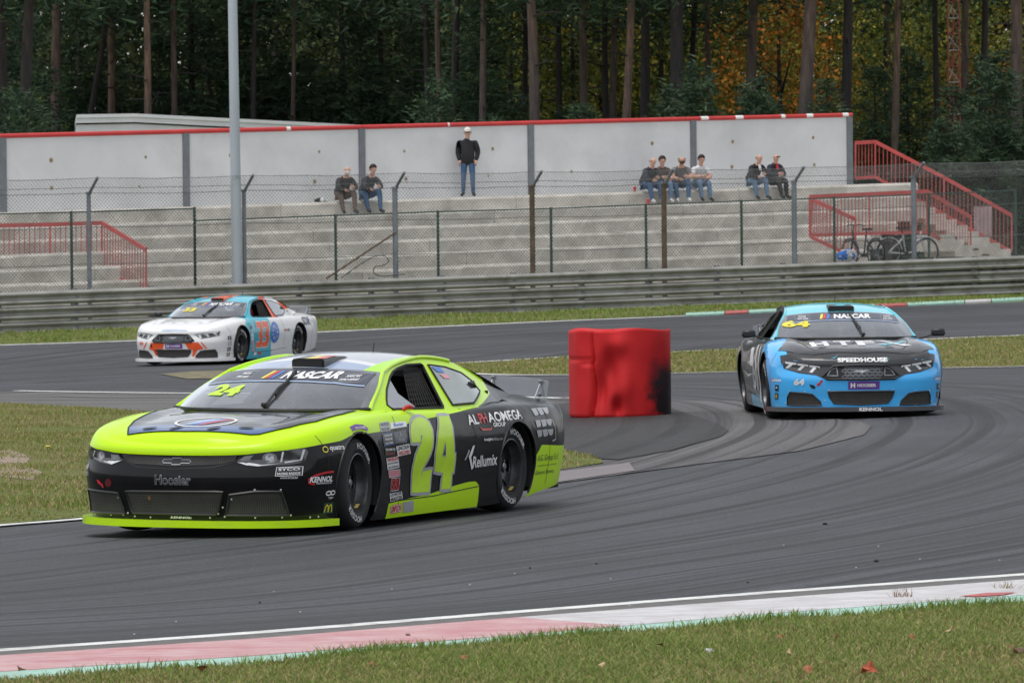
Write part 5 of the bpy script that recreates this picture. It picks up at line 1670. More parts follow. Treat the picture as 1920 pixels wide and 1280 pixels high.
def sun_strip(car, num, col):
    """Dark band across the top of the screen with the series lettering, and the number on the glass."""
    zt = lambda y: np.interp(abs(y), [0, .25, .45, .63], [1.167, 1.163, 1.151, 1.131])
    zb = lambda y: zt(y) - .088
    ys = np.linspace(-.56, .56, 21)
    band_ = car.decal('sun_strip', [(y, zb(y)) for y in ys * 1.07] + [(y, zt(y)) for y in ys[::-1]], 'front', D_BAND, .004, .06)
    for k, c in ((-.235, D_YEL), (-.195, D_RED), (-.155, D_BLUE)):
        car.decal('stripe', [(k - .02, zb(k) + .018), (k + .008, zb(k) + .018), (k + .03, zb(k) + .066), (k + .002, zb(k) + .066)], 'front', c, .007, .1, sub=None)
    car.text('series_lettering', 'NASCAR', 'front', (.085, zb(.05) + .042), .048, D_WHITE, w=.40, shear=.25, bold=.045, off=.008, space=1.05)
    for y in (-.42, .42):
        car.text('series_lettering', 'NASCAR', 'front', (y, zb(y) + .052), .017, D_WHITE, w=.11, shear=.2, bold=.03, off=.008)
        car.text('series_lettering', 'EURO SERIES', 'front', (y, zb(y) + .026), .015, D_WHITE, w=.14, shear=.2, bold=.03, off=.008)
        car.line('badge_border', [(y - .10, zb(y) + .012), (y + .10, zb(y) + .012), (y + .10, zb(y) + .068), (y - .10, zb(y) + .068)], 'front', .003, D_GREY, .007, closed=True)
    car.text('screen_number', num, 'front', (-.47 if num != '64' else -.40, 1.085), .075, col, w=.22, shear=.3, bold=.04, off=.008)

# ------------------------------------------------------------------ the three race cars
def sticker(car, quad, bgm, lines, mode='left', border=None):
    """A printed rectangle with lines of lettering: quad = top left, top right, bottom right, bottom left."""
    q = np.array(quad, float); st = car.decal('sponsor_sticker', quad, mode, bgm, .0035, .2)
    if border is not None: car.line('sticker_border', quad, mode, .004, border, .005, closed=True, sub=None)
    n = len(lines)
    for i, (txt, m, hf, wf) in enumerate(lines):
        f = (i + .5) / n
        l = q[0] * (1 - f) + q[3] * f; r = q[1] * (1 - f) + q[2] * f; c = (l + r) / 2; d = r - l; w = np.linalg.norm(d)
        h = (np.linalg.norm(q[3] - q[0]) + np.linalg.norm(q[2] - q[1])) / 2 / n
        car.text('sticker_lettering', txt, mode, c, h * hf, m, w=w * wf, rot=math.atan2(d[1], d[0]), bold=.02, off=.006)
    return st

def ellipse(cx, cy, rx, ry, n=26, rot=0.0, a0=0.0, a1=2 * math.pi):
    out = []
    for t in np.linspace(a0, a1, n, endpoint=(a1 - a0 < 6.2)):
        x, y = rx * math.cos(t), ry * math.sin(t)
        out.append((cx + x * math.cos(rot) - y * math.sin(rot), cy + x * math.sin(rot) + y * math.cos(rot)))
    return out

def panel_lines(car):
    """Shut lines of door, bonnet, bumper."""
    for md, s in (('left', -1), ('right', 1)):
        car.line('door_shut_line', [(s * .66, .86), (s * .70, .70), (s * .66, .30), (s * .62, .12)], md, .006, M_SEAL, .003)
        car.line('door_shut_line', [(s * -.64, .84), (s * -.74, .62), (s * -.72, .30)], md, .006, M_SEAL, .003)
        car.line('rocker_crease', [(s * .9, .20), (s * 0, .205), (s * -.85, .245)], md, .007, M_SEAL, .003)
        car.line('bumper_seam', [(s * -2.10, .83), (s * -2.14, .6), (s * -2.12, .2)], md, .006, M_SEAL, .003)
        car.line('fender_seam', [(s * 1.93, .73), (s * 1.86, .60), (s * 1.84, .3)], md, .005, M_SEAL, .003)

def front_rivets(car, pts): rivets(car, pts, 'front', .0085)
def wheel_arch_lip(car, m):
    for ax, ra in ((AXF, .372), (AXR - .02, .354)):
        for md, s in (('left', 1), ('right', -1)):
            P = [project([((-x if s > 0 else x), z)], md, -.002)[0] for x, z in ((ax + (ra + .006) * math.cos(t), .358 + (ra + .006) * math.sin(t)) for t in np.linspace(-.62, math.pi + .62, 30))]
            b = MB(); b.tube(P, .009, 6); car.mb(b, 'wheel_arch_lip', m)
def mirrors(car, sides=(1, -1)):
    for s in sides:
        b = MB(); b.box((.60, s * 1.09, .93), (.09, .155, .085), bev=.018); o = car.mb(b, 'door_mirror', M_TRIM)
        b = MB(); b.tube([(.62, s * .84, .86), (.61, s * .96, .885), (.61, s * 1.05, .915)], .012, 6); car.mb(b, 'mirror_stalk', M_TRIM, sub=o)
def antenna(car, y=.1):
    b = MB(); b.tube([(-.75, y, 1.24), (-.78, y, 1.33)], .005, 5); b.lathe([(0, .02), (.02, .015), (.025, -.01)], 10, 'z', (-.75, y, 1.245)); car.mb(b, 'roof_antenna', M_TRIM)

# ---- 24
LIME = (.50, .80, .006)
c24 = Car('stock_car', 'lime and black stock car numbered 24 leading in the foreground', (675, 994), (1.37, .985), R(23.7), roll=R(-1.2))
U24 = [(-2.8, 1.45), (-1.06, 1.45), (-1.04, .842), (-.69, .825), (-.36, .806), (.05, .788), (.43, .764), (.85, .728), (1.135, .724), (1.53, .712), (1.67, .684), (1.93, .664), (2.15, .638), (2.35, .601), (2.41, .592), (2.6, .592)]
L24 = [(-2.8, 0), (-.835, 0), (-.83, .235), (-.815, .248), (-.75, .282), (-.63, .284), (-.365, .264), (.02, .225), (.54, .203), (.825, .185), (.83, 0), (2.6, 0)]
RL24 = [(-2.8, .485), (-2.38, .492), (-1.955, .514), (-1.72, .355), (-1.715, 0), (2.6, 0)]
BLK = (.0045, .0045, .005)
base_car(c24, paint('lime_and_black_paint', LIME, [(BLK, U24, L24, ()), (LIME, RL24, None, (('x<', -1.7),))], dust=.02, coat=.3),
         paint('lime_pillar_paint', LIME, [(BLK, [(-2.8, 1.45), (-1.59, 1.45), (-1.58, 1.02), (-1.533, .926), (-1.026, .84), (-1.02, 0), (2.6, 0)], None, ())], dust=.03),
         paint('silver_striped_roof', (.40, .80, .02), [((.42, .44, .48), None, None, (('ay<', .50),)), ((.30, .37, .52), None, None, (('ay<', .50), ('x>', .12))), ((.66, .67, .69), None, None, (('ay<', .50), ('x>', .02), ('x<', .12))), ((.42, .44, .48), None, None, (('ay<', .10),)), (LIME, None, None, (('x<', -.72), ('y<', .02), ('y>', -.34)))], dust=.02),
         paint('lime_splitter_paint', LIME, dust=.1), steer=R(5))
c24.geo('headliner', np.array(RF_V) - np.array([0, 0, .012]), [f[::-1] for f in RF_F], M_INT)
window_parts(c24); wiper(c24, (.115, .895), (.10, 1.125)); wheel_arch_lip(c24, M_TRIM)
rv, RV = roof_vent(c24, D_BLACK, .09, .27)
b = MB()
for i, m in enumerate((D_BLACK, D_YEL, D_RED)):
    V = []
    for k in range(0, 5):
        a, e = Vector(RV[k * 6 + 2]), Vector(RV[k * 6 + 3])
        V += [a.lerp(e, i / 3) + Vector((0, 0, .003)), a.lerp(e, (i + 1) / 3) + Vector((0, 0, .003))]
    c24.geo('flag_band', V, [(2 * k, 2 * k + 1, 2 * k + 3, 2 * k + 2) for k in range(4)], m, sub=rv)
panel_lines(c24); antenna(c24)
def strip24(car, num, col, ny=0.02, num_pos=(-.35, 1.008), num_w=.27, num_h=.075):
    zt = lambda y: np.interp(abs(y), [0, .25, .45, .64], [1.164, 1.160, 1.149, 1.126])
    zb = lambda y: zt(y) - .084
    ys = np.linspace(-.618, .618, 27)
    car.decal('sun_strip', [(y, zb(y)) for y in ys * 1.055] + [(y, zt(y) - .002) for y in ys[::-1]], 'front', D_BAND, .004, .05)
    car.line('strip_edge', [(y, zb(y) - .002) for y in ys * 1.055], 'front', .006, D_PALEB, .006)
    for k, m in ((-.155, D_YEL), (-.118, D_RED), (-.080, D_BLUE)):
        k += ny
        car.decal('series_stripe', [(k - .022, zb(k) + .014), (k + .006, zb(k) + .014), (k + .036, zb(k) + .066), (k + .008, zb(k) + .066)], 'front', m, .0075, .2)
    car.text('series_lettering', 'NASCAR', 'front', (.225 + ny - .02, zb(.2) + .040), .050, D_WHITE, w=.43, shear=.28, bold=.05, off=.008, space=1.02)
    for y in (-.36 + ny, .515):
        car.text('series_lettering', 'NASCAR', 'front', (y, zb(y) + .052), .016, D_WHITE, w=.085, shear=.2, bold=.03, off=.008)
        car.text('series_lettering', 'EURO SERIES', 'front', (y, zb(y) + .028), .014, D_WHITE, w=.115, shear=.2, bold=.03, off=.008)
        car.line('badge_border', [(y - .085, zb(y) + .012), (y + .075, zb(y) + .012), (y + .085, zb(y) + .068), (y - .075, zb(y) + .068)], 'front', .003, D_GREY, .007, closed=True)
    car.text('screen_number', num, 'front', num_pos, num_h, col, w=num_w, shear=.35, bold=.05, off=.008)
strip24(c24, '24', D_LIME)
# bonnet panel
hood = [(-.47, -2.225), (-.55, -2.06), (-.61, -1.85), (-.65, -1.6), (-.69, -1.3), (-.70, -1.02), (-.52, -1.13), (-.30, -1.21), (0, -1.24), (.30, -1.21), (.55, -1.12), (.77, -.97), (.80, -1.3), (.79, -1.7), (.70, -1.95), (.56, -2.16), (.50, -2.19), (0, -2.235)]
MH = paint('dark_bonnet_wrap', (.030, .031, .036), [((.05, .11, .26), None, None, (('x>', 2.02),)), ((.11, .12, .14), None, None, (('x<', 1.42), ('y>', -.1)))], rough=.18, dust=.02)
hd = c24.decal('bonnet', hood, 'top', MH, .006, .06)
c24.line('bonnet_edge', hood, 'top', .012, M_SEAL, .008, closed=True, sub=hd)
c24.line('bonnet_emblem_ring', ellipse(0.0, -1.90, .225, .20), 'top', .022, D_WHITE, .010, closed=True, sub=hd)
for k, m in ((-.06, D_PALEB), (.0, D_BLUE), (.055, D_RED)):
    c24.decal('bonnet_emblem_stripe', [(k - .07, -2.02), (k - .015, -2.02), (k + .125, -1.78), (k + .07, -1.78)], 'top', m, .009, .1, sub=hd)
for u, v, ro in ((-.33, -2.15, .1), (-.11, -2.16, .9), (.19, -2.15, .9), (.41, -2.07, .2)):
    c24.decal('bonnet_pin_cover', ellipse(u, v, .058, .026, 16, ro), 'top', M_TRIM, .012, .2, sub=hd)
# nose
hlr = c24.decal('headlight', [(.455, .558), (.53, .604), (.70, .625), (.875, .642), (.888, .616), (.878, .546), (.814, .529), (.62, .516), (.536, .525)], 'front', M_LENS, .004, .05)
for P, m in ((ellipse(.687, .578, .046, .036), M_LENSG), (ellipse(.687, .578, .028, .024), M_LENSW), ([(.475, .556), (.53, .595), (.585, .60), (.555, .562)], M_LENSG), ([(.475, .548), (.545, .548), (.64, .528), (.76, .540), (.62, .519), (.54, .527)], M_LENSW)):
    c24.decal('headlight_print', P, 'front', m, .007, .1, sub=hlr)
c24.line('headlight_print', [(.868, .634), (.858, .562), (.775, .545)], 'front', .010, M_LENSW, .007, sub=hlr)
c24.line('headlight_print', [(.765, .622), (.755, .548)], 'front', .010, M_LENSW, .007, sub=hlr)
hll = c24.decal('headlight', [(-.83, .622), (-.745, .626), (-.60, .614), (-.494, .60), (-.436, .553), (-.539, .512), (-.667, .528), (-.79, .563)], 'front', M_LENS, .004, .05)
for P, m in ((ellipse(-.66, .573, .046, .036), M_LENSG), (ellipse(-.66, .573, .028, .024), M_LENSW), ([(-.48, .588), (-.46, .556), (-.55, .553), (-.555, .59)], M_LENSG), ([(-.455, .546), (-.535, .545), (-.64, .535), (-.54, .517)], M_LENSW)):
    c24.decal('headlight_print', P, 'front', m, .007, .1, sub=hll)
c24.line('headlight_print', [(-.735, .612), (-.765, .565)], 'front', .010, M_LENSW, .007, sub=hll)
sl = c24.decal('upper_grille', [(-.445, .594), (-.2, .588), (0, .586), (.25, .59), (.475, .602), (.457, .558), (.356, .534), (.003, .517), (-.35, .530), (-.42, .55)], 'front', M_MESH, .003, .06)
bt = [(-.098, .550), (-.088, .566), (-.02, .566), (-.016, .577), (.052, .577), (.056, .566), (.118, .566), (.128, .550), (.118, .537), (.052, .537), (.048, .526), (-.02, .526), (-.024, .537), (-.088, .537)]
c24.decal('nose_emblem', bt, 'front', M_TRIM, .007, .2, sub=sl); c24.line('nose_emblem_edge', bt, 'front', .006, D_GREY, .009, closed=True, sub=sl)
for P in ([(-.83, .325), (-.477, .313), (-.425, .165), (-.83, .16)], [(-.40, .328), (.38, .338), (.335, .205), (.318, .172), (-.35, .172), (-.367, .20)], [(.43, .315), (.604, .339), (.762, .338), (.79, .165), (.392, .168)]):
    g = c24.decal('lower_grille', P, 'front', M_MESH, .003, .05); c24.tube_line('grille_frame', P, 'front', .011, M_TRIM, .002, sub=g)
c24.decal('grille_stain', ellipse(-.20, .285, .013, .017, 10), 'front', flat('brown_leaf_stain', (.2, .1, .05)), .006, .2)
front_rivets(c24, [(-.651, .318), (-.478, .279), (-.443, .157), (-.399, .170), (-.565, .152), (-.76, .150), (-.338, .148), (-.203, .144), (.124, .146), (.274, .149), (.335, .179), (.372, .224), (.44, .284), (.604, .352), (.762, .35), (.383, .158), (.593, .152), (.754, .152), (.80, .165), (.88, .145), (.905, .145)])
for dx, col in ((0, D_WHITE),): c24.text('maker_lettering', 'Hoosier', 'front', (0, .418), .072, D_GREY, w=.29, bold=.03, off=.006)
c24.text('maker_lettering', 'Hoosier', 'front', (0, .418), .066, D_BLACK, w=.283, bold=-.004, off=.008)
sticker(c24, [(.735, .510), (.872, .514), (.872, .452), (.735, .450)], D_BLACK, [('SYCO', D_WHITE, .62, .82), ('RACING RADIOS', D_WHITE, .55, .88)], 'front', D_WHITE)
c24.text('sponsor_lettering', 'WWW.SYCO.EU', 'front', (.807, .436), .012, D_WHITE, w=.09, bold=.02)
c24.text('sponsor_lettering', 'KENNOL', 'left', (-1.925, .417), .042, D_WHITE, w=.24, shear=.25, bold=.04, rot=.0)
c24.text('sponsor_lettering', 'PERFORMANCE OIL', 'left', (-1.90, .388), .011, D_WHITE, w=.17, bold=.02)
c24.line('sponsor_swoosh', [(-2.0, .383), (-2.055, .395), (-2.06, .42), (-2.0, .447), (-1.9, .463), (-1.80, .467)], 'left', .014, D_RED, .005)
c24.text('sponsor_lettering', 'quatra', 'left', (-1.735, .632), .042, D_WHITE, w=.185, bold=.02)
c24.line('sponsor_mark', ellipse(-1.875, .629, .028, .02, 10), 'left', .008, D_YEL, .005, closed=True)
c24.line('sponsor_mark', ellipse(-1.835, .312, .032, .014, 10), 'left', .010, D_WHITE, .005, closed=True); c24.line('sponsor_mark', ellipse(-1.785, .314, .03, .014, 10), 'left', .010, D_WHITE, .005, closed=True)
c24.text('sponsor_lettering', 'TIJEY', 'left', (-1.80, .276), .016, D_WHITE, w=.07, bold=.02)
sticker(c24, [(-1.875, .242), (-1.755, .244), (-1.745, .165), (-1.87, .163)], D_GREEN, [], 'left')
for cx in (-1.836, -1.792): c24.line('arch_mark', ellipse(cx, .175, .021, .052, 12, 0, 0, math.pi), 'left', .010, D_YEL, .006)
c24.decal('tow_arrow', [(-.69, .405), (-.66, .40), (-.635, .375), (-.628, .383), (-.612, .345), (-.64, .355), (-.632, .362), (-.675, .378)], 'front', D_RED, .005, .2)
c24.decal('tow_socket', ellipse(-.565, .385, .035, .030, 12, .5), 'front', flat('dark_red_recess', (.10, .004, .006)), .004, .2)
sticker(c24, [(-.865, .50), (-.82, .505), (-.812, .43), (-.86, .425)], D_BLACK, [('SYCO', D_WHITE, .6, .8), ('RADIO', D_WHITE, .5, .8)], 'front', D_WHITE)
c24.line('nose_crease', [(-.45, .60), (-.42, .545), (-.3, .505), (0, .495), (.3, .51), (.46, .55), (.5, .60)], 'front', .004, M_TRIM, .003)
c24.text('sponsor_lettering', 'KENNOL', 'front', (.05, .150), .016, D_WHITE, w=.16, shear=.3, bold=.03, off=.012)
# big door number, silver outline below lime
TWO = [(-.445, .622), (-.438, .70), (-.40, .752), (-.34, .785), (-.265, .798), (-.17, .80), (-.10, .785), (-.055, .752), (-.035, .705), (-.043, .64), (-.06, .585), (-.10, .53), (-.15, .482), (-.20, .435), (-.222, .392), (-.225, .352), (-.205, .40), (-.04, .408), (-.068, .240), (-.398, .248), (-.392, .33), (-.402, .44), (-.378, .52), (-.32, .572), (-.27, .612), (-.235, .665), (-.258, .672), (-.278, .622)]
FOUR = [(.152, .795), (.338, .793), (.330, .719), (.323, .63), (.320, .51), (.345, .508), (.345, .370), (.315, .366), (.304, .245), (.135, .250), (.165, .372), (.012, .390), (-.004, .525), (.05, .653)]
FH = [(.170, .605), (.172, .500), (.112, .503)]
def grow(P, d):
    P = np.array(P); n = len(P); A = 0.5 * np.sum(P[:, 0] * np.roll(P[:, 1], -1) - np.roll(P[:, 0], -1) * P[:, 1]); out = []
    for i in range(n):
        e0 = P[i] - P[i - 1]; e1 = P[(i + 1) % n] - P[i]; e0 /= np.linalg.norm(e0); e1 /= np.linalg.norm(e1)
        n0, n1 = np.array([e0[1], -e0[0]]), np.array([e1[1], -e1[0]]); m = n0 + n1; m /= max(np.linalg.norm(m), .35); k = 1 / max(m @ n1, .5)
        out.append(tuple(P[i] + m * d * k * (1 if A > 0 else -1)))
    return out
c24.line('number_outline', grow(TWO, .004), 'left', .040, D_GREY, .0045, closed=True); c24.decal('door_number', TWO, 'left', D_LIME, .0065, .06)
c24.line('number_outline', grow(FOUR, .004), 'left', .040, D_GREY, .0045, closed=True); c24.decal('door_number', FOUR, 'left', D_LIME, .0065, .06)
c24.decal('number_counter', FH, 'left', D_BLACK, .008, .1); c24.line('number_outline', FH, 'left', .014, D_GREY, .009, closed=True)
# lettering on door and quarter panel
for txt, m, u0, u1, z in (('AL', D_WHITE, .639, .819, .752), ('PH', D_RED, .839, .969, .757), ('AOMEGA', D_WHITE, .988, 1.588, .762)):
    c24.text('sponsor_lettering', txt, 'left', ((u0 + u1) / 2, z), .072, m, w=u1 - u0, bold=.02, rot=.015)
c24.text('sponsor_lettering', 'GROUP', 'left', (1.14, .702), .034, D_WHITE, w=.20, bold=.03)
c24.decal('sponsor_swoosh', [(.815, .695), (.849, .664), (1.002, .664), (1.018, .692), (.99, .677), (.86, .679)], 'left', D_RED, .005, .1)
c24.text('sponsor_lettering', 'Insight', 'left', (.93, .593), .026, D_WHITE, w=.14, bold=.03); c24.text('sponsor_lettering', 'Affiliate.com', 'left', (1.085, .594), .022, D_GREY, w=.16, bold=.01)
c24.decal('sponsor_mark', [(.515, .455), (.535, .452), (.605, .52), (.585, .532)], 'left', D_GREY, .005, .1)
c24.decal('sponsor_mark', [(.655, .556), (.69, .560), (.625, .47), (.672, .385), (.650, .375), (.583, .478)], 'left', D_WHITE, .006, .1)
c24.text('sponsor_lettering', 'Rellumix', 'left', (.87, .435), .088, D_WHITE, w=.41, bold=.02, rot=.02)
for r_, z in enumerate((.770, .680, .603)):
    for k in range(3):
        u = 1.842 + k * .128 - r_ * .0
        c24.decal('sponsor_mark', [(u, z + .028), (u + .115, z + .028), (u + .115, z - .018), (u + .07, z - .026), (u + .02, z - .026)] if k != 2 else ellipse(u + .055, z + .026, .062, .05, 12, 0, math.pi, 2 * math.pi), 'left', D_GREY, .005, .1)
c24.line('sponsor_mark', [(2.235, .70), (2.27, .62), (2.26, .545), (2.18, .535)], 'left', .010, D_GREY, .005)
c24.text('sponsor_lettering', 'A.G. Group S.r.l.', 'left', (2.115, .405), .062, D_BLACK, w=.48, shear=.1)
c24.line('sponsor_rule', [(1.90, .352), (2.32, .352)], 'left', .004, D_BLACK, .005); c24.text('sponsor_lettering', 'General Service', 'left', (2.07, .300), .032, D_BLACK, w=.41, shear=.15)
# contingency stickers behind the front wheel
W_, B_, K_ = D_WHITE, D_BLUE, D_BLACK
ST = [([(-.965, .789), (-.775, .793), (-.800, .724), (-.995, .723)], D_GREY, [('PROTECH', D_NAVY, .6, .8), ('RACE CAR', D_NAVY, .6, .8)], None),
      ([(-.760, .780), (-.464, .783), (-.480, .744), (-.785, .737)], W_, [('iRacing', B_, .75, .62)], None),
      ([(-.972, .706), (-.755, .708), (-.757, .627), (-.97, .619)], K_, [('NASCAR', W_, .5, .7), ('TRACK', W_, .55, .7), ('RACERS', W_, .4, .7)], B_),
      ([(-.745, .711), (-.505, .720), (-.522, .627), (-.742, .627)], D_BAND, [('O', D_GREY, .6, .13), ('STROM', D_GREY, .45, .5)], None),
      ([(-.965, .601), (-.755, .600), (-.757, .543), (-.955, .547)], K_, [('TEAM FJ', W_, .75, .95), ('RACING', D_RED, .4, .8)], None),
      ([(-.734, .606), (-.482, .617), (-.461, .542), (-.703, .531)], W_, [('LINCOLN', K_, .75, .85), ('WELDERS', D_RED, .75, .85)], None),
      ([(-.935, .526), (-.703, .534), (-.662, .448), (-.895, .441)], W_, [('WHELEN', D_RED, .85, .9), ('RACING SERIES', K_, .4, .85), ('NEW HAMPSHIRE', D_NAVY, .4, .85)], None),
      ([(-.880, .437), (-.647, .434), (-.620, .385), (-.845, .381)], D_PINK, [], W_),
      ([(-.800, .373), (-.627, .372), (-.641, .281), (-.800, .278)], K_, [('SRI', D_RED, .9, .95)], W_),
      ([(-.808, .262), (-.579, .268), (-.556, .213), (-.785, .200)], W_, [('QUARTER', K_, .85, .9), ('MASTER', K_, .85, .9)], None),
      ([(-.772, .169), (-.576, .177), (-.565, .118), (-.760, .110)], W_, [('SIMPSON', D_RED, .8, .9)], D_RED),
      ([(-.544, .185), (-.350, .187), (-.330, .108), (-.526, .105)], D_GREY, [], None)]
for q, m, ln, bd in ST: sticker(c24, q, m, ln, 'left', bd)
pb = c24.decal('fender_badge', [(-1.50, .775), (-1.40, .792), (-1.29, .785), (-1.225, .757), (-1.25, .738), (-1.32, .756), (-1.42, .757), (-1.475, .745)], 'left', D_PURP, .006, .06)
c24.text('badge_lettering', 'HOOSIER', 'left', (-1.355, .766), .018, W_, w=.15, bold=.02, off=.009, sub=pb)
c24.decal('window_sticker', [(.66, 1.150), (.80, 1.141), (.815, 1.100), (.70, 1.108)], 'left', B_, .013, .1); c24.decal('window_sticker', [(.71, 1.092), (.835, 1.086), (.85, 1.055), (.745, 1.058)], 'left', D_PINK, .013, .1)
b = MB(); b.tube([(.36, .868, .865), (.36, .90, .88), (.28, .905, .878)], .016, 6); b.box((.32, .90, .885), (.10, .03, .03), bev=.008); c24.mb(b, 'red_pull_handle', D_RED)
c24.decal('window_vent_shield', [(-.50, .876), (-.46, .955), (-.30, 1.04), (-.16, 1.09), (-.22, .98), (-.10, .88)], 'left', M_LEXAN, .0, .2) if False else None
V = [Vector(gs(x, z)) - Vector((0, .006, 0)) for x, z in ((.49, .876), (.515, .905), (.36, 1.008), (.17, 1.09), (.20, .98), (.06, .876))]
c24.geo('vent_shield', V, [(0, 1, 2, 3, 4, 5)], M_QGLASS, smooth=False)

# ---- the two pony cars share their nose
def pony_nose(car, mask, mask_m, number=None):
    if mask is not None: car.decal('nose_mask', mask, 'front', mask_m, .0035, .05)
    for s in (1, -1):
        P = [(s * .42, .588), (s * .62, .618), (s * .845, .642), (s * .838, .562), (s * .72, .528), (s * .55, .502)]
        hl = car.decal('headlight', P, 'front', M_LENS, .005, .05)
        for k in range(3):
            u = .485 + k * .125; z = .572 + k * .019
            car.decal('headlight_print', [(s * (u - .03), z + .012), (s * (u + .085), z + .026), (s * (u + .08), z + .004), (s * (u - .03), z - .010)], 'front', M_LENSW, .008, .2, sub=hl)
            car.decal('headlight_print', [(s * (u + .005), z - .008), (s * (u + .04), z + .0), (s * (u + .085), z - .055 + k * .006), (s * (u + .055), z - .062 + k * .006)], 'front', M_LENSW, .008, .2, sub=hl)
    G = [(-.30, .588), (0, .594), (.30, .588), (.43, .470), (.38, .438), (0, .432), (-.38, .438), (-.43, .470)]
    g = car.decal('main_grille', G, 'front', M_INT, .006, .06); car.tube_line('grille_frame', G, 'front', .013, M_TRIM, .006, sub=g)
    for r_ in range(4):
        for k in range(-3, 4):
            cx = k * .062 + (.031 if r_ % 2 else 0); cz = .463 + r_ * .033
            if abs(cx) < .24: car.line('grille_cell', ellipse(cx, cz, .030, .0155, 6), 'front', .006, M_POSTG, .010, closed=True, sub=g)
    for s in (1, -1):
        Q = [(s * .27, .568), (s * .335, .545), (s * .375, .478), (s * .262, .475)]
        car.line('grille_duct', Q, 'front', .012, M_POSTG, .011, closed=True, sub=g)
    em = [(-.085, .522), (-.05, .535), (-.015, .528), (.0, .537), (.02, .530), (.06, .536), (.09, .528), (.05, .522), (.025, .512), (.01, .495), (-.002, .512), (-.03, .516)]
    car.decal('nose_emblem', em, 'front', D_GREY, .013, .2, sub=g)
    for P in ([(-.37, .302), (.37, .302), (.35, .24), (.30, .168), (0, .155), (-.30, .168), (-.35, .24)], [(.44, .148), (.455, .19), (.54, .272), (.62, .285), (.775, .295), (.80, .24), (.80, .150)], [(-.44, .148), (-.455, .19), (-.54, .272), (-.62, .285), (-.775, .295), (-.80, .24), (-.80, .150)]):
        q = car.decal('lower_grille', P, 'front', M_MESH, .004, .05); car.tube_line('grille_frame', P, 'front', .010, M_TRIM, .003, sub=q)
    pl = sticker(car, [(-.148, .415), (.205, .415), (.205, .325), (-.148, .325)], D_PURP, [], 'front')
    car.text('plate_lettering', 'HOOSIER', 'front', (.06, .370), .036, D_WHITE, w=.21, bold=.03, off=.008)
    car.text('plate_lettering', 'H', 'front', (-.095, .370), .056, D_WHITE, w=.05, bold=.05, off=.008)
    front_rivets(car, [(-.62, .302), (-.78, .31), (-.40, .20), (-.82, .17), (-.60, .137), (-.36, .32), (.36, .32), (.62, .302), (.79, .30), (.82, .18), (.42, .14), (.62, .135)])

# ---- 64
SKY = (.07, .46, .93)
c64 = Car('stock_car', 'sky blue and black stock car numbered 64 seen head on beside the red barrel', (1434, 786), (1.37, -.985), R(-2.9), roll=R(-1.6))
DG = (.035, .037, .040)
base_car(c64, paint('sky_blue_paint', SKY, [(DG, [(-2.8, 1.4), (1.02, 1.4), (1.04, .80), (1.72, .80), (1.74, 0), (2.6, 0)], None, (('ay>', .80), ('x<', 1.0))), (DG, None, None, (('x<', -1.5),)), ((.10, .42, .62), None, None, (('x<', .9), ('x>', -.6), ('z<', .22))), ((.040, .041, .044), None, None, (('x>', .9), ('ay<', .62), ('z>', .62))), ((.040, .041, .044), None, None, (('x>', 1.6), ('ay<', .80), ('z>', .665)))], dust=.08),
         paint('turquoise_pillar_paint', (.10, .56, .68), [(DG, None, None, (('x<', -.2),))], dust=.03),
         paint('turquoise_roof_paint', (.12, .60, .72), [(DG, None, None, (('x<', -.55),))], dust=.02), paint('dark_grey_splitter', (.075, .075, .08), dust=.15))
c64.geo('headliner', np.array(RF_V) - np.array([0, 0, .012]), [f[::-1] for f in RF_F], M_INT)
window_parts(c64); wiper(c64, (.165, .90), (.08, 1.125)); wheel_arch_lip(c64, M_TRIM); panel_lines(c64); mirrors(c64); antenna(c64, .05)
rv, RV = roof_vent(c64, M_TRIM, .0, .30)
V = []
for k in range(0, 4):
    a, e = Vector(RV[k * 6 + 2]), Vector(RV[k * 6 + 3]); V += [a.lerp(e, .12 + .1 * k) + Vector((0, 0, .003)), a.lerp(e, .55 + .1 * k) + Vector((0, 0, .003))]
c64.geo('vent_stripe', V, [(2 * k, 2 * k + 1, 2 * k + 3, 2 * k + 2) for k in range(3)], D_CYAN, sub=rv)
strip24(c64, '64', D_YEL, -.10, (-.55, 1.035), .30, .07)
hood = [(-.70, -1.0), (-.72, -1.3), (-.78, -1.65), (-.88, -1.92), (-.70, -2.14), (-.52, -2.24), (0, -2.30), (.52, -2.24), (.70, -2.14), (.88, -1.92), (.78, -1.65), (.72, -1.3), (.70, -1.0), (.52, -1.13), (.30, -1.21), (0, -1.24), (-.30, -1.21), (-.52, -1.13)]
hd = c64.decal('bonnet', hood, 'top', paint('charcoal_bonnet_wrap', (.040, .041, .044), rough=.25, dust=.03), .006, .06)
c64.line('bonnet_shut_line', [(-.60, -1.1), (-.62, -1.6), (-.55, -2.0), (-.5, -2.12), (0, -2.19), (.5, -2.12), (.55, -2.0), (.62, -1.6), (.60, -1.1)], 'top', .010, M_SEAL, .008, sub=hd)
for ch, u in (('H', -.40), ('T', -.13), ('F', .12)):
    c64.text('bonnet_lettering', ch, 'top', (u, -1.78), .40, D_WHITE, w=.20, bold=.05, off=.010, sub=hd)
c64.decal('bonnet_lettering', [(.26, -1.96), (.33, -1.96), (.62, -1.58), (.55, -1.58)], 'top', D_CYAN, .010, .1, sub=hd); c64.decal('bonnet_lettering', [(.26, -1.58), (.34, -1.58), (.62, -1.96), (.54, -1.96)], 'top', D_WHITE, .011, .1, sub=hd)
for u, v in ((-.40, -2.05), (.36, -2.06)): c64.decal('bonnet_pin_cover', ellipse(u, v, .055, .022, 14), 'top', M_TRIM, .012, .2, sub=hd)
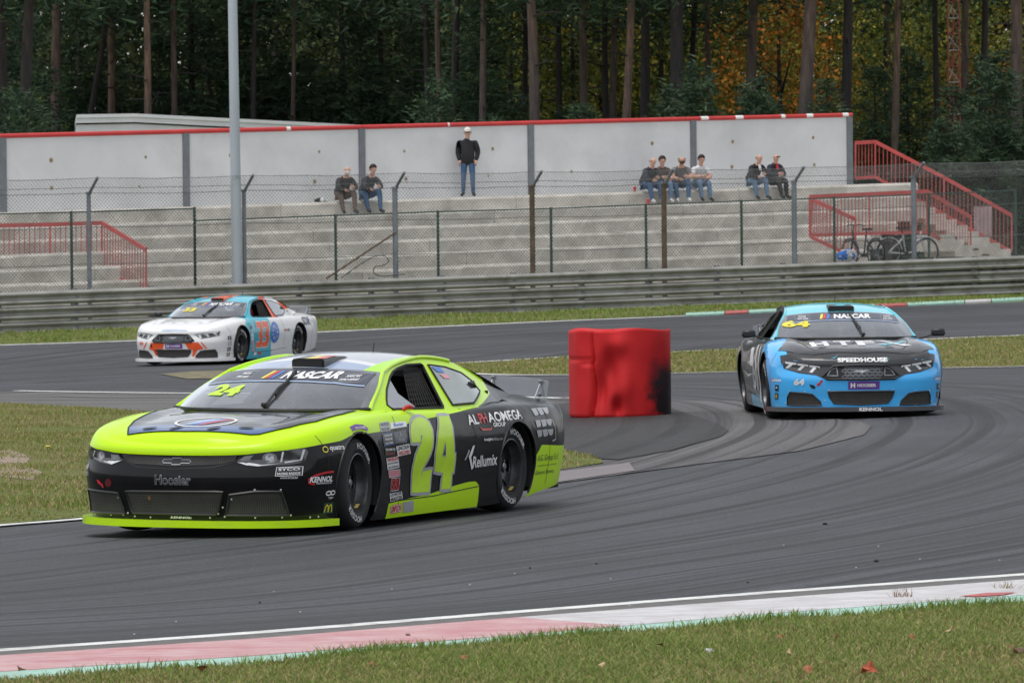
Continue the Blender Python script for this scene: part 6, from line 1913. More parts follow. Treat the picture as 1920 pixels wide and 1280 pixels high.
pony_nose(c64, [(-.868, .70), (-.865, .62), (-.80, .545), (-.68, .508), (-.50, .484), (-.43, .452), (0, .44), (.43, .452), (.50, .484), (.68, .508), (.80, .545), (.865, .62), (.868, .70), (.70, .732), (.52, .74), (0, .748), (-.52, .74), (-.70, .732)], paint('charcoal_nose_wrap', (.040, .041, .044), rough=.25, dust=.03))
c64.text('sponsor_lettering', 'SPEEDHOUSE', 'front', (.02, .648), .042, D_WHITE, w=.56, shear=.0, bold=.05, off=.009)
for s in (-1, 1): c64.decal('sponsor_mark', [(s * .29 - .05, .630 + s * -.022), (s * .29 + .0, .650 + s * -.018), (s * .29 + .05, .688 + s * -.018), (s * .29 + .01, .668 + s * -.018)], 'front', D_CYAN, .008, .2)
c64.text('nose_number', '64', 'front', (-.68, .41), .075, D_WHITE, w=.11, shear=.15, bold=.05)
c64.decal('tow_socket', [(-.575, .385), (-.525, .375), (-.505, .350), (-.52, .332), (-.555, .345)], 'front', M_INT, .005, .2)
c64.decal('tow_arrow', [(-.425, .425), (-.455, .385), (-.445, .38), (-.495, .362), (-.488, .40), (-.478, .392), (-.445, .435)], 'front', D_RED, .005, .2)
for s in (1, -1):
    c64.text('sponsor_lettering', 'KENNOL', 'front', (s * .905, .425), .026, D_WHITE, w=.085, shear=.2, bold=.05); c64.line('sponsor_swoosh', [(s * .905 - .04, .41), (s * .905 - .045, .44), (s * .905 + .02, .458)], 'front', .008, D_RED, .005)
    c64.decal('sponsor_mark', [(s * .905 - .016, .375), (s * .905 + .016, .375), (s * .905 + .016, .305), (s * .905 - .016, .305)], 'front', D_BLACK, .005, .2); c64.text('sponsor_lettering', 'X', 'front', (s * .905, .345), .022, D_WHITE, w=.02, bold=.05, off=.008)
    c64.decal('sponsor_mark', [(s * .905 - .014, .285), (s * .905 + .014, .285), (s * .905 + .014, .21), (s * .905 - .014, .21)], 'front', D_GREEN, .005, .2); c64.decal('sponsor_mark', [(s * .905 - .008, .27), (s * .905 + .008, .27), (s * .905 + .008, .225), (s * .905 - .008, .225)], 'front', flat('ochre_vinyl', (.45, .28, .03)), .007, .2)
b = MB(); P, F = text_mesh('KENNOL', .04); P = P - (P.max(0) + P.min(0)) / 2; k = .26 / (P[:, 0].max() - P[:, 0].min())
c64.geo('splitter_lettering', [(2.479 - (u * k + .1) ** 2 * .18, u * k + .1, .103 + v * k * .8) for u, v in P], F, D_WHITE, smooth=False)
for z0, z1, x0, x1 in ((.15, .78, .52, .74), (.30, .80, .10, .30), (.55, .76, -.5, -.15)):
    c64.decal('side_graphic', [(x0, z0), (x1, z0), (x1 - .1, z1), (x0 - .06, z1)], 'right', D_WHITE, .005, .08)
c64.text('door_number', '64', 'right', (.05, .50), .46, D_GREY, w=.62, shear=.12, bold=.05)
c64.text('sponsor_lettering', 'HTFX', 'right', (-1.75, .70), .10, D_WHITE, w=.45, bold=.04)

# ---- 33
WHT, TQ, ORG = (.74, .74, .74), (.05, .44, .56), (.80, .10, .02)
c33 = Car('stock_car', 'white and turquoise stock car numbered 33 following on the far straight', (455, 681), (1.37, .985), R(20.3), roll=R(-.6))
base_car(c33, paint('white_and_turquoise_paint', WHT, [(TQ, [(-2.8, 0), (-.14, 0), (-.10, .95), (1.02, .95), (1.10, .79), (1.22, .79), (1.26, 0), (2.6, 0)], None, (('ay>', .70), ('x>', -.14), ('x<', 1.2)))], dust=.10),
         paint('turquoise_and_orange_pillar', TQ, [(WHT, None, None, (('x<', -.70),)), (ORG, None, None, (('x<', -.36), ('x>', -.66))), (ORG, None, None, (('x<', -1.25), ('z>', .98)))], dust=.03),
         paint('turquoise_orange_roof', TQ, [(ORG, None, None, (('ay<', .17), ('x<', .0), ('x>', -.6))), ], dust=.02), paint('white_splitter_paint', WHT, dust=.14))
c33.geo('headliner', np.array(RF_V) - np.array([0, 0, .012]), [f[::-1] for f in RF_F], M_INT)
window_parts(c33); wiper(c33, (.10, .90), (.20, 1.11)); wheel_arch_lip(c33, M_TRIM); panel_lines(c33); mirrors(c33, (-1,)); antenna(c33)
roof_vent(c33, D_ORNG, .06, .28)
strip24(c33, '33', D_YEL, .02, (-.32, 1.02), .27, .07)
pony_nose(c33, None, None)
for P in ([(-.457, .440), (-.17, .421), (-.204, .318), (-.346, .314), (-.31, .184), (-.365, .190), (-.42, .29), (-.51, .318)], [(.259, .421), (.504, .443), (.60, .315), (.483, .29), (.41, .165), (.378, .175), (.40, .303), (.315, .316)]):
    c33.decal('orange_flash', P, 'front', D_ORNG, .0045, .06)
for s in (1, -1): c33.decal('orange_flash', [(s * .545, .445), (s * .57, .445), (s * .66, .32), (s * .635, .31)], 'front', D_ORNG, .0045, .06)
c33.text('nose_number', '33', 'front', (-.70, .42), .06, D_ORNG, w=.10, bold=.05)
c33.text('sponsor_lettering', 'SPEEDHOUSE', 'front', (.02, .665), .034, D_PALEB, w=.52, bold=.04, off=.009)
for u, v in ((-.40, -1.95), (-.15, -2.0), (.1, -2.0), (.38, -1.95)): c33.decal('bonnet_pin_cover', ellipse(u, v, .045, .014, 12), 'top', M_TRIM, .007, .2)
c33.line('bonnet_shut_line', [(-.66, -1.0), (-.66, -1.6), (-.56, -2.05), (0, -2.17), (.56, -2.05), (.66, -1.6), (.66, -1.0)], 'top', .008, D_GREY, .004)
T3 = [(-.60, .775), (-.28, .775), (-.235, .70), (-.225, .60), (-.29, .545), (-.225, .48), (-.24, .36), (-.32, .29), (-.645, .285), (-.625, .385), (-.41, .395), (-.395, .47), (-.50, .475), (-.50, .59), (-.39, .60), (-.40, .665), (-.60, .665)]
for dx in (0.0, .32):
    P = [((u + .6) * .82 - .62 + dx, z) for u, z in T3]
    c33.line('number_outline', P, 'left', .030, D_WHITE, .0045, closed=True); c33.decal('door_number', P, 'left', D_ORNG, .0065, .06)
c33.decal('round_emblem', ellipse(.28, .555, .205, .205, 30), 'left', D_BLUE, .005, .06)
for q in range(9):
    a = q * .7; c33.decal('emblem_print', ellipse(.28 + .11 * math.cos(a), .555 + .12 * math.sin(a), .03, .02, 8, a), 'left', D_PALEB if q % 3 else D_WHITE, .008, .2)
c33.text('sponsor_lettering', 'MULTI', 'left', (.80, .585), .042, D_RED, w=.13, bold=.05); c33.text('sponsor_lettering', 'ED', 'left', (.93, .585), .042, D_BLACK, w=.08, bold=.05)
c33.text('sponsor_lettering', 'SDR', 'left', (1.86, .735), .16, D_NAVY, w=.44, shear=.1, bold=.03)
for u, z, m in ((-.93, .68, D_NAVY), (-.92, .60, D_GREY), (-.90, .53, D_WHITE), (-.88, .46, D_WHITE), (-.86, .39, D_PINK), (-.83, .32, D_GREY), (-.80, .25, D_PINK), (-.68, .17, D_WHITE), (-.45, .18, D_RED)):
    sticker(c33, [(u - .07, z + .03), (u + .07, z + .032), (u + .075, z - .028), (u - .065, z - .03)], m, [], 'left')
for z, m in ((.505, D_BLACK), (.40, D_GREY), (.295, D_BLACK), (.19, flat('olive_vinyl', (.12, .12, .03)))):
    sticker(c33, [(-1.955, z + .035), (-1.855, z + .035), (-1.855, z - .035), (-1.955, z - .035)], m, [('K', D_WHITE, .6, .5)], 'left')
c33.decal('tow_socket', ellipse(-.45, .378, .022, .035, 10), 'front', M_INT, .007, .2)

# ------------------------------------------------------------------ red barrel
def build_barrel():
    p = ground_at(1163, 781); root = empty('red_barrel', p)
    tag(root, 'big dented red barrel with a black scorch mark on the patched asphalt', 'barrel')
    t = NT('scuffed_red_plastic'); o = t.obj(); sp = t.new('ShaderNodeSeparateXYZ'); t.link(o, sp.inputs[0]); x, y, z = sp.outputs
    n1, n2 = t.noise(o, 2.2, 5), t.noise(o, 9.0, 6, .65)
    c = t.mix(t.ramp(n1, [(.3, 0.0), (.7, 1.0)]), (.44, .010, .013), (.57, .017, .019))
    c = t.mix(t.ramp(t.noise(t.mapping(o, (1, 1, 6)), 7.0, 5, .7), [(.62, 0.0), (.74, .5)]), c, (.32, .02, .025))
    fx = t.ramp(t.math('ADD', x, t.math('MULTIPLY', t.math('SUBTRACT', n2, .5), .30)), [(.27, 0.0), (.35, .7), (.44, 1.0)])
    fz = t.math('MULTIPLY', t.ramp(t.math('ADD', z, t.math('MULTIPLY', t.math('SUBTRACT', n1, .5), .5)), [(.03, 0.0), (.09, 1.0), (.46, 1.0), (.68, 0.0)]), t.ramp(n2, [(.22, .55), (.40, 1.0)]))
    hole = t.ramp(t.math('ADD', t.math('POWER', t.math('SUBTRACT', x, .335), 2), t.math('POWER', t.math('SUBTRACT', z, .14), 2)), [(.0025, 0.0), (.006, 1.0)])
    c = t.mix(t.math('MULTIPLY', t.math('MULTIPLY', fx, fz), hole), c, (.018, .010, .014))
    edge = t.math('MULTIPLY', t.ramp(z, [(1.0, 0.0), (1.022, 1.0)]), t.ramp(t.noise(o, 5.0, 5, .7), [(.46, 0.0), (.56, .9)]))
    c = t.mix(edge, c, (.02, .015, .018))
    t.base(c); t.rough(t.ramp(n2, [(.3, .58), (.7, .74)])); t.p.inputs['Specular IOR Level'].default_value = .3; t.bump(t.noise(o, 14.0, 5), .12, .012)
    H, R0 = 1.03, .605; nt, nz = 180, 46; V = []
    def rad(th, zz):                       # th: angle from the camera side, to the right positive
        d = 0.0
        g = lambda a, s: math.exp(-(a / s) ** 2)
        dth = lambda a: (th - a + math.pi) % (2 * math.pi) - math.pi
        seam = R(-34) + .05 * math.sin(zz * 5) - .04 * (zz < .66)
        d -= .085 * g(dth(seam), .04) * (.6 + .4 * math.sin(zz * 2.5 + .5))
        d -= .030 * g(dth(seam - .10), .10) * (zz > .62)
        d += .035 * g(dth(seam - .30), .22)
        d -= .018 * g(zz - .685, .018) * (1 if dth(seam) < 0 and dth(seam) > -1.1 else 0)
        d -= .105 * g(dth(R(-13)), .15) * g(zz - .60, .22) + .09 * g(dth(R(-24)), .12) * g(zz - .33, .22)
        d += .05 * g(dth(R(4)), .15) * g(zz - .34, .22) + .05 * g(dth(R(-4)), .2) * g(zz - .86, .12)
        d -= .10 * g(dth(R(-4)), .10) * g(zz - .13, .10) + .02 * g(dth(R(-5)), .09) * g(zz - 0.0, .1)
        d += .012 * math.sin(3 * th + 1) + .006 * math.sin(5 * th + zz * 3)
        d -= .03 * g(dth(R(55)), .25) * g(zz - .65, .25)
        if zz > H - .012: d -= (zz - (H - .012)) * .9
        if zz < .02: d -= (.02 - zz) * .9
        return R0 + d
    zs = np.concatenate([[0, .01, .02], np.linspace(.05, H - .05, nz - 6), [H - .03, H - .012, H]])
    for zz in zs:
        for k in range(nt):
            th = 2 * math.pi * k / nt; r = rad(th, zz)
            top = .010 * math.sin(2 * th + .4) * (zz / H) ** 4 + .01 * math.sin(5 * th) * (zz / H) ** 6
            V.append((r * math.sin(th) + .012 * zz, -r * math.cos(th), zz + top + .004))
    m = len(zs); F = [(j * nt + k, j * nt + (k + 1) % nt, (j + 1) * nt + (k + 1) % nt, (j + 1) * nt + k) for j in range(m - 1) for k in range(nt)]
    b0 = len(V)
    for q, dz in ((.93, -.012), (.55, -.03), (.15, -.02)):
        for k in range(nt):
            v = V[(m - 1) * nt + k]; V.append((v[0] * q, v[1] * q, v[2] + dz + .01 * math.sin(k * .21 + q * 9)))
    rings = [(m - 1) * nt] + [b0 + i * nt for i in range(3)]
    for a, c_ in zip(rings[:-1], rings[1:]): F += [(a + k, a + (k + 1) % nt, c_ + (k + 1) % nt, c_ + k) for k in range(nt)]
    F.append(tuple(rings[-1] + k for k in range(nt)))
    auto_smooth(mesh_obj('barrel_shell', V, F, t.m, root), 50)
    b = MB(); b.lathe([(0, -.012), (.56, -.012), (.58, .002), (.56, .012), (0, .012)], 40, 'z', (0, 0, .005)); b.build('barrel_base', M_BLACK, root)
build_barrel()

# ------------------------------------------------------------------ people
def cloth(n, c): return mat(n, c, .85, 0, .18, 14, .2, 120)
SKIN = mat('skin', (.52, .30, .22), .55, 0, .1, 20)
def grow_body(J, E, Rd):
    me = bpy.data.meshes.new('person'); names = list(J)
    me.from_pydata([J[n] for n in names], [(names.index(a), names.index(b)) for a, b in E], [])
    o = bpy.data.objects.new('person', me); COL.objects.link(o)
    sk = o.modifiers.new('skin', 'SKIN'); sk.use_smooth_shade = True; sk.branch_smoothing = .6
    layer = me.skin_vertices[0].data
    for i, n in enumerate(names): layer[i].radius = Rd[n]; layer[i].use_root = (n == 'pelvis')
    sb = o.modifiers.new('sub', 'SUBSURF'); sb.levels = 2; sb.render_levels = 2
    dg = bpy.context.evaluated_depsgraph_get(); ev = o.evaluated_get(dg)
    m2 = bpy.data.meshes.new_from_object(ev); bpy.data.objects.remove(o); bpy.data.meshes.remove(me)
    return m2

def build_person(label, loc, face, pose, top, legs, shoes, sleeve='long', hair=None, cap=None, beard=None, glasses=False, var=0.0, collar=None, group=None, twist=0.0, helmet=None):
    """pose: 'stand', 'sit'; face: heading in the ground plane; colours are materials."""
    J, Rd = {}, {}
    def j(n, p, r): J[n] = p; Rd[n] = (r, r) if not isinstance(r, tuple) else r
    if pose == 'stand':
        j('pelvis', (0, 0, .97), (.19, .155)); j('spine', (0.02, 0, 1.14), (.205, .175)); j('chest', (0, 0, 1.34), (.215, .165)); j('neck', (0, 0, 1.50), .066)
        hb = Vector((.015, 0, 1.575))
        for s, n in ((1, 'l'), (-1, 'r')):
            j('hip' + n, (0, s * .095, .88), .105); j('knee' + n, (.02 + .02 * s, s * .12, .50), .072); j('ankle' + n, (-.01 + .02 * s, s * .13, .09), .05); j('toe' + n, (.14 + .02 * s, s * .17, .045), .045)
            j('shoulder' + n, (0, s * .20, 1.42), .10); j('elbow' + n, (-.05, s * .26, 1.15), .078); j('wrist' + n, (.05, s * .215, .93), .05)
    else:
        ln = .25 + var * .13
        j('pelvis', (0, 0, .145), (.19, .16)); j('spine', (.05 * (1 + var), 0, .30), (.20, .165)); j('chest', (ln * .75, 0, .48), (.21, .16)); j('neck', (ln * 1.05, twist * .02, .635), .064)
        hb = Vector((ln * 1.2, twist * .03, .705))
        for s, n in ((1, 'l'), (-1, 'r')):
            e = var * .05 * s
            j('hip' + n, (.06, s * .10, .12), .12); j('knee' + n, (.43 + e, s * (.13 + .05 * abs(var)), .21 + e * .6), .082); j('ankle' + n, (.52 + e * 1.5, s * .13, -.245), .05); j('toe' + n, (.67 + e * 1.5, s * .16, -.292), .043)
            j('shoulder' + n, (ln * .85, s * .19, .55), .098); j('elbow' + n, (ln + .06, s * .265, .32), .072); j('wrist' + n, (.43 + e + .06 * var, s * (.06 + .05 * abs(var)) + .03 * var, .315 + .03 * s * (1 if var > 0 else -1)), .040)
    up = Vector((0.10 if pose != 'stand' else .05, 0, 1)).normalized()
    j('jaw', tuple(hb), .058); j('skull', tuple(hb + up * .085 + Vector((.004, 0, 0))), (.082, .092)); j('crown', tuple(hb + up * .165 - Vector((.01, 0, 0))), .062)
    E = [('pelvis', 'spine'), ('spine', 'chest'), ('chest', 'neck'), ('neck', 'jaw'), ('jaw', 'skull'), ('skull', 'crown')]
    for n in 'lr': E += [('pelvis', 'hip' + n), ('hip' + n, 'knee' + n), ('knee' + n, 'ankle' + n), ('ankle' + n, 'toe' + n), ('chest', 'shoulder' + n), ('shoulder' + n, 'elbow' + n), ('elbow' + n, 'wrist' + n)]
    me = grow_body(J, E, Rd)
    bm = bmesh.new(); bm.from_mesh(me)
    # hands: palm and five fingers each, nose and ears, joined into the body
    def tube_into(P, r, n=6):
        b = MB(); b.tube(P, r, n); vs_ = [bm.verts.new(v) for v in b.v]
        for f in b.f:
            try: bm.faces.new([vs_[i] for i in f]).smooth = True
            except ValueError: pass
    for s, n in ((1, 'l'), (-1, 'r')):
        w = Vector(J['wrist' + n]); d = (w - Vector(J['elbow' + n])).normalized(); sd = Vector((0, s, 0)) if pose == 'stand' else Vector((.2, -s, .1)).normalized(); sd = (sd - d * sd.dot(d)).normalized(); nn = d.cross(sd)
        tube_into([w, w + d * .05, w + d * .085], [.032, .040, .034], 8)
        for k, (L, off) in enumerate(((.070, -.030), (.080, -.010), (.076, .010), (.060, .028))):
            q = w + d * .08 + nn * off; tube_into([q, q + d * L * .55 + sd * .004, q + d * L * .8 + sd * .03], [.0095, .009, .007], 5)
        q = w + d * .03 - nn * .034; tube_into([q, q - nn * .028 + d * .03, q - nn * .03 + d * .062 + sd * .012], [.012, .011, .008], 5)
    hd = hb + up * .075
    tube_into([hd + Vector((.075, 0, .03)), hd + Vector((.105, 0, -.005)), hd + Vector((.085, 0, -.018))], [.008, .015, .012], 5)
    for s in (1, -1): tube_into([hd + Vector((-.005, s * .080, .03)), hd + Vector((-.012, s * .094, .01)), hd + Vector((0, s * .082, -.025))], [.010, .016, .010], 5)
    bm.faces.ensure_lookup_table()
    cls = {}
    segs = [(a, b) for a, b in E] + [('wristl', 'wristl'), ('wristr', 'wristr')]
    def kind(a, b):
        if b in ('jaw', 'skull', 'crown') : return 0
        if a.startswith('wrist'): return 0
        if b.startswith('toe'): return 3
        if b[:-1] in ('knee', 'ankle', 'hip'): return 2
        if b.startswith('wrist'): return 1 if sleeve == 'long' else 0
        return 1
    hand_r = .055
    for f in bm.faces:
        c = f.calc_center_median(); best, bk = 1e9, 1
        for a, b_ in E:
            A, B = Vector(J[a]), Vector(J[b_]); ab = B - A; t_ = max(0, min(1, (c - A).dot(ab) / ab.length_squared)); q = (c - (A + ab * t_)).length - (Rd[a][0] * (1 - t_) + Rd[b_][0] * t_) * .8
            if q < best:
                best = q; bk = kind(a, b_)
                if b_.startswith('wrist') and (t_ > .96): bk = 0
                if b_.startswith('elbow') and sleeve == 'short' and t_ > .62: bk = 0
                if b_.startswith('ankle') and t_ > .97: bk = 3
                if b_.startswith('hip') and pose == 'stand': bk = 1
                if b_.startswith('knee') and pose == 'stand' and t_ < .06: bk = 1
                if a == 'neck' and b_ == 'jaw': bk = 0
                if a == 'chest' and b_ == 'neck' and t_ > .85: bk = 0
        f.material_index = bk; f.smooth = True
    me.materials.clear()
    for m in (SKIN, top, legs, shoes): me.materials.append(m)
    bm.to_mesh(me); bm.free()
    o = bpy.data.objects.new('person', me); COL.objects.link(o); o.location = loc; o.rotation_euler = (0, 0, face)
    tag(o, label, 'person', group or 'spectators on the terraces')
    c0 = hb + up * .095
    def shell(nm, m, test, grow_=1.10, sq=(1, 1, 1)):
        b = MB(); V, F = [], []; n1, n2 = 10, 16
        idx = {}
        for i in range(n1 + 1):
            ph = math.pi * i / n1
            for k in range(n2):
                th = 2 * math.pi * k / n2; d = Vector((math.sin(ph) * math.cos(th), math.sin(ph) * math.sin(th), math.cos(ph)))
                V.append(c0 + Vector((d.x * .100 * sq[0], d.y * .090 * sq[1], d.z * .118 * sq[2])) * grow_ + Vector((-.004, 0, 0)))
        for i in range(n1):
            for k in range(n2):
                ph = math.pi * (i + .5) / n1; th = 2 * math.pi * (k + .5) / n2; d = Vector((math.sin(ph) * math.cos(th), math.sin(ph) * math.sin(th), math.cos(ph)))
                if test(d): F.append((i * n2 + k, i * n2 + (k + 1) % n2, (i + 1) * n2 + (k + 1) % n2, (i + 1) * n2 + k))
        us = sorted({i for f in F for i in f}); mp = {i: k for k, i in enumerate(us)}; V = [V[i] for i in us]; F = [tuple(mp[i] for i in f) for f in F]
        q = mesh_obj(nm, V, F, m, o, smooth=True); sd_ = q.modifiers.new('t', 'SOLIDIFY'); sd_.thickness = .012
        return q
    if helmet is not None:
        shell('helmet', helmet, lambda d: True, 1.32); return o
    if hair is not None: shell('hair', hair[0], (lambda d: d.z > .35 - .75 * (d.x < -.1) and d.x < .75 + .2 * d.z) if hair[1] == 'full' else (lambda d: (d.x < .1 and -.45 < d.z < .35 and abs(d.y) > .15 - (d.x < -.2))), 1.03)
    if cap is not None:
        q = shell('cap', cap, lambda d: d.z > .22, 1.06)
        b = MB(); b.add([c0 + Vector((.085, -.065, .035)), c0 + Vector((.085, .065, .035)), c0 + Vector((.165, .05, .015)), c0 + Vector((.165, -.05, .015))], [(0, 1, 2, 3)]); pk = b.build('cap_peak', cap, q); s_ = pk.modifiers.new('t', 'SOLIDIFY'); s_.thickness = .008
    if beard is not None: shell('beard', beard, lambda d: d.x > .15 and -.98 < d.z < -.30, 1.02)
    if glasses:
        b = MB()
        for s in (1, -1): b.box(c0 + Vector((.098, s * .034, .004)), (.012, .052, .036), bev=.006)
        b.box(c0 + Vector((.101, 0, .008)), (.008, .02, .008)); b.build('glasses', M_BLACK, o)
    if collar is not None:
        n_ = Vector(J['neck']); b = MB(); b.box(n_ + Vector((.075, 0, -.10)), (.04, .07, .17), Matrix.Rotation(R(-15), 3, 'Y'), bev=.01); b.build('shirt_front', collar, o)
    return o

C_BLACK, C_NAVY, C_JEAN, C_JEANL, C_BROWN = cloth('black_jacket_cloth', (.012, .012, .014)), cloth('navy_jacket_cloth', (.014, .018, .032)), cloth('blue_denim', (.045, .10, .20)), cloth('washed_denim', (.10, .17, .27)), cloth('brown_trouser_cloth', (.11, .08, .065))
C_GREYT, C_BRNT, C_WHT, C_REDS, C_SHOE, C_SHOEW, C_GREYS, C_DKT = cloth('grey_tshirt_cloth', (.13, .12, .12)), cloth('brown_tshirt_cloth', (.10, .07, .06)), cloth('white_shirt_cloth', (.60, .61, .63)), cloth('red_shirt_cloth', (.45, .02, .03)), cloth('dark_shoe', (.02, .02, .02)), cloth('pale_shoe', (.55, .55, .53)), cloth('grey_sleeve_cloth', (.30, .30, .32)), cloth('black_trouser_cloth', (.02, .02, .022))
H_DARK, H_GREY, H_WHITE, H_BRN = cloth('dark_hair', (.03, .022, .018)), cloth('grey_hair', (.30, .29, .28)), cloth('white_beard_hair', (.62, .60, .58)), cloth('brown_hair', (.10, .06, .035))
FACE = math.atan2(-WN.y, -WN.x)
def seat(px, back=.22):
    a = px_on(WS, WL, px, -LEDGE); return WS(a, -LEDGE + back, .006)
def sitter(px, label, turn, **kw): return build_person(label, seat(px), FACE + turn, 'sit', **kw)
TOCAM = math.atan2(-1, -.05) - FACE       # turn from straight down the terraces to facing the camera
sitter(646, 'bald man with a white beard in a black hooded jacket and brown trousers', TOCAM * .7 + .35, top=C_BLACK, legs=C_BROWN, shoes=C_SHOE, beard=H_WHITE, var=0.9)
sitter(690, 'dark haired person in a navy vest and jeans leaning over a phone', TOCAM * .7 + .45, top=C_NAVY, legs=C_JEAN, shoes=C_SHOE, hair=(H_DARK, 'full'), var=1.1)
build_person('man in a white cap, black jacket and jeans standing against the wall', WS(px_on(WS, WL, 878, -.45), -.45, .006), FACE + TOCAM, 'stand', C_BLACK, C_JEAN, C_SHOE, cap=cloth('white_cap_cloth', (.62, .60, .56)), glasses=True)
sitter(1216, 'grey haired man in a navy jacket, first of the four sitting together', TOCAM * .6 + .5, top=C_NAVY, legs=C_JEAN, shoes=C_SHOEW, hair=(H_GREY, 'ring'), var=0.5)
sitter(1246, 'man in a brown t-shirt, second of the four sitting together', TOCAM * .7 + .2, top=C_BRNT, legs=C_JEANL, shoes=C_SHOEW, sleeve='short', hair=(H_DARK, 'full'), var=-0.6)
sitter(1280, 'bearded man in a grey t-shirt, third of the four sitting together', TOCAM * .7 + .1, top=C_GREYT, legs=C_JEAN, shoes=C_SHOEW, sleeve='short', hair=(H_BRN, 'ring'), beard=H_BRN, var=0.8)
sitter(1316, 'man in a white shirt, last of the four sitting together', TOCAM * .7 + .3, top=C_WHT, legs=C_JEANL, shoes=C_SHOE, sleeve='short', hair=(H_DARK, 'full'), var=-0.2)
sitter(1416, 'grey haired man in a black jacket and jeans beside the man in red', TOCAM * .6 + .4, top=C_BLACK, legs=C_JEANL, shoes=C_SHOE, hair=(H_GREY, 'ring'), collar=C_WHT, var=0.7)
sitter(1456, 'bald man in a navy jacket over a red shirt with black trousers', TOCAM * .6 + .45, top=C_NAVY, legs=C_DKT, shoes=C_SHOE, collar=C_REDS, glasses=True, var=-0.7)

# drivers
for car, hm, nm in ((c24, D_NAVY, 'driver in a dark helmet inside the lime car'), (c64, D_GREY, 'driver in a pale helmet inside the sky blue car'), (c33, D_RED, 'driver in a red helmet inside the white car')):
    q = car.M @ Vector((-.50, .36, .10)); f = car.M.to_3x3() @ Vector((1, 0, 0))
    build_person(nm, q, math.atan2(f.y, f.x), 'sit', C_NAVY, C_NAVY, C_SHOE, var=-.9, helmet=hm, group='drivers in their cars')

# things left on the ledge
def small_cup(px, y, m, label, group=None):
    a = px_on(WS, WL, px, -LEDGE + .1); p = WS(a, -LEDGE + .1, .007) if y == 0 else WS(a, -LEDGE - .25, -STEP_RISE + .014)
    r_ = empty('drink_cup', p); tag(r_, label, 'cup')
    b = MB(); b.lathe([(0, 0), (.032, 0), (.042, .13), (.038, .13), (.03, .01)], 14, 'z'); b.build('cup_wall', m, r_); b = MB(); b.lathe([(0, .138), (.044, .136), (.044, .128)], 14, 'z'); b.build('cup_lid', M_STICKW, r_)
small_cup(1190, 0, D_RED, 'red drink cup on the ledge left of the four sitters'); small_cup(1200, 1, D_RED, 'red drink cup on the step below the four sitters')
def bundle(name, label, cat, p, size, mats, seed):
    rng = random.Random(seed); root = empty(name, p); tag(root, label, cat)
    for k, m in enumerate(mats):
        bm = bmesh.new(); bmesh.ops.create_icosphere(bm, subdivisions=3, radius=1)
        off = Vector((rng.uniform(-.5, .5) * size[0] * (len(mats) > 1), 0, 0))
        for v in bm.verts:
            q = 1 + .22 * math.sin(v.co.x * 5 + k) * math.cos(v.co.y * 4 + k * 2) + .12 * math.sin(v.co.z * 9 + k)
            v.co = Vector((v.co.x * size[0] * q, v.co.y * size[1] * q, max(v.co.z * size[2] * q, -size[2] * .55) + size[2] * .55)) + off
        me = bpy.data.meshes.new('fold'); bm.to_mesh(me); bm.free(); me.materials.append(m)
        for f in me.polygons: f.use_smooth = True
        o = bpy.data.objects.new('fabric', me); COL.objects.link(o); o.parent = root
bundle('crumpled_bag', 'crumpled black and white bag on the ledge left of the bearded man', 'bag', WS(px_on(WS, WL, 611, -LEDGE), -LEDGE + .2, .006), (.13, .10, .07), [C_BLACK, C_WHT], 3)

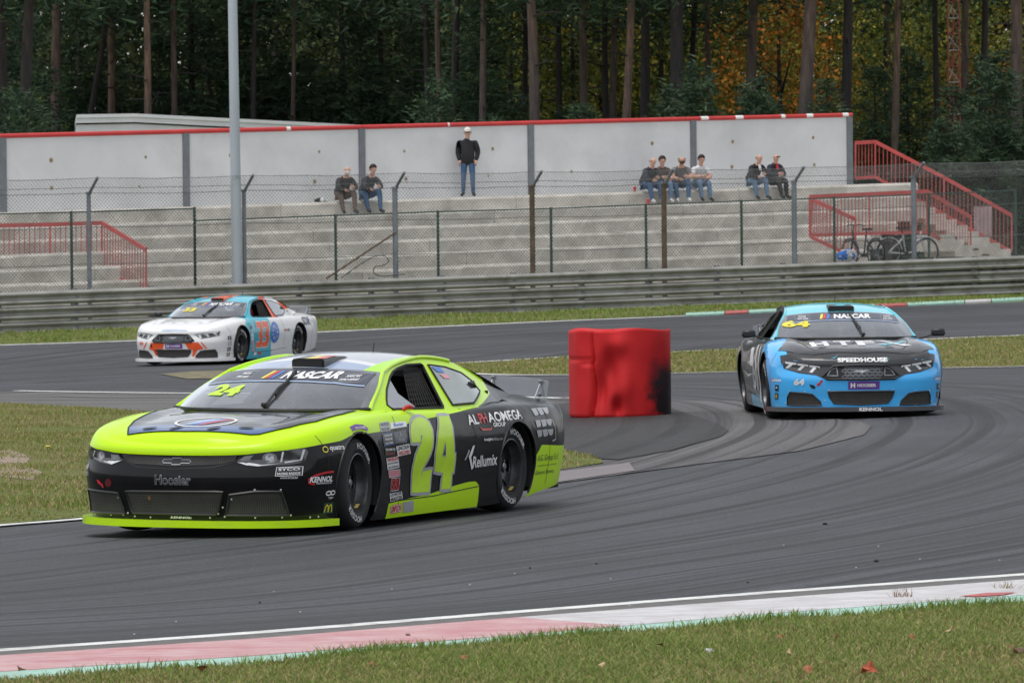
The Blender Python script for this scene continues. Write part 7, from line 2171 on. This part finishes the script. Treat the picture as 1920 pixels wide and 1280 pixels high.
# ------------------------------------------------------------------ bicycles by the right-hand stair
M_TYREB = mat('bicycle_tyre', (.02, .02, .02), .8); M_SILV = mat('silver_bicycle_frame', (.45, .46, .47), .35, .5, .1); M_DKF = mat('dark_bicycle_frame', (.03, .035, .045), .35, .2, .1)
def bicycle(label, p, rz, m):
    root = empty('bicycle', p, rz); tag(root, label, 'bicycle', 'bicycles parked by the stair'); r = .34
    for x in (-.54, .54):
        b = MB(); b.tube([(x + r * math.cos(t), 0, r + .02 + r * math.sin(t)) for t in np.linspace(0, 2 * math.pi, 28, endpoint=False)], .022, 6, closed=True); w = b.build('wheel', M_TYREB, root, smooth=True)
        b = MB(); b.tube([(x + (r - .03) * math.cos(t), 0, r + .02 + (r - .03) * math.sin(t)) for t in np.linspace(0, 2 * math.pi, 28, endpoint=False)], .010, 5, closed=True)
        b.build('rim', M_LUG, w); b = MB()
        for t in np.linspace(0, 2 * math.pi, 14, endpoint=False): b.tube([(x, 0, r + .02), (x + (r - .03) * math.cos(t), 0, r + .02 + (r - .03) * math.sin(t))], .003, 3, cap=False)
        sp_ = b.build('spokes', M_LUG, w); sp_['kind'] = 'stuff'
        b = MB(); b.tube([(x + (r + .045) * math.cos(t), 0, r + .02 + (r + .045) * math.sin(t)) for t in np.linspace(.2 if x < 0 else .9, 2.9, 12)], .020, 6, cap=False); b.build('mudguard', m, root)
    b = MB()
    for P in ([(-.54, 0, .36), (-.05, 0, .32), (-.14, 0, .82)], [(-.05, 0, .32), (.12, 0, .36), (.34, 0, .62), (.40, 0, .90)], [(-.54, 0, .36), (-.13, 0, .72)], [(.37, 0, .80), (.46, 0, .5), (.54, 0, .36)]): b.tube(P, .024, 8)
    auto_smooth(b.build('frame', m, root))
    b = MB(); b.tube([(.40, 0, .90), (.36, 0, 1.08)], .014, 6); b.tube([(.26, .29, 1.06), (.34, .18, 1.10), (.38, 0, 1.09), (.34, -.18, 1.10), (.26, -.29, 1.06)], .013, 6); h = b.build('handlebar', M_BLACK, root)
    b = MB(); b.tube([(-.14, 0, .82), (-.165, 0, .95)], .014, 6); b.prism([(-.29, .08), (-.29, -.08), (-.16, -.05), (-.02, -.02), (-.02, .02), (-.16, .05)], .95, 1.0); b.build('saddle', M_BLACK, root)
    b = MB(); b.tube([(-.05, -.07, .32), (-.05, .07, .32)], .05, 10); b.tube([(-.05, .08, .32), (.08, .08, .22)], .010, 5); b.tube([(-.05, -.08, .32), (-.18, -.08, .42)], .010, 5); b.box((.1, .11, .21), (.09, .07, .02)); b.box((-.2, -.11, .43), (.09, .07, .02)); b.build('crank', M_BLACK, root)
    b = MB(); b.box((-.55, 0, .80), (.34, .12, .02)); b.tube([(-.54, .05, .36), (-.62, .05, .80)], .007, 5); b.tube([(-.54, -.05, .36), (-.62, -.05, .80)], .007, 5); b.build('luggage_rack', M_BLACK, root)
    return root
def bike_spot(px, D, y): return at(px, y, D)
bicycle('silver step-through bicycle parked below the right stair', bike_spot(1702, 150.0, 499), R(24), M_SILV)
bicycle('dark bicycle leaning beside the short red railing', bike_spot(1618, 149.2, 502), R(125), M_DKF)
bundle('blue_bundle', 'bright blue and white bundle at the foot of the short red railing', 'bundle', at(1586, 487, 148.2), (.22, .16, .16), [cloth('bright_blue_cloth', (.02, .16, .55)), C_WHT], 5)
# concrete yard that carries them
tag(mesh_obj('yard', [tuple(at(1480, 503, 147.5)), tuple(at(1960, 490, 150.5)), tuple(at(1990, 480, 165)), tuple(at(1500, 494, 160))], [(0, 1, 2, 3)], M_CONC), kind='structure')
def notice():
    p = at(1843, 445, 163.5); root = empty('notice_board', p); tag(root, 'dull pale board behind the foot of the large red railing', 'board')
    b = MB(); b.box((0, 0, .45), (.50, .03, .82), bev=.005); b.build('panel', M_BOARD, root)
    b = MB(); b.tube([(-.2, 0, -.9), (-.2, 0, .1)], .02, 6); b.tube([(.2, 0, -.9), (.2, 0, .1)], .02, 6); b.build('legs', M_POSTG, root)['kind'] = 'stuff'
notice()

# ------------------------------------------------------------------ litter, leaves and debris
def blob(name, p, size, m, label, cat, group, seed):
    rng = random.Random(seed); bm = bmesh.new(); bmesh.ops.create_icosphere(bm, subdivisions=2, radius=1)
    for v in bm.verts: v.co = Vector((v.co.x * size * rng.uniform(.8, 1.2), v.co.y * size * rng.uniform(.7, 1.1), (v.co.z + .5) * size * rng.uniform(.5, .8)))
    me = bpy.data.meshes.new(name); bm.to_mesh(me); bm.free(); me.materials.append(m)
    o = bpy.data.objects.new(name, me); COL.objects.link(o); o.location = p; o.rotation_euler = (0, 0, rng.uniform(0, 6)); tag(o, label, cat, group); return o
M_RUBB = mat('rubber_crumb', (.02, .02, .02), .9); M_STONE = mat('pale_stone', (.45, .45, .44), .8); M_CONE = mat('dry_pine_cone', (.14, .09, .06), .9)
for i, (x, y) in enumerate(((1547, 983), (1643, 1053), (1402, 1092), (994, 1065), (1118, 1057), (487, 1130), (1760, 1100))):
    blob('rubber_crumb', ground_at(x, y), .017 if i < 2 else .008, M_RUBB, 'black crumb of tyre rubber lying on the near track', 'rubber', 'rubber crumbs on the near track', i)
for i, (x, y) in enumerate(((513, 1109), (735, 1104), (563, 1147), (252, 1189), (1647, 1024), (1605, 1064), (1725, 1048), (1874, 1050), (965, 1075), (1469, 1022), (1145, 1085), (881, 1096), (1180, 1135), (330, 1165))):
    blob('pebble', ground_at(x, y), .006, M_STONE, 'tiny pale pebble on the near track', 'pebble', 'pebbles on the near track', 40 + i)
for i, (x, y, m, lb) in enumerate(((765, 1194, M_CONE, 'brown twig scrap lying on the faded red kerb'), (1330, 1232, M_STONE, 'pale grey stone in the foreground grass'), (1912, 1231, M_CONE, 'dark cone in the grass at the right edge'))):
    blob(('twig_scrap', 'grey_stone', 'fallen_cone')[i], ground_at(x, y) + Vector((0, 0, .008 if i == 0 else .02)), (.013, .026, .028)[i], m, lb, ('twig', 'stone', 'cone')[i], None, 60 + i)
M_LEAFB = [mat('brown_leaf', (.26, .10, .035), .7, 0, .3, 30), mat('tan_leaf', (.50, .33, .19), .7, 0, .2, 30), mat('rust_leaf', (.34, .07, .025), .7, 0, .2, 30)]
for i, (x, y, k) in enumerate(((1483, 1241, 1), (1490, 1250, 1), (1630, 1268, 2), (1621, 1275, 2), (1640, 1276, 2), (1515, 1270, 0), (1900, 1232, 0), (1460, 1208, 0), (1568, 1208, 1), (1780, 1196, 1), (700, 1262, 0), (380, 1268, 0), (1710, 1210, 0), (1130, 1262, 1), (870, 1248, 0), (1240, 1225, 0), (40, 1270, 0))):
    p = ground_at(x, y) + Vector((0, 0, .045)); b = MB(); rg = random.Random(i); s_ = rg.uniform(.022, .042)
    P = [(0, 0, 0)] + [(s_ * (1 if q % 2 else .62) * math.cos(q * .785), s_ * (.8 if q % 2 else .5) * math.sin(q * .785), s_ * .25 * math.sin(q * 1.6)) for q in range(8)]
    o = mesh_obj('fallen_leaf', P, [(0, q + 1, (q + 1) % 8 + 1) for q in range(8)], M_LEAFB[k]); o.location = p; o.rotation_euler = (rg.uniform(.2, 1.0), rg.uniform(-.5, .5), rg.uniform(0, 6))
    tag(o, f'{("brown", "tan", "rust red")[k]} fallen leaf in the foreground grass', 'leaf', f'{("brown", "tan", "rust red")[k]} fallen leaves')
def weed(px, py, n, h, cols, label, off=.0, spread=.08, group=None):
    p = ground_at(px, py); rng = np.random.default_rng(int(px)); V, F, C = [], [], []
    for k in range(n):
        a = rng.uniform(0, 6.28); q = rng.normal(0, spread * .4, 2); L = h * rng.uniform(.4, 1.1); d = np.array([math.cos(a) * rng.uniform(.3, 1.4), math.sin(a) * 1.0, 1.0]); d /= np.linalg.norm(d); sd = np.array([-math.sin(a), math.cos(a), 0]) * .003
        B = np.array([p.x + q[0], p.y + q[1], p.z + off]); i = len(V); V += [B - sd, B + sd, B + d * L]; F.append((i, i + 1, i + 2)); c = np.array(cols[rng.integers(0, len(cols))]) * rng.uniform(.8, 1.2); C += [c] * 3
    o = np_mesh('weed_tuft', V, F, M_BLADE, colors=np.array(C)); tag(o, label, 'weed', group); o['kind'] = 'stuff'
weed(1691, 1128, 34, .085, [(.30, .20, .12), (.22, .15, .09)], 'dry brown weed growing out of the white kerb', .03)
weed(1890, 1112, 24, .08, [(.30, .24, .12), (.25, .22, .1)], 'small straw weed at the right end of the white kerb', .03)
weed(470, 1248, 70, .09, GC[:3], 'taller green tuft on the edge of the kerb strip', .0, .14)
weed(900, 690, 40, .18, GI[:3], 'green tuft at the tip of the infield grass tongue', 0, .3)
def flower(px, py, label):
    p = ground_at(px, py); root = empty('yellow_flower', p); tag(root, label, 'flower', 'yellow flowers in the grass')
    b = MB(); b.tube([(0, 0, 0), (.01, 0, .07)], .004, 4); b.build('stem', flat('flower_stem', (.06, .12, .02)), root)
    b = MB(); b.lathe([(0, .075), (.025, .082), (.030, .074), (0, .066)], 9, 'z', (.01, 0, 0)); b.build('blossom', flat('yellow_petals', (.75, .55, .02)), root)
flower(88, 849, 'yellow flower in the left infield grass')
